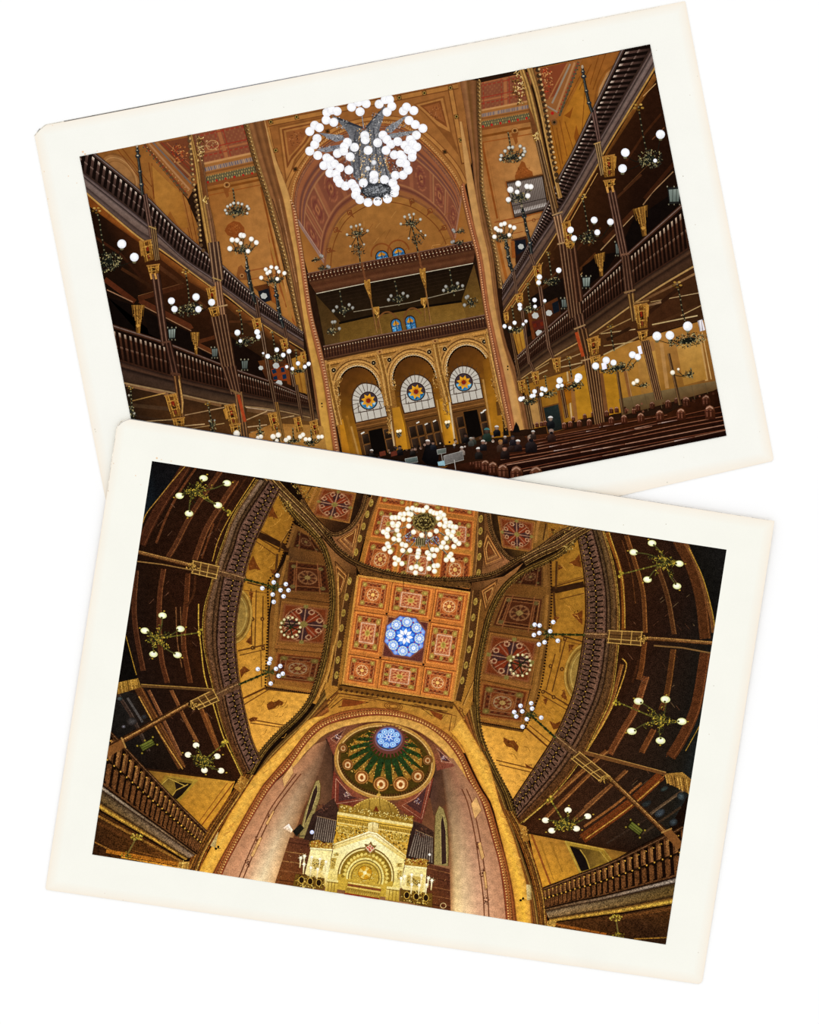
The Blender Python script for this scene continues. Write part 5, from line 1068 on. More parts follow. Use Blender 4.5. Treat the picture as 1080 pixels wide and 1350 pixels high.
for s, w, c in [('244,615 226,636 210,656 194,676 188,690', 1.3, 'a07430'), ('336,630 304,680 288,712 280,740', 1.2, GLD), ('262,796 262,824 265,852 270,892 281,928 294,970 308,1000 319,1024', 1.5, 'c29a3a'), ('166,838 180,890', 1.1, '9a7428'), ('183,918 210,966 241,1014', 1.6, 'b5843a'), ('186,918 240,1008', .7, '7a4e22')]:
    stroke(s, w, c, smooth=True)
for k in range(34):
    x, y = R.choice([(R.uniform(200, 310), R.uniform(640, 735)), (R.uniform(185, 262), R.uniform(765, 895)), (R.uniform(200, 285), R.uniform(915, 990))]); a = R.choice([-.8, .8]); l = R.uniform(4, 12)
    stroke([(x, y), (x+l*math.cos(a), y+l*math.sin(a))], R.uniform(.4, .9), R.choice(['4a2c1c', '5b3a26', '6d4a34']))
for x, y, r, c in [(158, 921, 4, '4f5a58'), (174, 951, 7, '4a4644'), (163, 958, 3, '6d6a70'), (190, 945, 4, '2f3234')]: disc(x, y, r, r*.8, c, n=10, edge='241c18')
poly('154,900 182,894 186,906 154,916', ['8a6424', 'a87c30', '8d6426', '6d4a1a'])
lift()
for k in range(7): stroke([(155+k*4.4, 900-k*.9), (157+k*4.4, 915-k*1.4)], .9, R.choice(['d0a04a', '3c260e', 'b5883a']), up=False)

ur = part('gallery_underside', 'dark beamed gallery ceiling on the right', BW)
poly([*crv(B_R, 30), (700, 1102), (826, 1124), (880, 1096), (912, 1040), (925, 950), (960, 760), (960, 722)], ['331a0c']*8+['2e170b']*14+['33190b']*8+['3c2010', '22120a', '1c1812', '1c1f1e', '1a0f08', '120d0a', '12100e'])
poly('908,718 960,722 956,770 943,826 938,802 926,760', ['14100c', '181614', '161a1c', '12100c', '0f0d0a', '12100c'])
for s, w, c, hi in [('826,706 838,744 848,782 851,834', 6, '5a3216', '8a5628'), ('866,744 880,786 889,836', 6.5, '4a2a14', '6d4826'), ('894,712 912,748 924,790 930,842', 15, '4a2812', '6d4020'), ('905,716 922,756 936,806 940,834', 4, '6d4422', None), ('820,712 832,752 838,796', 1.6, '4f2c14', None), ('800,702 818,752 822,800 822,830', 5, '7a4416', None),
                    ('850,846 846,880 842,896', 7, '5a3014', '7a4822'), ('852,892 838,934 822,962 804,994', 9, '64361a', '8d5830'), ('888,856 880,912 872,936', 8, '4f2c14', '744820'), ('862,962 846,992', 8, '5f3418', '845028'), ('930,860 918,930 900,972 884,998', 14, '4f2a14', '744222'), ('820,876 806,926 790,958 768,994', 5, '74421c', '9a6830'), ('842,870 834,900', 3, '3c2010', None),
                    ('800,990 762,1022 720,1060', 6, '6a3a1a', '9a6834'), ('782,1016 750,1048 718,1080', 5, '6d3c1c', '9a6430'), ('826,1016 790,1050 756,1082', 5.4, '643a1c', '8d5c30'), ('800,1038 770,1064', 1.8, '7a4a26', None), ('872,1022 830,1060 768,1106', 13, '642f12', '8a5222'), ('846,1032 810,1062 770,1090', 3, '8a5428', None), ('912,1034 870,1064 852,1078', 4, '4a3826', '6a543c'), ('898,1064 846,1100', 3, '3a2a1c', None), ('852,1080 800,1112', 2.2, '33241a', None)]:
    stroke(s, w, c, smooth=True)
    if hi: stroke(crv(s, 20)+np.array([w*.36, 0]), 1.3, hi); stroke(crv(s, 20)+np.array([-w*.4, 0]), .9, mixc(hi, '2a140a', .4))
for s, w, c in [('908,722 926,760 938,802 943,830', 1.3, 'a8802e'), ('803,702 818,750 823,790 824,828', 1.4, 'b58a36'), ('820,868 826,878 814,916 798,950 774,990', 1.5, 'c09038'), ('760,1010 728,1050 690,1084', 1.5, 'c29a44'), ('870,1030 828,1066 772,1106', 1.4, 'b58638'), ('923,956 904,990', 1, 'a07a2c'), ('770,1012 736,1050', .8, '8a5c2a')]:
    stroke(s, w, c, smooth=True)
for k in range(36):
    x, y = R.choice([(R.uniform(825, 930), R.uniform(730, 832)), (R.uniform(822, 905), R.uniform(860, 950)), (R.uniform(770, 850), R.uniform(1000, 1050))]); a = R.choice([-.7, .9]); l = R.uniform(4, 12)
    stroke([(x, y), (x+l*math.cos(a), y+l*math.sin(a))], R.uniform(.4, .9), R.choice(['4a2c1c', '5b3a26', '5d4830']))
for x, y, rx, ry, c in [(852, 1060, 8, 4, '2c302e'), (870, 1072, 8, 5, '4a5258'), (888, 1084, 6, 5, '3c4448'), (898, 1050, 5, 6, '4a5658'), (876, 1040, 6, 3, '3a4640')]: disc(x, y, rx, ry, c, n=12, rot=-30, edge='1c1a18')
poly('876,1020 900,1018 912,1028 908,1046 880,1032', ['8d642a', 'a87c34', '8d6428', '7a5220', 'a07030'])
lift()
for k in range(8): stroke([(877+k*4, 1020+k*1.0), (880+k*4, 1033+k*2)], .9, R.choice(['d8a850', '3c260e', 'b5883a']), up=False)

# ---- golden walls beside the galleries ---------------------------------------------------------
wl = part('gallery_wall', 'golden painted wall above the left gallery rail', BWALL)
poly([*crv(E_L, 24), (370, 966), (392, 948), (412, 915), (352, 906), (354, 810), (362, 760), (382, 710), (389, 682)], ['9a6820']*5+['986420']*7+['b07826']*6+['d8983a']*6+['eaa844', 'e4a242', 'd89a3c', 'c4882e', '9c6820', '93601c', '8a5a1c', '8a5a1c'])
for s, w, c in [('336,706 366,724 384,728', 1.4, '4a2a10'), ('344,700 372,716', 1.2, '5a3413'), ('340,704 378,722 430,731', 8, '2f1a0c'), ('388,690 372,714 368,728', 2.4, '4a2c12'), ('384,694 370,716', 1, '9a6a2a'), ('366,730 362,770 356,776', 3, '4a2c12'), ('338,714 364,732', 1.2, '5a3413'), ('326,768 358,776', 1.8, '4a2a10'), ('322,778 352,782', 1, '6a3f16'), ('331,776 332,850', 1.6, '5a3413'), ('338,778 336,856', 1.4, '5a3413'), ('347,786 346,856', 1.6, '5a3413'),
                ('314,858 350,850', 2, '5a3413'), ('316,864 350,856', 1.2, '5a3413'), ('344,858 345,906', 1.2, '6a4018'), ('318,922 352,906', 2.4, '5a3010'), ('320,930 356,908', 1.4, '6a3c14'), ('328,948 374,956', 1.6, '6a3c14'), ('330,953 372,959', 1.4, '6a3c14'), ('350,908 410,914', 3, '5a3816')]:
    stroke(s, w, c)
for s in ['358,664 362,674 367,684 358,681 354,682 356,674', '328,744 334,732 338,742 344,752 336,750 328,752', '316,884 322,878 330,884 322,888 318,894', '352,928 358,924 362,926 368,922 374,926 372,930 366,930 362,934 354,936 352,932', '328,948 334,945 340,946 338,950 330,952', '328,780 334,781 332,792', '324,846 331,838 331,850', '382,722 378,716 386,712', '356,750 366,752 360,758']:
    poly(s, '6a3612'); m = pts(s); fuzz(*m.mean(0), *(np.ptp(m, axis=0)*.42), 16, ['4a240c', '8a5424', '5f300f'], 2.4, .8)
for x, y in [(333, 816), (333, 854), (346, 816), (347, 854)]: disc(x, y, 2.8, None, '4a2810', n=8); disc(x, y, 1.2, None, '9a6a28', n=6)
use(wl)
for k in range(46):
    x, y = R.choice([(R.uniform(322, 348), R.uniform(866, 900)), (R.uniform(338, 396), R.uniform(918, 948)), (R.uniform(338, 372), R.uniform(958, 985)), (R.uniform(352, 378), R.uniform(666, 704)), (R.uniform(330, 356), R.uniform(722, 764))]); l = R.uniform(3, 9)
    stroke([(x, y), (x+l*.6, y-l*.2), (x+l, y-l*.9)], R.uniform(.4, .8), R.choice(['8a5c1c', 'c88c38', '7d5018']))
p = part('round_niche', 'pale half-hidden round niche in the left wall', BWALL)
disc(308, 812, 25, 38, '8a6426', n=30, rot=6); ring(308, 812, 23.4, 36, 2, 'b58c40', rot=6, n=30); ring(308, 812, 20.6, 32, 1.4, '6d4c1c', rot=6, n=30); disc(308, 812, 19.6, 30.6, '9c7c3c', n=30, rot=6, edge='8d6c30'); ring(308, 812, 17, 27, 1, 'b89850', rot=6, n=30)

wr = part('gallery_wall', 'golden painted wall above the right gallery rail', BWALL)
poly([*crv(E_R, 24), (672, 1044), (652, 1010), (630, 956), (690, 958), (706, 934), (720, 860), (726, 790), (728, 738)], ['9a6a22']*6+['986420']*6+['b47c28']*5+['d8983a']*7+['eaa844', 'eaa844', 'dc9c3c', 'c4882e', 'a87024', '986420', '8a5a1c', '8a5a1c'])
for s, w, c in [('728,774 770,762', 1.4, '4a2a10'), ('736,770 768,760', .9, '6a4018'), ('676,770 700,776 734,778 770,770', 8, '2f1a0c'), ('734,740 733,776', 3, '4a2c12'), ('730,780 732,820', 3, '4a2c12'), ('738,790 770,782', 1.2, '5a3413'), ('740,838 768,846', 1.8, '4a2a10'), ('742,844 766,850', 1, '6a3f16'), ('746,842 728,912', 1.6, '5a3413'), ('740,842 738,860', 1.2, '5a3413'), ('732,862 720,910', 1.4, '5a3413'),
                ('716,910 750,930', 2, '5a3413'), ('714,916 748,936', 1.2, '5a3413'), ('712,916 704,936', 1.2, '6a4018'), ('692,958 724,986', 2.2, '5a3010'), ('698,956 730,982', 1.4, '6a3c14'), ('654,1002 704,1014', 1.6, '6a3c14'), ('658,1008 700,1018', 1.4, '6a3c14'), ('632,954 690,964', 3, '5a3816'), ('744,928 760,936', 1, '5a3413')]:
    stroke(s, w, c)
for s in ['750,742 758,738 764,730 767,748 758,746', '754,810 762,808 768,804 768,824 760,816', '736,744 742,748 736,752', '664,972 668,974 672,976 678,976 684,984 682,992 676,986 668,984 664,978', '724,950 732,954 740,950 736,960 730,962', '692,1006 698,1010 704,1013 694,1012', '750,850 758,850 750,860', '740,918 744,908 748,924', '730,812 738,814 732,818', '716,922 722,920 720,930']:
    poly(s, '6a3612'); m = pts(s); fuzz(*m.mean(0), *(np.ptp(m, axis=0)*.42), 16, ['4a240c', '8a5424', '5f300f'], 2.4, .8)
for x, y in [(745, 842), (726, 878), (741, 882), (730, 919), (716, 912)]: disc(x, y, 2.8, None, '4a2810', n=8); disc(x, y, 1.2, None, '9a6a28', n=6)
use(wr)
for k in range(46):
    x, y = R.choice([(R.uniform(716, 742), R.uniform(930, 958)), (R.uniform(644, 700), R.uniform(966, 1000)), (R.uniform(668, 694), R.uniform(1014, 1036)), (R.uniform(738, 762), R.uniform(726, 760)), (R.uniform(738, 766), R.uniform(790, 836))]); l = R.uniform(3, 9)
    stroke([(x, y), (x+l*.6, y+l*.2), (x+l, y+l*.9)], R.uniform(.4, .8), R.choice(['8a5c1c', 'c88c38', '7d5018']))
p = part('round_niche', 'pale half-hidden round niche in the right wall', BWALL)
disc(772, 886, 28, 40, '8a6426', n=30, rot=12); ring(772, 886, 26.4, 38, 2, 'b58c40', rot=12, n=30); ring(772, 886, 23.4, 34, 1.4, '6d4c1c', rot=12, n=30); disc(772, 886, 22, 32.6, '9c7c3c', n=30, rot=12, edge='8d6c30'); ring(772, 886, 19, 29, 1, 'b89850', rot=12, n=30)

wll = part('gallery_wall', 'golden wall of the lower left gallery with an arched opening', BWALL)
poly('192,1015 310,1030 304,1046 272,1096 232,1058', ['7a5420', 'c88e30', 'd8962c', 'cc8a28', 'a06c20'])
stroke('192,1014 308,1029', 2.6, '2a160a'); stroke('308,1032 266,1088', 1.6, '7a3c14'); stroke('300,1032 262,1084', 1, '8a4c1a')
poly('218,1022 262,1028 232,1062 206,1040', ['9a7628', 'a8842e', '9a7424', '8a6420']); poly('221,1025 255,1030 231,1057 210,1040', ['6a5020', '8a6c24', '8d6c24', '7d6024'])
poly('230,1030 253,1033 240,1048 233,1054 226,1050 232,1040', ['1a120c', '1f160e', '140e0c', '120c0a', '2c1c10', '241810']); stroke('208,1039 222,1026 244,1036', 1.2, 'b59440'); stroke('224,1054 232,1042 248,1034', 1.4, 'b08c38')
wlr = part('gallery_wall', 'golden wall of the lower right gallery with an arched opening', BWALL)
poly('697,1099 828,1123 806,1136 716,1171 704,1130', ['b47a2c', '7a5420', 'a06c20', 'd8962c', 'e09c30'])
stroke('697,1098 828,1123', 2.6, '2a160a'); stroke('701,1100 726,1166', 2.6, '8a4a1c'); 
for s in ['712,1108 730,1160', '726,1110 742,1150', '734,1112 740,1124']: stroke(s, 3, 'a06c22', 1)
poly('744,1109 797,1120 808,1136 764,1152', ['a8842e', '9a7626', '7d5c1c', 'a07c2a']); poly('751,1115 794,1123 800,1134 776,1146 766,1148', ['1c120c', '7a5c20', '8d6c26', '6d5020', '22160e'])
poly('752,1116 764,1120 772,1132 777,1146 767,1149', '150e0c'); stroke('765,1120 773,1132 778,1146', 1.4, 'a88836', smooth=True); stroke('745,1109 797,1120', 1.4, 'c09c40'); stroke('746,1110 766,1152', 1.2, 'c09c40'); stroke('790,1121 804,1138', 1.2, 'a88836'); stroke('796,1120 808,1136', 1, 'a88836')

# ---- transept ceilings ---------------------------------------------------------------------------
def cq(q, kind, tone=1., n=46, label=None, warm=0.):
    """one painted coffer: q = top-left, top-right, bottom-right, bottom-left"""
    part('ceiling_coffer', label, B_)
    q = pts(q)
    def f(u, v):
        x, y = u-.5, v-.5; m = np.maximum(abs(x), abs(y)); d = np.hypot(x, y); a = np.arctan2(y, x)
        c = np.zeros(u.shape+(3,)); c[:] = H('8a4420')
        def s(k, col): c[k] = H(col)
        s(m > .44, 'ac5e28'); s((m > .40) & (m <= .44), '7c3616'); s((m > .465), 'c47634')
        blk = ((np.sin(u*44) > .0) ^ (np.sin(v*44) > 0))
        s((m > .27) & (m < .40) & blk, '5a2614'); s((m > .27) & (m < .285), 'b87a48'); s((m > .385) & (m < .40), 'b8804a')
        ax_, ay = abs(abs(x)-.32), abs(abs(y)-.32); o = np.maximum(ax_, ay)+.4*np.minimum(ax_, ay)
        s(o < .095, '9a6a30'); s(o < .07, '8a7434'); s(o < .03, 'b8964c')
        e = np.minimum(np.hypot(x, abs(y)-.335), np.hypot(abs(x)-.335, y)); 
        if kind == 'round':
            s((m < .26), '94461f'); s((d < .25), '9a4a20'); s((d < .20), 'd0a878'); s(d < .175, '8d3c1c'); s((d < .175) & (np.cos(a*8) > .2), 'c08a50'); s((d < .10), '7a3018'); s((d < .07), 'd8a85c'); s((d > .225) & (d < .25), 'bd7a40')
        if kind == 'square':
            s(e < .055, '8f7a36'); s((m < .25), 'c08a64'); s((m < .25) & (m > .235), 'dcb896'); s((m < .235), 'ab6a44')
            s((m < .22) & (np.sin(x*62)*np.sin(y*62) > .35), '86321c'); s(d < .17, 'c08850'); s((d < .17) & (d > .09) & (np.cos(a*8) > .1), '8f3a20'); s(d < .075, 'a08a3c'); s(d < .04, '8a6c2c')
        if kind == 'star':
            s(m > .44, '7a4a20'); s(m > .47, '8d5a28'); s(m < .44, '482010'); s(m < .40, '682e14'); s(d < .40, '522412'); k8 = np.cos(a*8)
            s((d < .36) & (np.cos(a*4+.2) > .1), '3a2220'); s((d < .36) & (np.cos(a*4+.2) < -.1), '742c14'); s((d < .38) & (abs(np.sin(a*4)) < .10), 'a87a5a')
            for i in range(8):
                t = i*math.pi/4+.39; r = np.hypot(x-.33*math.cos(t), y-.33*math.sin(t)); s((r < .062), 'b88a64'); s((r < .04), '5a2414')
            s((d > .395) & (d < .41), 'a5704a'); s(d < .075, '7d6a34'); s((m > .40) & (m < .44), '7a4526'); s(e < .0, '000000')
            e2 = np.minimum(np.hypot(x, abs(y)-.43), np.hypot(abs(x)-.43, y)); s(e2 < .05, '7a6a34')
        if kind == 'dim':
            s(m > .44, '64401c'); s(m < .44, '43200f'); s((m > .3) & (m < .4) & blk, '2a130a'); s((m > .29) & (m < .305), '7a4a28'); s((m > .39) & (m < .405), '8a5a30'); s(d < .22, '7a5030'); s(d < .19, '3c1d10'); s((d < .19) & (np.cos(a*8) > .3), '6d4426'); s(d < .07, '7a6034'); s(abs(abs(x)-.26) < .012, '7d4a28'); s(o < .06, '5f4c28')
        return c*tone
    paint([q[0], q[1]], [q[3], q[2]], n, n, f, False)

tl = part('transept_ceiling', 'brown coffered transept ceiling on the left', B_)
poly('386,690 410,702 426,722 436,758 438,800 430,852 418,900 410,914 352,906 356,812 364,760 380,732', ['6a441c', '7a4c20', '5f3818', '5a3416', '643a18', '7a481c', '8a5220', '8d5622', '8a5a24', '7a4e20', '5d3c18', '50331a'])
for s, w, c in [('388,694 378,722', 5, '7a5024'), ('380,732 366,782 361,850 356,904', 4, '8d5e28'), ('384,734 371,782 366,848 361,902', 1.2, '3c2210'), ('372,784 436,792', 5, '6d421c'), ('372,787 436,795', 1, '3a200e'), ('362,852 430,858', 5, '8a5626'), ('362,855 430,861', 1, '4a280f'), ('356,902 414,911', 3, '9a6628')]: stroke(s, w, c)
cq('392,698 410,708 428,730 384,722', 'dim', .9, 26, 'dim coffer at the top of the left transept ceiling'); cq('378,738 432,744 438,784 374,780', 'dim', 1.05, 44, 'dim coffer with a round rosette in the left transept ceiling')
cq('371,792 437,800 430,852 364,848', 'star', 1.0, 56, 'star-patterned coffer in the left transept ceiling'); cq('364,860 428,866 419,903 360,896', 'round', .72, 44, 'coffer with a round rosette, lowest in the left transept ceiling')
tr = part('transept_ceiling', 'brown coffered transept ceiling on the right', B_)
poly('728,738 700,746 676,764 654,792 640,830 632,870 628,910 630,952 690,960 706,934 720,860 726,800', ['6a441c', '7a4c20', '5f3818', '5a3416', '643a18', '7a481c', '8a5220', '8d5622', '8a5a24', '7a4e20', '5d3c18', '50331a'])
for s, w, c in [('718,742 720,774', 5, '7a5024'), ('722,784 718,836 706,906 692,954', 4, '8d5e28'), ('717,786 712,838 700,906 688,952', 1.2, '3c2210'), ('644,828 712,838', 5, '6d421c'), ('644,832 712,842', 1, '3a200e'), ('634,892 702,906', 5, '8a5626'), ('634,896 700,910', 1, '4a280f'), ('630,946 690,957', 3, '9a6628')]: stroke(s, w, c)
cq('690,752 716,746 716,774 676,770', 'dim', .9, 26, 'dim coffer at the top of the right transept ceiling'); cq('664,782 718,788 712,836 646,826', 'dim', 1.05, 46, 'dim coffer with a round rosette in the right transept ceiling')
cq('646,834 712,844 700,904 634,890', 'star', 1.0, 58, 'star-patterned coffer in the right transept ceiling'); cq('635,899 698,911 688,952 629,944', 'round', .74, 44, 'coffer with a round rosette, lowest in the right transept ceiling')

# ---- upper bay, with the globe chandelier ----------------------------------------------------------
ub = part('nave_ceiling', 'orange coffered ceiling of the bay behind the globe chandelier', B_)
poly('496,652 630,674 624,764 570,764 510,754 474,742', ['a0622a', 'a0622a', 'b5762f', 'b87a30', 'b07030', 'a06828'])
def Lp(a, b, t): a, b = np.array(a, float), np.array(b, float); return a+(b-a)*t
def grid(TL, TR, BR, BL, us, vs, kinds, tone, n, lab):
    P = lambda u, v: Lp(Lp(TL, TR, u), Lp(BL, BR, u), v)
    for j in range(len(vs)):
        for i in range(len(us)):
            (u0, u1), (v0, v1) = us[i], vs[j]; k = kinds[j][i]
            if k: cq([P(u0, v0), P(u1, v0), P(u1, v1), P(u0, v1)], k, tone, n, lab[j][i] if lab else None)
lab3 = [['%s coffer of the %s' % (a, b) for a in ('left', 'middle', 'right')] for b in ('top row behind the globe chandelier', 'second row behind the globe chandelier', 'third row behind the globe chandelier')]
grid((505, 637), (629, 655), (621, 778), (474, 758), [(.01, .29), (.32, .67), (.70, .985)], [(-.04, .22), (.26, .58), (.62, .99)], [['round', 'square', 'round'], ['square', 'round', 'square'], ['round', 'square', 'round']], 1.04, 50, lab3)
# ---- central square ceiling -----------------------------------------------------------------------
CT = [(472, 759), (619, 781), (597, 925), (452, 901)]
cs = part('square_ceiling', 'orange square centre of the ceiling in nine coffers', B_)
poly(CT, ['b4622a', 'b4622a', 'c47834', 'c47834'])
lab4 = [['%s coffer of the central ceiling square' % a for a in r] for r in (('upper left', 'upper middle', 'upper right'), ('middle left', '', 'middle right'), ('lower left', 'lower middle', 'lower right'))]
grid(*CT, [(.025, .285), (.315, .675), (.705, .975)], [(.02, .285), (.325, .69), (.73, .975)], [['round', 'square', 'round'], ['square', None, 'square'], ['round', 'square', 'round']], 1.12, 58, lab4)
use(cs)
Pc = lambda u, v: Lp(Lp(CT[0], CT[1], u), Lp(CT[3], CT[2], u), v)
for t in (.30, .69): stroke([Pc(t, 0), Pc(t, 1)], 2.6, 'c07030'); stroke([Pc(t+.012, 0), Pc(t+.012, 1)], .8, '5a2c10')
for t in (.305, .71): stroke([Pc(0, t), Pc(1, t)], 3, 'c07030'); stroke([Pc(0, t+.014), Pc(1, t+.014)], .9, '5a2c10')
for u in (.30, .69):
    for v in (.305, .71): disc(*Pc(u, v), 1.6, None, '2a160c', n=8)
stroke(CT, 3, 'c88a3c', closed=True); c9 = np.array(CT, float); cc = c9.mean(0); dots([*(cc+(c9-cc)*1.035), cc+(c9[0]-cc)*1.035], 150, 1.1, '2a160a', smooth=False, k=5)
poly([Pc(.315, .325), Pc(.68, .325), Pc(.68, .695), Pc(.315, .695)], ['5a2a20', '5a2a24', '5f3028', '5f3028']); stroke([Pc(.315, .325), Pc(.68, .325), Pc(.68, .695), Pc(.315, .695)], 2.2, 'a86a3c', closed=True)
sk = part('skylight', 'round blue and white stained-glass skylight in the ceiling centre', ink('ink_skylight', .06, .06, 4))
oc = [(534+27.4*math.cos(math.radians(8.5+22.5+45*k)), 839+27.4*math.sin(math.radians(8.5+22.5+45*k))) for k in range(8)]
poly([(534+(x-534)*1.08, 839+(y-839)*1.08) for x, y in oc], '7d4a3c'); poly(oc, '3f6fd0')
disc(534, 839, 14, None, '2f78dc', n=24, edge='2456c0')
for k in range(8):
    a = math.radians(8.5+22.5+45*k); c, s = math.cos(a), math.sin(a)
    disc(534+24*c, 839+24*s, 3.6, None, 'b4c8ee', n=8, edge='5a86dc'); disc(534+21.5*c, 839+21.5*s, 1.2, None, '9a3050', n=6); disc(534+14.8*c, 839+14.8*s, 1.1, None, '8a2850', n=6)
    for o in (-2.4, 2.4): disc(534+18*c-o*s*.8, 839+18*s+o*c*.8, .8, None, '7a2a6a', n=5)
    a = math.radians(8.5+45*k); c, s = math.cos(a), math.sin(a); x, y = 534+19.2*c, 839+19.2*s
    disc(x, y, 6.6, None, '7aa4ea', n=18); ring(x, y, 5.6, 5.6, 1.2, 'dce6d0', n=16); disc(x, y, 4.8, None, 'b4cef6', n=14)
    lift()
    for j in range(10): b = j*.628; stroke([(x+1.4*math.cos(b), y+1.4*math.sin(b)), (x+5.6*math.cos(b), y+5.6*math.sin(b))], .7, '4a80dc', up=False)
    disc(x, y, 2.6, None, 'f2f8ff', n=10); disc(x, y, .6, None, '4a7ad8', n=6)
    poly([(534+2*c, 839+2*s), (534+6.4*c-2.7*s, 839+6.4*s+2.7*c), (534+11*c, 839+11*s), (534+6.4*c+2.7*s, 839+6.4*s-2.7*c)], 'fbfbfd')
    a += math.radians(22.5); c, s = math.cos(a), math.sin(a); poly([(534+5*c, 839+5*s), (534+10*c-2*s, 839+10*s+2*c), (534+13*c, 839+13*s), (534+10*c+2*s, 839+10*s-2*c)], '5a9af0')
disc(534, 839, 1.5, None, '2a66c8', n=8)

# ---- spandrels, oval strips and ribs ------------------------------------------------------------------
def zig(name, label, P, inner, cols):
    part(name, label, B_); q = pts(P); poly(P, cols)
    c = pts(inner)
    for k, (t, col, w) in enumerate([(1, '4a2812', 1.2), (.8, 'b87a3c', 1.6), (.68, '5a3014', 1.1), (.5, 'c08848', 1.2), (.34, '4f2a12', 1)]):
        m = c.mean(0); stroke(m+(c-m)*t, w, col, closed=True)
    m = c.mean(0); poly(m+(c-m)*.32, '6a3818')
zig('spandrel', 'striped triangular spandrel left above the rib crossing', '436,704 462,700 478,672 484,656 500,654 470,742 450,730', '444,712 468,698 476,686 466,734', ['8d5a34', '96603a', '7a4c26', '6a4220', '5a3a1c', '6a4420', '8a5a34'])
zig('spandrel', 'striped triangular spandrel right above the rib crossing', '630,674 644,678 652,704 672,736 690,736 656,756 622,764', '642,700 664,738 640,748 636,720', ['5a3a1c', '6a4220', '7a4c26', '96603a', '8d5a34', '8a5a34', '6a4420'])
zig('spandrel', 'striped triangular spandrel left of the central square', '424,706 440,724 470,748 470,760 450,904 420,930 410,926 420,896 432,856 439,800 437,760 432,734', '442,740 458,756 450,782 446,800', ['8d5c30', '8a5a30', '5a361a', '4a2c14', 'a06a28', 'b87e30', 'a87028', '8a5a24', '7d5020', '7a4e20', '7d5022', '85552a'])
zig('spandrel', 'striped triangular spandrel right of the central square', '690,742 664,760 622,768 620,782 598,926 616,960 632,956 628,910 632,870 642,826 656,792 672,766', '656,764 634,778 640,806 648,788', ['8d5c30', '8a5a30', '5a361a', '4a2c14', 'a06a28', 'b87e30', 'a87028', '8a5a24', '7d5020', '7a4e20', '7d5022', '85552a'])
part('spandrel_stripes', 'gold stripes along the left spandrel', B_)
for s in ['436,830 428,884 412,924', '440,850 434,884 420,918', '446,760 446,830 430,900']: stroke(s, 1.4, 'c08a40'); stroke(crv(s, 8)+np.array([2, 0]), 1, '4f2c12')
part('spandrel_stripes', 'gold stripes along the right spandrel', B_)
for s in ['636,840 632,890 622,940', '640,816 636,870 612,930', '634,790 626,850 610,912']: stroke(s, 1.4, 'c08a40'); stroke(crv(s, 8)+np.array([-2, 0]), 1, '4f2c12')
for lb, s, w, ov in [('strip of gold ovals left of the upper bay', '495,652 484,680 476,710 468,740', 8, [(489.6, 663), (484.4, 678), (479.4, 694), (474.6, 710), (469.6, 728)]), ('strip of gold ovals right of the upper bay', '634,674 634,700 633,730 630,762', 8, [(634, 684), (633.6, 700), (633, 717), (632, 734), (631, 755)]),
                     ('strip of gold ovals left of the central square', '464,756 456,800 448,850 441,904', 8, [(461, 766), (457, 787), (453, 808), (450.4, 828), (447.6, 849), (445.4, 870), (443.6, 890)]), ('strip of gold ovals right of the central square', '628,778 622,830 614,880 604,924', 8, [(627, 793), (624, 814), (621, 836), (618.4, 856), (614.4, 877), (609.6, 897)])]:
    part('oval_strip', lb, B_); stroke(s, w, '4a2c14', smooth=True); c = crv(s, 60); dots(c+np.array([w*.5, .5]), 40, .8, '24130a', k=5); stroke(c-np.array([w*.5, 0]), 1, 'a0703a')
    for x, y in ov: disc(x, y, 2.7, 5.2, 'a5843a', n=12, rot=10); disc(x, y, 1.6, 3.6, '8a6a2a', n=10, rot=10); fuzz(x, y, 1.4, 3, 4, ['d0b060', '4a3010'], 2, .7)

def rib(label, s, w, cols=('2a170b', '5a3c20', '8a6234'), bead=None, n=50):
    part('ceiling_rib', label, BW); c = crv(s, n); t = np.gradient(c, axis=0); t /= np.hypot(*t.T)[:, None]; nr = np.c_[-t[:, 1], t[:, 0]]
    stroke(c, w, cols[0]); stroke(c+nr*w*.22, w*.2, cols[1]); stroke(c-nr*w*.12, w*.12, cols[2]); stroke(c-nr*w*.36, w*.14, cols[1])
    if bead: dots(c+nr*w*.52*bead, int(len(c)*1.3), w*.15, '22130a', k=6); dots(c+nr*w*.52*bead+.5, int(len(c)*1.3), w*.07, 'a07c40', k=5)
p = part('bay_corner', 'dark corner of the next bay with a star rosette, upper left', B_); poly('392,640 482,652 476,672 462,694 446,703 434,698 408,674', ['7a4c20', '1f120a', '20130a', '24150b', '2a180c', '3a2110', '7a4a20'])
poly('396,640 428,644 408,676', ['9a6a24', '8d5a24', '7a481c']); stroke('418,642 404,672', 3, 'a06a30'); stroke('412,640 400,660', 1.2, '3c2210'); stroke('424,644 410,678', 2, '8a5426'); cq('424,641 470,650 461,690 410,680', 'star', 1.05, 44, 'star rosette coffer in the upper left corner bay'); use(p)
rib('curved dark rib round the upper left corner bay', '482,651 477,670 466,690 452,701 440,704 430,698 412,680 398,658', 6, bead=-1)
p = part('bay_corner', 'dark corner of the next bay with a star rosette, upper right', B_); poly('646,676 760,692 738,704 716,722 696,734 676,737 660,722 650,700', ['1f120a', '8a5a24', '9a6a2c', '6a421c', '2a180c', '24150b', '20130a', '20130a'])
stroke('710,686 706,716', 4, '9a6830'); stroke('720,690 716,712', 1.6, '3c2210'); poly('722,690 756,694 724,712', ['9a6a24', '8d5a24', '7a481c']); poly('726,696 732,698 728,704', '4a2810'); cq('656,680 706,688 702,728 662,722', 'star', 1.05, 46, 'star rosette coffer in the upper right corner bay')
rib('curved dark rib round the upper right corner bay', '645,676 648,696 656,716 666,730 676,737 690,734 712,722 736,704 758,694', 6, bead=1)
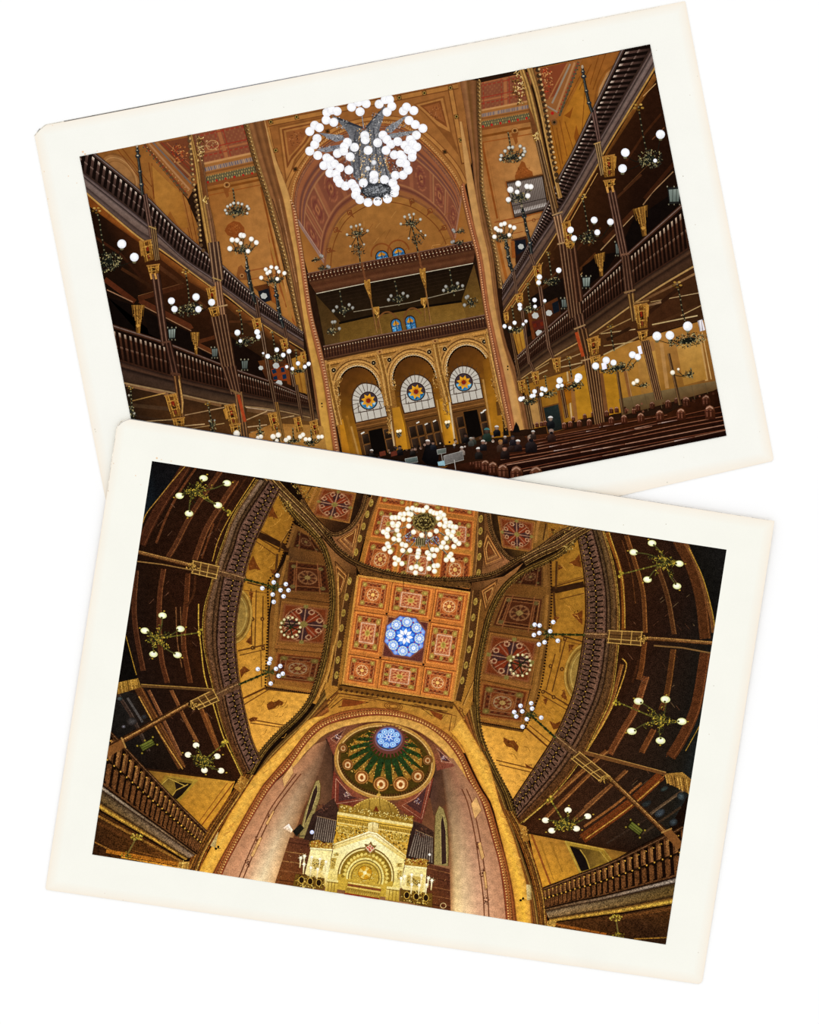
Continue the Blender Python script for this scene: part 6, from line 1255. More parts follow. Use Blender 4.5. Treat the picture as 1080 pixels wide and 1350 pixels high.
rib('beaded dark arch rib along the left transept', '364,640 388,678 410,700 424,716 432,736 437,760 439,790 437,815 430,858 420,896 408,926 390,948 370,966 348,990 330,1020', 8, ('2a1a0c', '5f441c', '8a682c'), 1, 80)
rib('beaded dark arch rib along the right transept', '764,702 742,726 722,738 700,748 680,760 662,778 648,804 640,830 632,870 628,910 630,956 638,986 652,1016 666,1044 678,1078', 8, ('2a1a0c', '5f441c', '8a682c'), -1, 80)
rib('long dark rib between the globe-chandelier bay and the central square', '416,692 436,716 450,730 470,743 500,754 534,761 570,765 610,765 640,761 658,755 682,740 696,732', 8, ('27160a', '4a3018', '6d4c24'), -1, 70)
use(CUR); poly('470,746 500,757 540,764 620,768 622,776 560,770 500,762 474,756', '5a3a1a'); stroke('533,752 532,776', .6, '1a0f08')
p = part('diagonal_rib', 'gold-lined diagonal rib from the upper left corner to the crossing', BW)
for o, w, c in [(0, 15, '3a2412'), (-5, 1.6, '9a7440'), (-2, 2.4, '6a4a2a'), (1.5, 1.4, 'a07c44'), (4, 2, '57391c'), (6.4, 1.2, '8d6834')]: stroke(crv('350,624 372,648 392,668 410,686 426,704', 14)+np.array([o*.7, -o*.7]), w, c, w*.7)
fuzz(380, 668, 9, 6, 40, ['a8843c', '3c2a12', 'c8a458', '6d5220'], 3, .9, 50); fuzz(396, 646, 20, 5, 60, ['a8843c', '3c2a12', '8d6a34', '6d5220'], 3, .8, 45)
p = part('diagonal_rib', 'gold-lined diagonal rib from the upper right corner to the crossing', BW)
for o, w, c in [(0, 15, '3a2412'), (-5, 1.6, '9a7440'), (-2, 2.4, '6a4a2a'), (1.5, 1.4, 'a07c44'), (4, 2, '57391c'), (6.4, 1.2, '8d6834')]: stroke(crv('784,688 756,704 734,718 712,728 690,740', 14)+np.array([o*.5, o*.8]), w*.9, c, w*.6)
fuzz(750, 722, 10, 5, 44, ['a8843c', '3c2a12', 'c8a458', '6d5220'], 3, .9, -35); fuzz(742, 698, 18, 4, 50, ['a8843c', '3c2a12', '8d6a34', '6d5220'], 3, .8, -20)
part('stud_row', 'row of dark studs along the left wall cornice', BW); dots('388,684 378,716 366,752 354,768 354,810 352,852 350,904', 60, 1.4, '2a160a'); dots('352,906 412,915', 24, 1.3, '2a160a')
part('stud_row', 'row of dark studs along the right wall cornice', BW); dots('726,742 727,800 720,860 714,902 702,940 692,960', 58, 1.4, '2a160a'); dots('632,952 690,962', 24, 1.3, '2a160a')

# ---- ark arch -----------------------------------------------------------------------------------------
az = part('arch_spandrel_wall', 'gold wall with striped triangles between ceiling square and apse arch', BWALL)
poly('452,903 597,927 622,960 640,1000 610,992 575,957 530,939 496,934 455,937 424,950 400,976 380,990 404,948 430,920', ['a06c28', 'a06c28', 'c08836', 'c88e38', 'c08030', 'b87a2e', 'b5782e', 'b5782e', 'b87a2e', 'c08432', 'd0963a', 'd0963a', 'c88c36', 'b07a2c'])
for s, w, c in [('446,906 598,930', 8, '6d4418'), ('448,903 598,926', 1.2, '2a160a'), ('450,914 590,938', 1.2, '3f220e'), ('424,940 446,914 500,920', 1.3, '5a3014'), ('432,934 448,918 496,924', 1.1, '7a4a1c'), ('436,934 452,921 486,926 470,929 446,932', 1.2, '4f2810'), ('592,964 596,942 546,928', 1.3, '5a3014'), ('596,972 602,944 540,930', 1.1, '7a4a1c'), ('582,948 588,940 556,934 570,944', 1.2, '4f2810'), ('600,930 640,990', 2, '6a3a16'), ('606,932 634,982', 1, '3f220e'), ('446,912 404,950', 2, '6a3a16'), ('450,906 420,934', 1, '3f220e'), ('424,944 410,956', 2.6, '8a4a1c'), ('602,960 616,978', 2.6, '8a4a1c')]: stroke(s, w, c)
dots('450,909 595,933', 22, 2, '3f2410'); dots('452,911 594,935', 22, 1, 'a8752c'); poly('452,922 484,925 470,930 450,932', '7a3a16'); poly('566,936 584,942 582,950 572,944', '7a3a16')
for r in (12, 9, 6): ring(519, 931, r, r*.42, 1, '6a3814', rot=8)
for x, y in [(436, 922), (422, 934), (612, 948), (608, 936)]: disc(x, y, 2.6, None, '6a3c18', n=6); disc(x, y, 1.2, None, 'b88034', n=6)

OUTL = '256,1160 272,1128 318,1046 336,1022 366,990 390,966 408,948 424,944'
GBL = '276,1162 290,1134 340,1046 358,1022 382,994 406,964 418,952 430,944'
RBL = '288,1164 306,1126 355,1040 382,1012 398,990 414,968 430,955'
MO = [(0, '2f1a0a'), (.14, '6a4a20'), (.2, '2f1a0a'), (.36, 'a87c38'), (.44, '4a2a10'), (.62, '8a5424'), (.7, '3a1e0c'), (.84, '9a5a28'), (1, '6a3416')]
part('arch_moulding', 'brown and gold moulding left of the golden arch', B_); band('428,908 414,932 396,953 376,972 354,995 336,1022 324,1042', '434,938 416,950 397,968 372,992 342,1024 322,1050', MO, 40)
part('arch_moulding', 'brown and gold moulding right of the golden arch', B_); band('625,926 628,956 636,988 649,1018 663,1047 673,1080 690,1130 706,1180 714,1224', '612,946 628,984 642,1012 657,1058 674,1100 686,1140 696,1180 701,1222', MO, 40)
ap = part('apse_arch', 'left leg of the broad golden arch framing the apse', BWALL)
band(OUTL, GBL, [(0, '7a4216', '8a4c18'), (.1, 'e4a438', 'd0943a'), (.5, 'f0b648', 'e4aa48'), (.92, 'e0a23c', 'd89a3c'), (1, '7a3c18')], 30)
apr = part('apse_arch', 'right leg of the broad golden arch framing the apse', BWALL)
band('610,946 632,984 646,1010 660,1060 676,1100 688,1140 698,1180 702,1222', '594,966 609,984 622,1012 636,1040 648,1060 659,1100 669,1140 677,1180 682,1224', [(0, '8a4c18'), (.1, 'dca040'), (.5, 'e8ae48', 'f0b63c'), (.92, 'd89a38'), (1, '7a3c18')], 30)
for k in range(60):
    x, y, d = R.choice([(R.uniform(0, 1), 0, 0), (R.uniform(0, 1), 1, 0)])
    c = crv(OUTL, 100) if y == 0 else crv('622,958 634,984 646,1010 660,1060 676,1100 688,1140 698,1180 702,1222', 100); c2 = crv(GBL, 100) if y == 0 else crv('606,968 616,990 628,1020 646,1060 658,1100 669,1140 677,1180 682,1224', 100)
    use(ap if y == 0 else apr); q = c[int(x*92)+3]*.6+c2[int(x*92)+3]*.4; l = R.uniform(4, 10); stroke([q, q+[l, -l*.7 if y == 0 else l*.5]], R.uniform(.5, 1), R.choice(['b8782c', 'e8b450', 'c08430']))
ROUT = '276,1162 290,1134 340,1046 358,1022 382,994 400,970 416,954 436,943 460,936 496,933 530,938 560,949 588,966 606,984 620,1012 634,1040 646,1060 658,1100 669,1140 677,1180 682,1224'
RIN = '290,1164 306,1126 355,1042 382,1012 398,988 414,969 434,955 470,946 500,943 534,947 562,957 588,977 606,1002 618,1030 634,1056 642,1080 650,1110 658,1140 664,1180 667,1222'
part('beaded_band', 'red-brown beaded moulding of the apse arch', B_)
band(ROUT, RIN, [(0, '5a2810'), (.22, 'a0582a'), (.32, '5f2812'), (.55, 'b06a34'), (.62, '6a2a16'), (.8, '9a4c2a'), (1, '5a2416')], 90)
c = crv(ROUT, 260)*.3+crv(RIN, 260)*.7; dots(c, 190, 1.1, 'e0b064', k=6); c = crv(ROUT, 260)*.62+crv(RIN, 260)*.38; dots(c, 190, .6, 'd09a50', k=5)
CIN = '366,1042 388,1012 402,994 414,982 430,968 460,957 490,952 514,953 550,964 580,986 600,1010 612,1036 618,1050'
CO2 = '356,1042 380,1014 398,988 414,969 434,955 470,946 500,943 534,947 562,957 588,977 606,1002 618,1030 626,1046'
part('arch_soffit', 'cream inner face of the apse arch', BWALL); band(CO2, CIN, [(0, '8a4c20'), (.1, 'cf9444', 'd09848'), (.85, 'd8a250'), (1, '6a3a18')], 60)

# ---- inside the apse --------------------------------------------------------------------------------------
ai = part('apse_interior', 'rose-brown inside walls of the apse', BP)
poly([*crv(CIN, 40), (620, 1060), (600, 1210), (560, 1200), (360, 1164), (364, 1044)], ['6a4028']*12+['5a2c1a']*16+['6a4028']*12+['8a5a3c', 'b07c50', '5a3018', '6a3a20', '8a5a3c'])
pl = part('rose_wall', 'rose marbled wall left of the ark, lit from below', BP)
band('288,1166 306,1126 355,1042 388,1010 414,982', '366,1168 384,1112 404,1056 424,1010 434,974', [(0, 'c08860', 'a06c48'), (.2, 'cc9068', 'b07a54'), (.45, 'e0ac80', '966646'), (.7, 'fae0b0', '7a5036'), (.86, 'f4c890', '664430'), (1, 'c88a4c', '54362a')], 40)
poly('404,1056 424,1010 432,974 441,988 440,1030 436,1064', ['7a5034', '5f3f2a', '4a2f20', '4a2f20', '4f3424', '5a3a26'])
stroke('430,974 439,990 440,1030', 2, '2f1c14')
prr = part('rose_wall', 'rose marbled wall right of the ark, lit from below', BP)
band('668,1224 664,1180 658,1140 650,1110 634,1056 618,1030 598,1000', '594,1204 594,1150 592,1100 588,1060 580,996', [(0, 'c48a64', 'a06c4a'), (.25, 'd49c74', '9a6a4a'), (.5, 'e4b088', '8a5a40'), (.75, 'f4d09c', '754e36'), (.9, 'f8d494', '604030'), (1, 'b87c48', '4a2f20')], 40)
poly('588,1060 580,996 574,1008 567,1050 572,1076', ['5a3a26', '4a2f20', '4a2f20', '54362a', '5a3a26'])
stroke('580,996 574,1010 566,1052', 2, '2f1c14')
for lb, s, cr in [('brown patterned strip up the left rose wall', '316,1162 326,1138 344,1098 360,1066 380,1038 394,1020', ['372,1026 385,1008 387,1019 375,1038', '330,1128 342,1104 346,1104 334,1130', '350,1086 360,1068 362,1070 353,1088']),
                  ('brown patterned strip up the right rose wall', '642,1214 640,1180 635,1140 629,1100 620,1060 612,1040', ['621,1060 628,1050 635,1068 626,1080', '630,1112 634,1110 639,1130 635,1134', '637,1150 640,1148 643,1170 640,1174'])]:
    part('patterned_strip', lb, BP); c = crv(s, 40); stroke(c-np.array([3, 0]), 1.6, '6a3a22'); stroke(c+np.array([3, 0]), 1.6, '6a3a22')
    for i in (6, 14, 22): fuzz(c[i][0], c[i][1], 3.4, 6, 22, ['5a2e1a', '7a4a30', '4a2414'], 2.6, 1)
    for q in cr: poly(q, 'dca866'); stroke(q, .7, '7a4020', closed=True)

for lb, s, s2 in [('tall arched side window left of the ark', '394,1104 402,1070 410,1046 416,1030 421,1028 423,1036 422,1052 414,1076 404,1106', '400,1090 406,1066 413,1042 418,1034 419,1044 412,1066'), ('tall arched side window right of the ark', '572,1140 573,1092 574,1074 579,1062 585,1066 590,1084 592,1120 591,1142', '582,1140 581,1084 584,1074 588,1096 589,1138')]:
    part('arched_window', lb, B_); poly(s, '94804a'); stroke(s, 1.1, '5a3c1c'); poly(s2, '33201a'); stroke(s2, .7, 'c0a868')
# pendentives and dome
pd = part('pendentive', 'maroon painted corners around the small dome', B_)
poly('430,972 452,958 480,953 460,968 444,990 440,996', ['7a4030', '7a4630', '6a3c24', '7a4a2c', '8a4a30', '7a3c2a']); poly('600,1010 580,986 552,966 566,984 574,1004 576,1016', ['7a4030', '7a4630', '6a3c24', '7a4a2c', '8a4a30', '7a3c2a'])
poly('440,1016 452,1032 478,1050 490,1054 470,1066 436,1066', ['7a3626', '8a4630', '8a4a30', '7a4026', '6a3020', '6a2c20']); poly('572,1024 560,1042 530,1054 520,1060 540,1078 556,1086 566,1050', ['7a3626', '8a4630', '8a4a30', '7a4026', '6a3020', '6a2c20', '6a3020'])
for s in ['443,1026 464,1050 480,1054 442,1060', '568,1030 548,1052 530,1062 556,1080', '436,974 456,960 444,980', '596,1006 576,986 582,1004']: stroke(s, .8, 'c08a6a', closed=True); m = pts(s).mean(0); poly(m+(pts(s)-m)*.7, '4a2a26'); fuzz(m[0], m[1], 4, 4, 22, ['c8a088', 'a8705a', '7a6a8a', 'dcc0a8'], 2.4, .8)
dm = part('dome', 'small green and gold painted dome over the ark', BG)
disc(507.4, 1004, 67, 51, '7a5020', n=50, rot=8); ring(507.4, 1004, 65.4, 49.4, 3, 'b8843c', rot=8, n=50); ring(507.4, 1004, 62.6, 46.8, 1.6, 'd8ac64', rot=8, n=50); ring(507.4, 1003.6, 60, 44.4, 2, '5a3a18', rot=8, n=50)
r8 = math.radians(8)
def DP(a, f): return np.array([511+(507.4-511)*f+58.6*f*math.cos(a)*math.cos(r8)-43.4*f*math.sin(a)*math.sin(r8), 976+(1003.4-976)*f+58.6*f*math.cos(a)*math.sin(r8)+43.4*f*math.sin(a)*math.cos(r8)])
disc(507.4, 1003.6, 58.8, 43.6, '26300f', n=50, rot=8, edge='46340f')
NB = 16
for k in range(NB):
    a = k*2*math.pi/NB+.2; b = a+math.pi/NB
    poly([DP(a-.17, .36), DP(a+.17, .36), DP(a+.12, .82), DP(a-.12, .82)], ['20381a', '20381a', '2a3010', '2a3010'])
    poly([DP(b, .42), DP(b+.10, .62), DP(b+.15, .84), DP(b-.15, .84), DP(b-.10, .62)], ['6a4a18', '96702a', 'a06a24', 'a06a24', '96702a'])
    for j in range(26): f = R.uniform(.46, .88); q = DP(b+R.uniform(-.13, .13)*(f-.25)/.5, f); disc(q[0], q[1], R.uniform(.5, 1), None, R.choice(['d8a440', '4a2c10', 'e8b85c', '6d3a14', 'c8922c']), n=6, up=(j == 0))
    for j in range(16): q = DP(a+R.uniform(-.16, .16), R.uniform(.4, .8)); disc(q[0], q[1], R.uniform(.5, 1.2), None, R.choice(['2f5f26', '101c0c', '3a4a1a', '1a3a16']), n=6, up=(j == 0))
for x, y, s, t in [(452.4, 986, .7, .6), (458.6, 1008, .85, .8), (477, 1024.4, 1.05, 1), (502.4, 1033.6, 1.15, 1), (528.4, 1033.6, 1.15, 1), (551, 1023, 1, .8), (564, 1002, .75, .6)]:
    part('medallion', None, BG, dm); r0 = math.degrees(math.atan2(y-976, x-511))-90
    for rr, c in [(9.4, '6a3a14'), (8.4, 'b8803c'), (7.2, '6a2c10'), (6.2, 'a8642c')]: disc(x, y, rr*s, rr*s*.95, H(c)*(.4+.6*t), n=18, rot=r0)
    ring(x, y+.6, 3.6*s, 4*s, 2.2*s, mixc('f4cc90', '7a4a24', 1-t), n=14); disc(x, y+.6, 1.9*s, None, '8a4414', n=8)
ticks([DP(.1+i*.06, .985) for i in range(48)], [DP(.1+i*.06, 1.04) for i in range(48)], 46, .5, '3a240e')
part('oculus', 'blue stained-glass oculus at the top of the small dome', ink('ink_skylight', .06, .06, 4), dm)
for k in range(30): a = k*.2094; stroke([(512.6+17*math.cos(a), 975+15*math.sin(a)), (512.6+26*math.cos(a), 977+22*math.sin(a))], 2.6, '6a3028', 1.2, up=(k == 0))
ring(512.6, 975.2, 19.4, 16.8, 4, '66382c', n=36); ring(512.6, 974, 17.6, 15, 2, '7d5c66', n=36); disc(512.6, 973, 16.4, 13.6, '4a78c8', n=30); 
for k in range(8):
    a = k*.785+.3; x, y = 512.6+11.4*math.cos(a), 973+9.4*math.sin(a); disc(x, y, 4.2, 3.5, 'a8ccf0', n=12); disc(x, y, 2.4, 2, '5f9adc', n=10); disc(x, y, 1.1, None, 'eaf4ff', n=6)
    stroke([(512.6, 971.5), (512.6+7*math.cos(a+.39), 971.5+5.6*math.sin(a+.39))], 1.6, 'dcecff', .8); disc(512.6+14.6*math.cos(a+.39), 973+12*math.sin(a+.39), 1.1, None, '4a2a5a', n=6)
disc(512.6, 971.5, 1.6, None, '3a5ac0', n=8)

# organ behind the ark
for lb, P_, a, b, a2 in [('dark organ pipes left of the ark', '412,1074 440,1052 448,1070 442,1116 400,1108', '418,1076 444,1082', '412,1106 440,1112', '414,1070 440,1062'), ('dark organ pipes right of the ark', '542,1082 556,1086 572,1096 572,1140 534,1132', '548,1094 571,1104', '538,1128 571,1138', '546,1092 572,1102')]:
    part('organ_pipes', lb, B_); poly(P_, ['33201a', '40281e', '3a241a', '2a1a14', '2f1e16']); ticks(a, b, 10, .55, '50423a', 1, 0, 1, False, '7a6a5a'); ticks(a, b, 10, .2, '8d7c6a', 1, 0, 1, False); stroke(a, 1, '8a6a48'); fuzz(*pts(a2).mean(0), 12, 6, 40, ['4a2a20', '6d4430', '2a1812'], 3, .9)
for lb, P_ in [('brown panelled screen left of the ark', '382,1104 408,1108 404,1152 394,1170 362,1166'), ('brown panelled screen right of the ark', '562,1138 593,1146 594,1202 556,1196')]:
    part('panelled_screen', lb, B_); poly(P_, ['5f3420', '4f2a1c', '5a2f18', '6a3818', '74401c'][:len(pts(P_))]); q = pts(P_); c = q.mean(0)
    for k in range(5): stroke([Lp(q[0], q[-1], .1+k*.2), Lp(q[1], q[-2], .1+k*.2)], .9, R.choice(['8a5630', '33180e', 'a0703c']))
    for k in range(26): x, y = Lp(Lp(q[0], q[-1], R.random()), Lp(q[1], q[-2], R.random()), R.random()); disc(x, y, .7, None, R.choice(['a87a48', '2a140c', '8a5a34']), n=5)
ring(584.5, 1194, 3.6, 3.4, 1, 'd8b478')

# ---- the golden ark ------------------------------------------------------------------------------------------
ZA = zoomed(380, 1040)
ark = part('golden_ark', 'gleaming golden domed ark with gable and round arch, bottom centre', BG)
part('ark_dome', 'fluted golden dome on top of the ark', BG, ark); poly(ZA('405,140 450,100 510,68 570,56 640,70 700,110 735,170 740,190 560,170'), ['8a6a28', 'a8822e', 'b8923a', 'b8923c', 'b08a36', '9a7428', '7d5a1c', '7d5a1c', '9a7428'])
for s in ['480,100 460,150', '540,64 530,150', '600,58 610,160', '660,90 690,180']: stroke(ZA(s), .9, '6a4c18')
dots(ZA('410,135 500,78 600,62 700,110 735,170'), 22, .9, 'e0bc60'); stroke(ZA('598,-10 600,60'), 1.4, 'b08a3a'); disc(*ZA('597,40')[0], 3, 2, 'c89c40', n=10); disc(*ZA('598,-12')[0], 2, None, 'd8ac50', n=8); poly(ZA('580,110 600,150 560,150'), '6a2c14')
use(ark)
poly(ZA('325,155 822,240 800,310 775,450 545,320 300,380 300,340 315,290'), ['e8bc48', 'e4b848', 'd4a238', 'dcac44', 'c89428', 'd09e34', 'd4a638', 'c89428'])
part('crown_filigree', 'gold openwork cresting along the top of the ark', BG, ark); poly(ZA('345,100 400,110 480,140 560,160 640,170 720,180 770,185 822,175 822,232 330,152'), '9a7424')
for q in crv(ZA('340,130 820,205'), 26): fuzz(q[0], q[1]-1, 3, 4, 9, ['ecd078', '5f3f10', 'c8a040', 'f4e090', '7a5418'], 2.6, .9)
use(ark)
stroke(ZA('325,160 822,242'), 3.6, 'ecd488'); stroke(ZA('325,185 815,262'), 1.2, '7a5818'); ticks(ZA('330,195 812,275'), ZA('328,215 808,295'), 44, .5, '6a4a14', 1, 0, 1, False); stroke(ZA('325,222 806,300'), 1.6, 'e8cc78'); poly(ZA('335,238 440,258 420,300 325,280'), 'b08a30'); poly(ZA('690,290 790,310 780,350 700,340'), 'b08a30')
stroke(ZA('335,238 440,258 420,300 325,280'), .8, 'ecd070', closed=True); stroke(ZA('690,290 790,310 780,350 700,340'), .8, 'ecd070', closed=True)
for a, b, n in [('330,340 510,270', 5, 80), ('620,310 770,400', 5, 80), ('330,270 500,270', 6, 60), ('620,290 780,330', 6, 60)]:
    for q in crv(ZA(a), 12): fuzz(q[0], q[1], 4, b, n//12+2, ['f0d880', '6a4812', 'c8a040', 'e0bc58', '4f3408'], 2.8, .9)
poly(ZA('528,225 560,218 595,228 595,285 525,280'), ['f0dc98', 'f4e4a8', 'e8d08c', 'd8b868', 'e0c478']); stroke(ZA('560,218 556,290'), .8, 'a8843a')
part('gable', 'pale gold gable band over the arch of the ark', BG, ark)
poly(ZA('292,365 530,280 585,290 778,440 775,475 548,318 295,402'), ['f4e098', 'fff6cc', 'fcf0b8', 'f0d884', 'd8b450', 'ecd078', 'e8c870']); stroke(ZA('294,378 535,293 580,302 776,452'), .9, 'b8923c')
use(ark)
poly(ZA('298,400 548,318 772,470 742,620 722,720 250,650 262,560'), ['faeaa0', 'fff6c4', 'f4e08c', 'f0d878', 'e4c458', 'e8c858', 'fcf0ac'])
CX, CY = ZA('512,575')[0]
for r1, r2, c in [(37.5, 39, '7a5a20'), (35.8, 37, 'f0dc90'), (34, 35, '8a661c'), (31, 32, 'd8b44c'), (27.4, 28.4, 'b08a2c')]: disc(CX, CY, r1, r2*.98, c, n=40, a0=172, a1=376, edge=c, rot=6)
poly(ZA('330,560 690,610 680,720 310,660'), 'c8a238')
for k in range(19): a = math.radians(180+k*10.6); disc(CX+30.2*math.cos(a), CY+31*math.sin(a), 2.5, None, '8a6a1c', n=8, up=(k == 0)); 
lift()
for k in range(19): a = math.radians(185+k*10.6); disc(CX+28*math.cos(a), CY+28.6*math.sin(a), 2.2, None, 'e8cc68', n=8, up=False)
part('inner_arch', 'round gold niche with a shining disc inside the ark', BG, ark)
for r1, c in [(25, 'f0dc84'), (22.6, '6a4c14'), (21.4, 'dcbc58'), (19, '8a6820'), (17.6, 'c09a34')]: disc(CX-1, CY+2, r1, r1*1.05, c, n=34, a0=170, a1=380, edge=c, rot=6)
poly(ZA('392,600 622,630 605,730 372,695'), ['c09a34', 'c8a23c', 'a88028', 'a88028']); fuzz(CX-1, CY-2, 15, 12, 60, ['e8cc70', '7a5818', 'c8a040', 'f0dc88'], 3, .8)
q = ZA('506,553')[0]; disc(q[0], q[1], 9.6, None, '8a6418', n=22); disc(q[0], q[1], 8.8, None, 'dca828', n=22, edge='c88c1c')
for a in (.5, 2.07, 3.64, 5.21): poly([q, q+8.4*np.array([math.cos(a-.3), math.sin(a-.3)]), q+8.4*np.array([math.cos(a+.3), math.sin(a+.3)])], ['f4e08c', 'e8c050', 'e8c050'])
disc(q[0], q[1], 2.4, None, 'fff4b8', n=10)
for s, w, c in [('395,618 612,652', 1.4, 'ecd47c'), ('392,632 612,668', 2.6, '7a3c20'), ('390,645 608,682', 1.6, 'e0c060'), ('385,664 606,702', 5, 'a8822c'), ('372,690 600,726', 2, '8a2418')]: stroke(ZA(s), w, c)
ticks(ZA('385,655 604,692'), ZA('380,680 600,716'), 16, .4, '4a3010', 1, 0, 1, False, 'd8b450')
part('star_ornament', 'jewelled six-pointed star with red stones at the top of the arch', BG, ark)
q = ZA('540,392')[0]
for o in (0, 60): poly([q+9.4*np.array([math.cos(math.radians(o+8+120*k-90)), math.sin(math.radians(o+8+120*k-90))]) for k in range(3)], '7a5420')
poly([q+np.array([0, -5.6]), q+np.array([6.4, .6]), q+np.array([0, 6.4]), q+np.array([-6.2, -.6])], 'd8b48c')
for dx, dy in [(-3, -1), (0, -2.6), (3, -.4), (0, 2.6), (-1, .6)]: disc(q[0]+dx, q[1]+dy, 1.2, None, 'c01c24', n=6)
stroke(q+np.array([[-9, 12], [0, 6.4], [4, 16]]), 1.6, 'a8842c')
use(ark)
for s in ['300,430 330,420 335,440 305,445', '285,455 320,455 305,530 275,525', '715,490 750,490 752,515 718,515', '722,535 750,540 745,605 718,600']: poly(ZA(s), 'c8a64c'); fuzz(*ZA(s).mean(0), 3, 6 if '530' in s or '605' in s else 2.6, 14, ['5f4410', '8a6a20', 'ecd888'], 2.4, .9)
for s in ['250,600 330,610 320,690 240,690', '650,650 735,660 730,745 640,730']:
    part('ark_column', 'clustered gold column at the foot of the ark', BG, ark); P_ = ZA(s); poly(P_, ['e8cc70', 'd8b448', 'b08a2c', 'c8a23c']); 
    for t in (.25, .5, .75): stroke([Lp(P_[0], P_[1], t), Lp(P_[3], P_[2], t)], 1, '8a6820')
    stroke(P_[:2], 3, 'f0dc8c'); stroke(P_[:2]+[0, 2.4], 1, '7a5818')
for lb, top, fil, body, win in [('left golden wing of the ark', '145,392 292,402', '150,345 200,335 240,360 292,355 290,400 148,388', '148,400 290,410 262,560 250,650 110,560', '165,460 245,470 225,540 150,520'), ('right golden wing of the ark', '768,508 915,524', '775,455 830,470 870,458 916,465 914,520 770,505', '770,515 912,530 900,720 860,760 735,640', '785,570 875,580 865,650 780,640')]:
    part('ark_wing', lb, BG, ark); poly(ZA(body), ['faeaa4', 'f4e090', 'fff2b4', 'dcb44c', 'f8e49c']); poly(ZA(fil), 'a87a28'); stroke(ZA(top), 2.2, 'f8ecb0')
    for q in crv(ZA(fil)[[0, 3]]+[0, 4], 8): fuzz(q[0], q[1], 3.4, 4, 12, ['f0d478', '6a4210', 'c89c3c', '8a2c18'], 2.8, .9)
    poly(ZA(win), 'c8a850'); fuzz(*ZA(win).mean(0), 8, 6.5, 60, ['6a4c14', '8a6a24', 'f0dc8c', '4f360c'], 2.8, .9)

def candelabrum(label, flames, body):
    p = part('candelabrum', label, BG); q = ZA(body); c = q.mean(0); poly(q, '6a4a18'); fuzz(c[0], c[1], 20, 9, 150, ['c8a040', '3a220c', 'ecd070', '7a5418', '2a180a'], 3, .9, 8)
    for k in range(3): m = Lp(q[0], q[1], .2+.3*k); disc(m[0], m[1]+7, 3.4, 4.4, '24140a', n=12); ring(m[0], m[1]+7, 3.6, 4.6, .9, 'c8a040', n=12)
    for x, y in ZA(flames):
        yb = max(y+9, 0); part('candle', None, BG, p); stroke([(x, y), (x-1.2, y+13)], 1.9, 'fff6d0', 1.5, col2='e8cc80')
        for k in range(6): a = k*1.047; stroke([(x, y), (x+4.2*math.cos(a), y+4.2*math.sin(a))], .7, 'fff0b8', .1, up=(k == 0))
        disc(x, y, 2.1, None, 'ffffff', n=10, edge='fff2c0')
candelabrum('golden candelabrum with lit candles left of the ark', '83,455 108,443 155,450 210,463 250,480 105,497 150,520 195,530', '50,560 240,590 235,665 30,640'); candelabrum('golden candelabrum with lit candles right of the ark', '815,565 768,575 880,570 925,587 948,603 815,630 865,635 912,633 745,590', '740,660 950,690 950,780 735,740')
part('spotlight', 'small black spotlight aimed at the left rose wall', BIRON); poly('386,1096 396,1086 401,1092 391,1103', '1c1812'); poly('372,1092 381,1086 386,1094 384,1098', ['f0c8a0', 'fffaf0', 'fff0d8', 'e8c090']); stroke('391,1102 402,1102', 1, '3c3020'); disc(411.4, 1097, 2.8, None, 'ffffff', n=10, edge='b8c0e8'); disc(566.5, 1126.5, 1.8, None, 'e8e0d0', n=8)
for lb, s, cx, cy in [('cream loudspeaker box on the left side of the arch', '280,1096 288,1097 284,1118 277,1115', 286, 1118), ('cream loudspeaker box on the right side of the arch', '694,1166 700,1167 701,1186 695,1187', 688, 1186)]:
    part('loudspeaker', lb, B_); poly(s, ['d8c088', 'c8ac6c', 'a88a4c', 'c8ac70']); part('small_camera', 'small black camera on the arch', BIRON); disc(cx-1.4, cy+1, 1.7, None, '14100a', n=8); disc(cx+1.8, cy-1.6, 1.6, None, '14100a', n=8); stroke([(cx-2, cy), (cx+5, cy+.4)], .8, '241a0c')

# ---- pilasters beside the arch, lower galleries ------------------------------------------------------------
for lb, A, B, cp in [('clustered pilaster down the left side of the arch', '322,1020 308,1042 272,1094 252,1130 240,1160', '336,1022 322,1044 288,1096 270,1130 258,1162', '308,1038 318,1022 328,1028 318,1046'), ('clustered pilaster down the right side of the arch', '664,1066 676,1090 692,1130 706,1180 712,1224', '676,1070 690,1094 704,1130 718,1180 722,1226', '684,1086 694,1090 698,1108 690,1110')]:
    part('pilaster', lb, BW); band(A, B, [(0, '8a4c1c'), (.15, '4a280f'), (.28, '9a6424'), (.36, '3a1e0c'), (.5, '7a4a1e'), (.58, '2a160a'), (.72, '8a5a24'), (.8, 'c89a44'), (.84, '4a2a10'), (1, '8a4a1a')], 20); part('pilaster_capital', lb.replace('clustered pilaster', 'gilded capital'), BG); poly(cp, ['a8722a', 'b88034', '8a5a20', '9a6624']); fuzz(*pts(cp).mean(0), 6, 7, 30, ['d8a850', '5a3412', '8a5a20'], 2.8, .9)

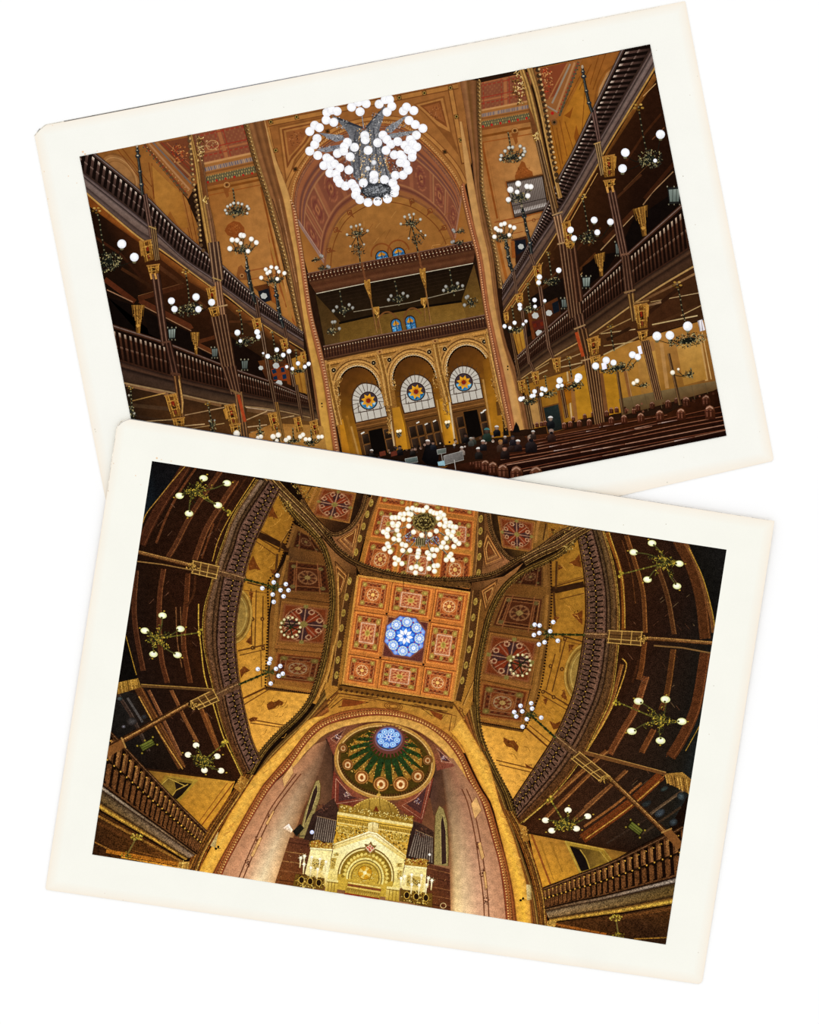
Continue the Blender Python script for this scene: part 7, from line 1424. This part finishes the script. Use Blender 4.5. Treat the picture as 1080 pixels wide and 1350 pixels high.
def rail2(label, out, inn, n, ratio, plank, bar, s0=0., s1=1., two=True, dot='b58a3a', w=3, lean=0.):
    p = part('gallery_railing', label, BW)
    band(out, inn, [(0, mixc(plank, '000000', .35)), (.12, plank), (.5, mixc(plank, '000000', .25)), (.88, mixc(plank, '000000', .1)), (1, '241208')], 30)
    part('balusters', parent=p, mat=BW)
    if two: ticks(out, inn, n, .26, bar, ratio, .16, .46, True, bar, s0, s1, lean); ticks(out, inn, n, .22, bar, ratio, .54, .92, True, bar, s0, s1, lean)
    else:
        ticks(out, inn, n, .56, bar, ratio, .06, .95, True, bar, s0, s1, lean)
        ticks(out, inn, n, .34, mixc(plank, 'c08a50', .25), ratio, .52, .9, True, mixc(plank, 'd09a50', .4), s0+.5/n, s1, lean); ticks(out, inn, n, .36, mixc(plank, '000000', .15), ratio, .1, .44, True, plank, s0+.5/n, s1, lean)
    c = crv(out, 200)*.5+crv(inn, 200)*.5; stroke(c, w*.7, '1c0f07'); lift()
    for t in persp(np.linspace(.5/n, 1-.5/n, n), ratio):
        q = at(c, t)[0]; disc(q[0], q[1], .9*w/3, None, dot, n=6, up=False); q = at(crv(out, 200)*.14+crv(inn, 200)*.86, t)[0]; disc(q[0], q[1], .75*w/3, None, dot, n=5, up=False)
    use(p); stroke(inn, w, '2f1a0d', smooth=True, n=50); stroke(crv(inn, 50)+np.array([.6, .3]), w*.3, '6d4a2c'); stroke(out, w*.5, '1f1008', smooth=True, n=50)
    return p
fl_ = part('beam_front', 'grey-brown moulded beam front of the left gallery', BW)
band(B_L, D_L, [(0, 'c09a40', 'c8a040'), (.07, '33190a'), (.14, 'a07838', '6a3c18'), (.2, '4a2c14'), (.4, '806650', '4f2c14'), (.62, '5d4630', '5a361c'), (.68, '1f120a'), (.85, '4a3420', '7a5030'), (1, '1c0f07')], 44)
fr_ = part('beam_front', 'grey-brown moulded beam front of the right gallery', BW)
band(B_R, D_R, [(0, 'c09a40', 'c8a040'), (.07, '33190a'), (.14, 'a07838', '6a3c18'), (.22, '4a2c14'), (.4, '644a2c', '4a2a14'), (.62, '4f381c', '5a361c'), (.68, '1f120a'), (.85, '4f3a24', '7a5238'), (1, '1c0f07')], 44)
rail2('curved balustrade of the left gallery', D_L, E_L, 56, .92, '6a4a3a', '0e0603'); rail2('curved balustrade of the right gallery', D_R, E_R, 56, 1.1, '6a4a38', '0e0603')
# lower galleries
p = part('beam_front', 'moulded beam front of the lower left gallery', BW)
band('112,1020 136,1036 174,1064 216,1094 260,1126', '112,1054 131,1067 170,1090 206,1111 244,1134', [(0, '2a180c'), (.12, 'b0a08a', '6a4a2a'), (.2, '2a180e'), (.35, '4a381f', '8a7058'), (.6, '57401f', '8a6c4c'), (.72, '2a180c'), (.8, '7a5422'), (.9, 'd0a23c', 'c8963a'), (1, '5a3412')], 26)
rail2('straight balustrade of the lower left gallery', '100,1010 136,1036 174,1064 216,1094 260,1126', '110,930 146,966 190,1013 232,1057 272,1097', 25, 3.2, '6a4020', '160a05', two=False, w=4, dot='c8963a')
p = part('beam_front', 'moulded beam front of the lower right gallery', BW)
band('904,1152 890,1157 800,1180 760,1188 718,1198', '904,1188 886,1192 820,1203 770,1210 726,1216', [(0, '2a180c'), (.12, 'b0a090', '6a4a2a'), (.2, '2a180e'), (.35, '4f3c1c', '8a7050'), (.6, '5a421c', '8d6c44'), (.72, '2a180c'), (.8, '7a5422'), (.9, 'd8b044', 'c8963a'), (1, '5a3412')], 26)
rail2('straight balustrade of the lower right gallery', '904,1152 890,1157 800,1180 760,1188 718,1198', '900,1090 876,1103 806,1137 760,1155 716,1172', 24, 2.6, '6a4020', '160a05', two=False, w=4, dot='c8963a')
p = part('gallery_underside', 'dark beams below the lower left gallery', BW); poly('130,1069 170,1092 242,1135 250,1150 120,1130', ['3c220e', '33190b', '4a2a10', '6a3c14', '2a160a'])
for s, w, c in [('126,1074 240,1136', 3, '8a5c24'), ('126,1084 200,1120', 4, '4f2c12'), ('124,1110 152,1124', 2, '8a5a24'), ('140,1122 250,1142', 5, 'a8641c'), ('160,1130 246,1146', 2, 'd08a2c'), ('170,1120 244,1138', 1, '7a4a1c')]: stroke(s, w, c)
poly('236,1136 250,1136 248,1148 234,1144', 'a87a34'); stroke('236,1138 249,1138', 1, 'ecc060'); stroke('242,1134 240,1146', 1, 'ecc060')
p = part('gallery_underside', 'dark beams below the lower right gallery', BW); poly('890,1193 820,1205 728,1217 720,1226 880,1248', ['4a2c12', '3c2210', '4a2a10', '7a4a1a', '20120a'])
for s, w, c in [('886,1198 800,1212', 4, '5f3818'), ('884,1206 760,1216', 3, '4a2a12'), ('884,1236 836,1238', 1.6, '8a6022'), ('730,1218 800,1232', 3, '8a4c18')]: stroke(s, w, c)
poly('722,1214 734,1214 732,1222 720,1222', 'b88a3c')

def diag_post(label, shaft, cap, tail, w=(5, 6)):
    p = part('gallery_post', label, BW); c = crv(shaft, 16, False)
    stroke(c, w[0]+1, '3a200e', w[1]+1); stroke(c+np.array([.6, -1.2]), 1.4, 'a87a40'); stroke(c+np.array([0, .6]), 1.2, '8a5c30'); stroke(c+np.array([-.4, 2]), 1, '5a3618'); stroke(tail, w[1]+3, '5a3c24'); stroke(crv(tail, 6, False)+np.array([.3, -1.6]), 1.2, '9a7448')
    part('gilded_capital', parent=p, mat=BG); q = pts(cap); a, b, d = q[0], q[1], q[3]; poly(cap, ['5a3c1c', '6a4622', '402a12', '4a3016'])
    for t in (.06, .36, .66, .94): stroke([Lp(q[0], q[3], t), Lp(q[1], q[2], t)], 1, 'c89c50' if t != .36 else '2a180a')
    for t in (.04, .32, .6, .96): stroke([Lp(q[0], q[1], t), Lp(q[3], q[2], t)], 1.1, 'c09448')
    m = Lp(q[0], q[3], .5); fuzz(m[0], m[1], 8, 5, 44, ['d0a04c', '4a3010', '9a7430'], 3, .9); return p
diag_post('slanting post across the upper left gallery', '180,727 236,741 256,746', '254,738 290,746 286,764 252,756', '284,753 324,764', (4, 5)); stroke('181,740 214,744 256,752', 1.6, '8a6434')
diag_post('slanting post across the lower left gallery', '136,990 180,966 248,928', '250,924 282,908 290,924 262,936', '282,918 316,902', (7, 7)); stroke('186,904 230,906 280,910', 4, '5a3c1e'); stroke('186,902 280,908', 1, 'a07838'); poly('136,988 162,974 166,984 140,1000', '7a4c24'); stroke('160,972 166,986', 2, 'a87c40')
diag_post('slanting post across the upper right gallery', '944,848 880,843 848,841', '848,832 802,830 800,848 846,852', '804,838 770,837', (4, 5)); stroke('862,851 900,854 938,861', 2, '7a5830')
diag_post('slanting post across the lower right gallery', '898,1116 878,1098 802,1024', '806,1024 764,990 752,1000 790,1030', '768,1000 730,970', (7, 6)); stroke('770,992 800,1000 840,1010 878,1020', 5, '6a4220'); stroke('772,990 878,1018', 1, 'a87c40'); poly('872,1096 884,1092 902,1114 894,1120', '7a4c24'); stroke('872,1098 886,1092', 2, 'a87c40')

# lanterns
for lb, x, y, s in [('olive glass lantern hanging in the left gallery', 194, 982, -1), ('olive glass lantern hanging in the right gallery', 838, 1092, 1)]:
    p = part('lantern', lb, BIRON); r = math.radians(-28 if s < 0 else 38); T = lambda u, v: (x+u*math.cos(r)-v*math.sin(r), y+u*math.sin(r)+v*math.cos(r))
    poly([T(-11, -5), T(10, -5), T(11, 5), T(-10, 5.6)], '1f1a08'); part('glass_pane', parent=p, mat=B_); poly([T(-9, -4), T(9, -4), T(9.6, 4), T(-8.6, 4.4)], ['5f6426', '6d6e2a', '4a4c1c', '565a22']); use(p)
    for v in (-1, 2): stroke([T(-9, v), T(9.4, v)], .8, '2a2a10')
    for u, v in [(-12, -5), (11.4, -5.6), (12, 6), (-11, 6.6), (0, -6.6)]: disc(*T(u, v), 1.4, None, '8a7428', n=6)

# ---- chandeliers of the lower print -----------------------------------------------------------------------
CG = ['6d6424', '3a3a1a', '1f2212', 'a08a30', 'c8a83c', '2c2c18']
def star_chandelier(label, globes, c, drop, r=(5.6, 4.1), rim='dede90'):
    p = part('chandelier', label, BIRON)
    stroke([c, drop], 2, '5a5420', 1.4); dots([c, drop], 7, 1.2, '8a7a2c', smooth=False)
    for x, y in globes: d = np.array([x-c[0], y-c[1]]); stroke([c, (c[0]+d[0]*.5-d[1]*.08, c[1]+d[1]*.5+d[0]*.08), (x, y)], 1.5, '4a4620', smooth=True); fuzz(c[0]+d[0]*.4, c[1]+d[1]*.4, 8, 4, 26, CG, 3, .8, math.degrees(math.atan2(d[1], d[0])))
    fuzz(c[0], c[1], 13, 8, 90, CG, 3.4, .9)
    for k in range(6): disc(drop[0]+R.uniform(-4, 4), drop[1]+R.uniform(-4, 4), 1.7, None, R.choice(['a8902c', 'd0b040', '6d5c1c']), n=7)
    for x, y in globes:
        d = np.array([x-c[0], y-c[1]], float); d /= np.hypot(*d); disc(x+d[0]*8, y+d[1]*6, 1.4, .9, 'b89430', n=6)
        globe(p, x, y, r[0], 'fffff0', rim, 'globe', r[1], 6); disc(x-d[0]*4.4, y-d[1]*3, 1.6, 1.4, '4a4418', n=7)
    return p
star_chandelier('star-shaped chandelier in the upper left corner of the gallery', [(268.6, 630.4), (299.4, 637), (237, 653.6), (249.4, 677), (287.6, 666)], (257, 646), (303, 677))
star_chandelier('star-shaped chandelier in the middle of the left gallery', [(214.4, 811.4), (191, 831.4), (238, 829), (202.4, 862.4), (234, 863.4)], (206, 842), (262, 834))
star_chandelier('star-shaped chandelier low in the left gallery', [(258.6, 982.6), (248, 995), (286.4, 997), (269.6, 1015.4), (291.4, 1016)], (267, 1004), (296, 980), (4.4, 3.8), 'f4e8c0')
star_chandelier('star-shaped chandelier in the upper right corner of the gallery', [(859.6, 716), (835.4, 728), (895.6, 743), (853.6, 764), (892.6, 772.6)], (878, 742), (819, 757))
star_chandelier('star-shaped chandelier in the middle of the right gallery', [(842, 924.4), (877.4, 922), (899, 951), (833, 964), (871, 976.4)], (872, 950), (813, 925), (6.4, 4.6))
star_chandelier('star-shaped chandelier low in the right gallery', [(749, 1068), (719.4, 1081.4), (775, 1076), (727.6, 1095), (760, 1092.4)], (746, 1088), (726, 1054), (4.8, 3.8), 'f4e8c0')
for lb, x, y, s in [('unlit chandelier below the lower left gallery', 180, 1104, -14), ('unlit chandelier below the lower right gallery', 812, 1210, 4)]:
    part('chandelier', lb, BIRON); stroke([(x, y), (x+s, y+26)], 2, '6d5c2c'); fuzz(x, y, 9, 4, 40, ['c8a83c', 'a8902c', '6d5c1c', 'e0c458'], 3, 1.2); fuzz(x+s, y+24, 7, 4, 30, ['a8902c', '6d5c1c', '3a3414'], 3, 1)
def rail_lamp(label, globes, c, post):
    p = part('standing_lamp', label, BIRON); stroke(post, 2, '24280f', 2.6); dots(post, 6, 1.9, '20240f', smooth=False); dots(post, 5, .8, '6d6a2c', smooth=False)
    for g in globes: stroke([c, g], .8, '2a2c16')
    fuzz(c[0], c[1], 7, 6, 46, ['2a2c16', '1c2010', '6d6a34', '3a3c1c'], 3, .9)
    for x, y in globes: globe(p, x, y, 2.9, 'ffffff', 'd8dcf0'); disc(x+1.2, y+.6, .8, None, '6d6a70', n=6)
rail_lamp('standing lamp with small globes on the left rail, upper', [(366, 758.6), (361, 767.6), (377, 770), (346, 775.4), (380.4, 778), (370, 778), (359.6, 783.6), (374, 786), (361, 793.4)], (362, 774), [(362, 774), (324, 764)])
rail_lamp('standing lamp with small globes on the left rail, lower', [(356.6, 868.6), (355, 874), (369.6, 878), (340, 882), (364, 881.6), (373, 888), (367.6, 891), (357, 901)], (354, 886), [(354, 886), (316, 902)])
rail_lamp('standing lamp with small globes on the right rail, upper', [(729.4, 820), (705, 823.4), (711.4, 824.4), (704, 837), (711, 834.4), (735.4, 844.6), (718, 846.6), (710.6, 849.4), (725.4, 832)], (724, 836), [(724, 836), (770, 837)])
rail_lamp('standing lamp with small globes on the right rail, lower', [(700.4, 927), (686.4, 930.4), (701.6, 934), (678, 938.6), (688.6, 937.6), (680.6, 944.4), (713.6, 946), (694.6, 948), (689, 958)], (700, 943), [(700, 943), (732, 972)])
for lb, x, y, r in [('ring lamp with pale globes on the left star coffer', 383, 827, 13), ('ring lamp with pale globes on the right star coffer', 686, 877, 14)]:
    p = part('ring_lamp', lb, BIRON)
    for k in range(6): a = k*1.047+.3; stroke([(x, y), (x+r*math.cos(a), y+r*math.sin(a))], 1.5, '1c2010')
    ring(x, y, r*.94, r*.94, 1, '2a2410'); disc(x, y, 2.2, None, '24280f', n=8)
    for k in range(14): a = k*.4488; globe(p, x+r*math.cos(a), y+r*math.sin(a), 1.9, 'e8dcae', 'a8945c')
# grand chandelier seen from below
ZG = zoomed(440, 640)
gc = part('grand_chandelier', 'huge chandelier of bright globes seen from below, top centre of the lower print', BIRON)
for s in ['595,240 400,210', '595,240 340,310', '595,240 360,410', '595,300 430,490', '590,300 540,550', '600,300 660,540', '600,300 760,470', '600,250 810,380', '600,240 790,270', '590,240 500,160', '600,240 710,190']: stroke(ZG(s), 1.4, '5a5444'); stroke(ZG(s)+np.array([.8, -.5]), .6, 'a89c80')
for s in [(500, 340, 40, 30), (660, 365, 40, 30), (580, 370, 50, 30)]: q = ZG([(s[0], s[1])])[0]; fuzz(q[0], q[1], s[2]/5, s[3]/5, 60, ['8a8c98', '2a2c3a', 'c8ccd8', '4a5a8a', '6d2a2a', '3a3428'], 3, .9)
part('basket', 'round dark gold basket in the middle of the chandelier', BIRON, gc); q = ZG('598,242')[0]; disc(q[0], q[1], 15.6, 12.6, '6d5a2c', n=26); disc(q[0], q[1], 13, 10.4, '2f2410', n=24); ring(q[0], q[1], 9, 7, 1.2, '8a7438', n=20); fuzz(q[0], q[1], 13.5, 11, 130, ['a8904c', '4a3a1c', '20180a', 'c8b068', '6d5c30'], 3, .8)
poly(ZG('540,345 610,345 600,400 540,400'), '8a7a54'); ticks(ZG('540,345 610,345'), ZG('542,398 602,398'), 5, .5, '33280f', 1, .1, .9, False)
GG = '488,155 520,150 545,160 565,162 590,165 613,145 640,170 660,180 680,185 705,180 725,195 700,210 690,215 733,225 740,245 768,247 765,265 785,272 805,275 732,268 700,257 750,300 788,305 755,315 778,332 743,348 798,355 825,382 805,365 792,402 723,377 710,405 745,408 773,453 762,468 742,490 783,490 677,300 635,323 580,327 527,307 495,267 497,225 510,190 495,185 465,188 440,190 430,210 405,212 385,212 460,222 428,252 420,265 392,262 418,295 388,250 358,290 328,305 350,320 355,335 430,328 397,352 430,358 355,385 362,402 335,418 373,437 452,388 475,395 455,428 503,427 560,430 557,450 553,470 405,478 427,490 405,517 450,515 512,543 545,535 575,550 540,575 652,422 680,425 618,443 632,460 662,462 628,480 663,530 685,527 628,547 665,565'
for x, y in ZG(GG): globe(gc, x, y, 3.5, 'ffffff', 'f0e0b0')
use(gc)

# ------------------------------------------------------------------ build, light, camera
flush()
for p in ALL: p.build()
#DBG

w = bpy.data.worlds.new('soft_white_studio'); SC.world = w; w.use_nodes = True
bg = w.node_tree.nodes['Background']; bg.inputs[0].default_value = (1, 1, 1, 1); bg.inputs[1].default_value = 0.97
sl = bpy.data.lights.new('overhead_lamp', 'SUN'); sl.energy = 0.055*math.pi; sl.angle = math.radians(25)
so = bpy.data.objects.new('overhead_lamp', sl); COL.objects.link(so)
so.location = (0.1, 0.3, 0.8); so.rotation_euler = (math.radians(-14), math.radians(-8), 0)

cd = bpy.data.cameras.new('camera'); co = bpy.data.objects.new('camera', cd); COL.objects.link(co)
co.location = (0, 0, 1.0 + 0.0008); co.rotation_euler = (0, 0, 0)
cd.sensor_fit = 'VERTICAL'; cd.sensor_height = 24; cd.lens = 24/(1350*PX)*1.0
cd.clip_start = 0.01; cd.clip_end = 10
SC.camera = co
SC.view_settings.view_transform = 'Standard'; SC.view_settings.look = 'None'
SC.view_settings.exposure = 0; SC.view_settings.gamma = 1; SC.view_settings.use_curve_mapping = False
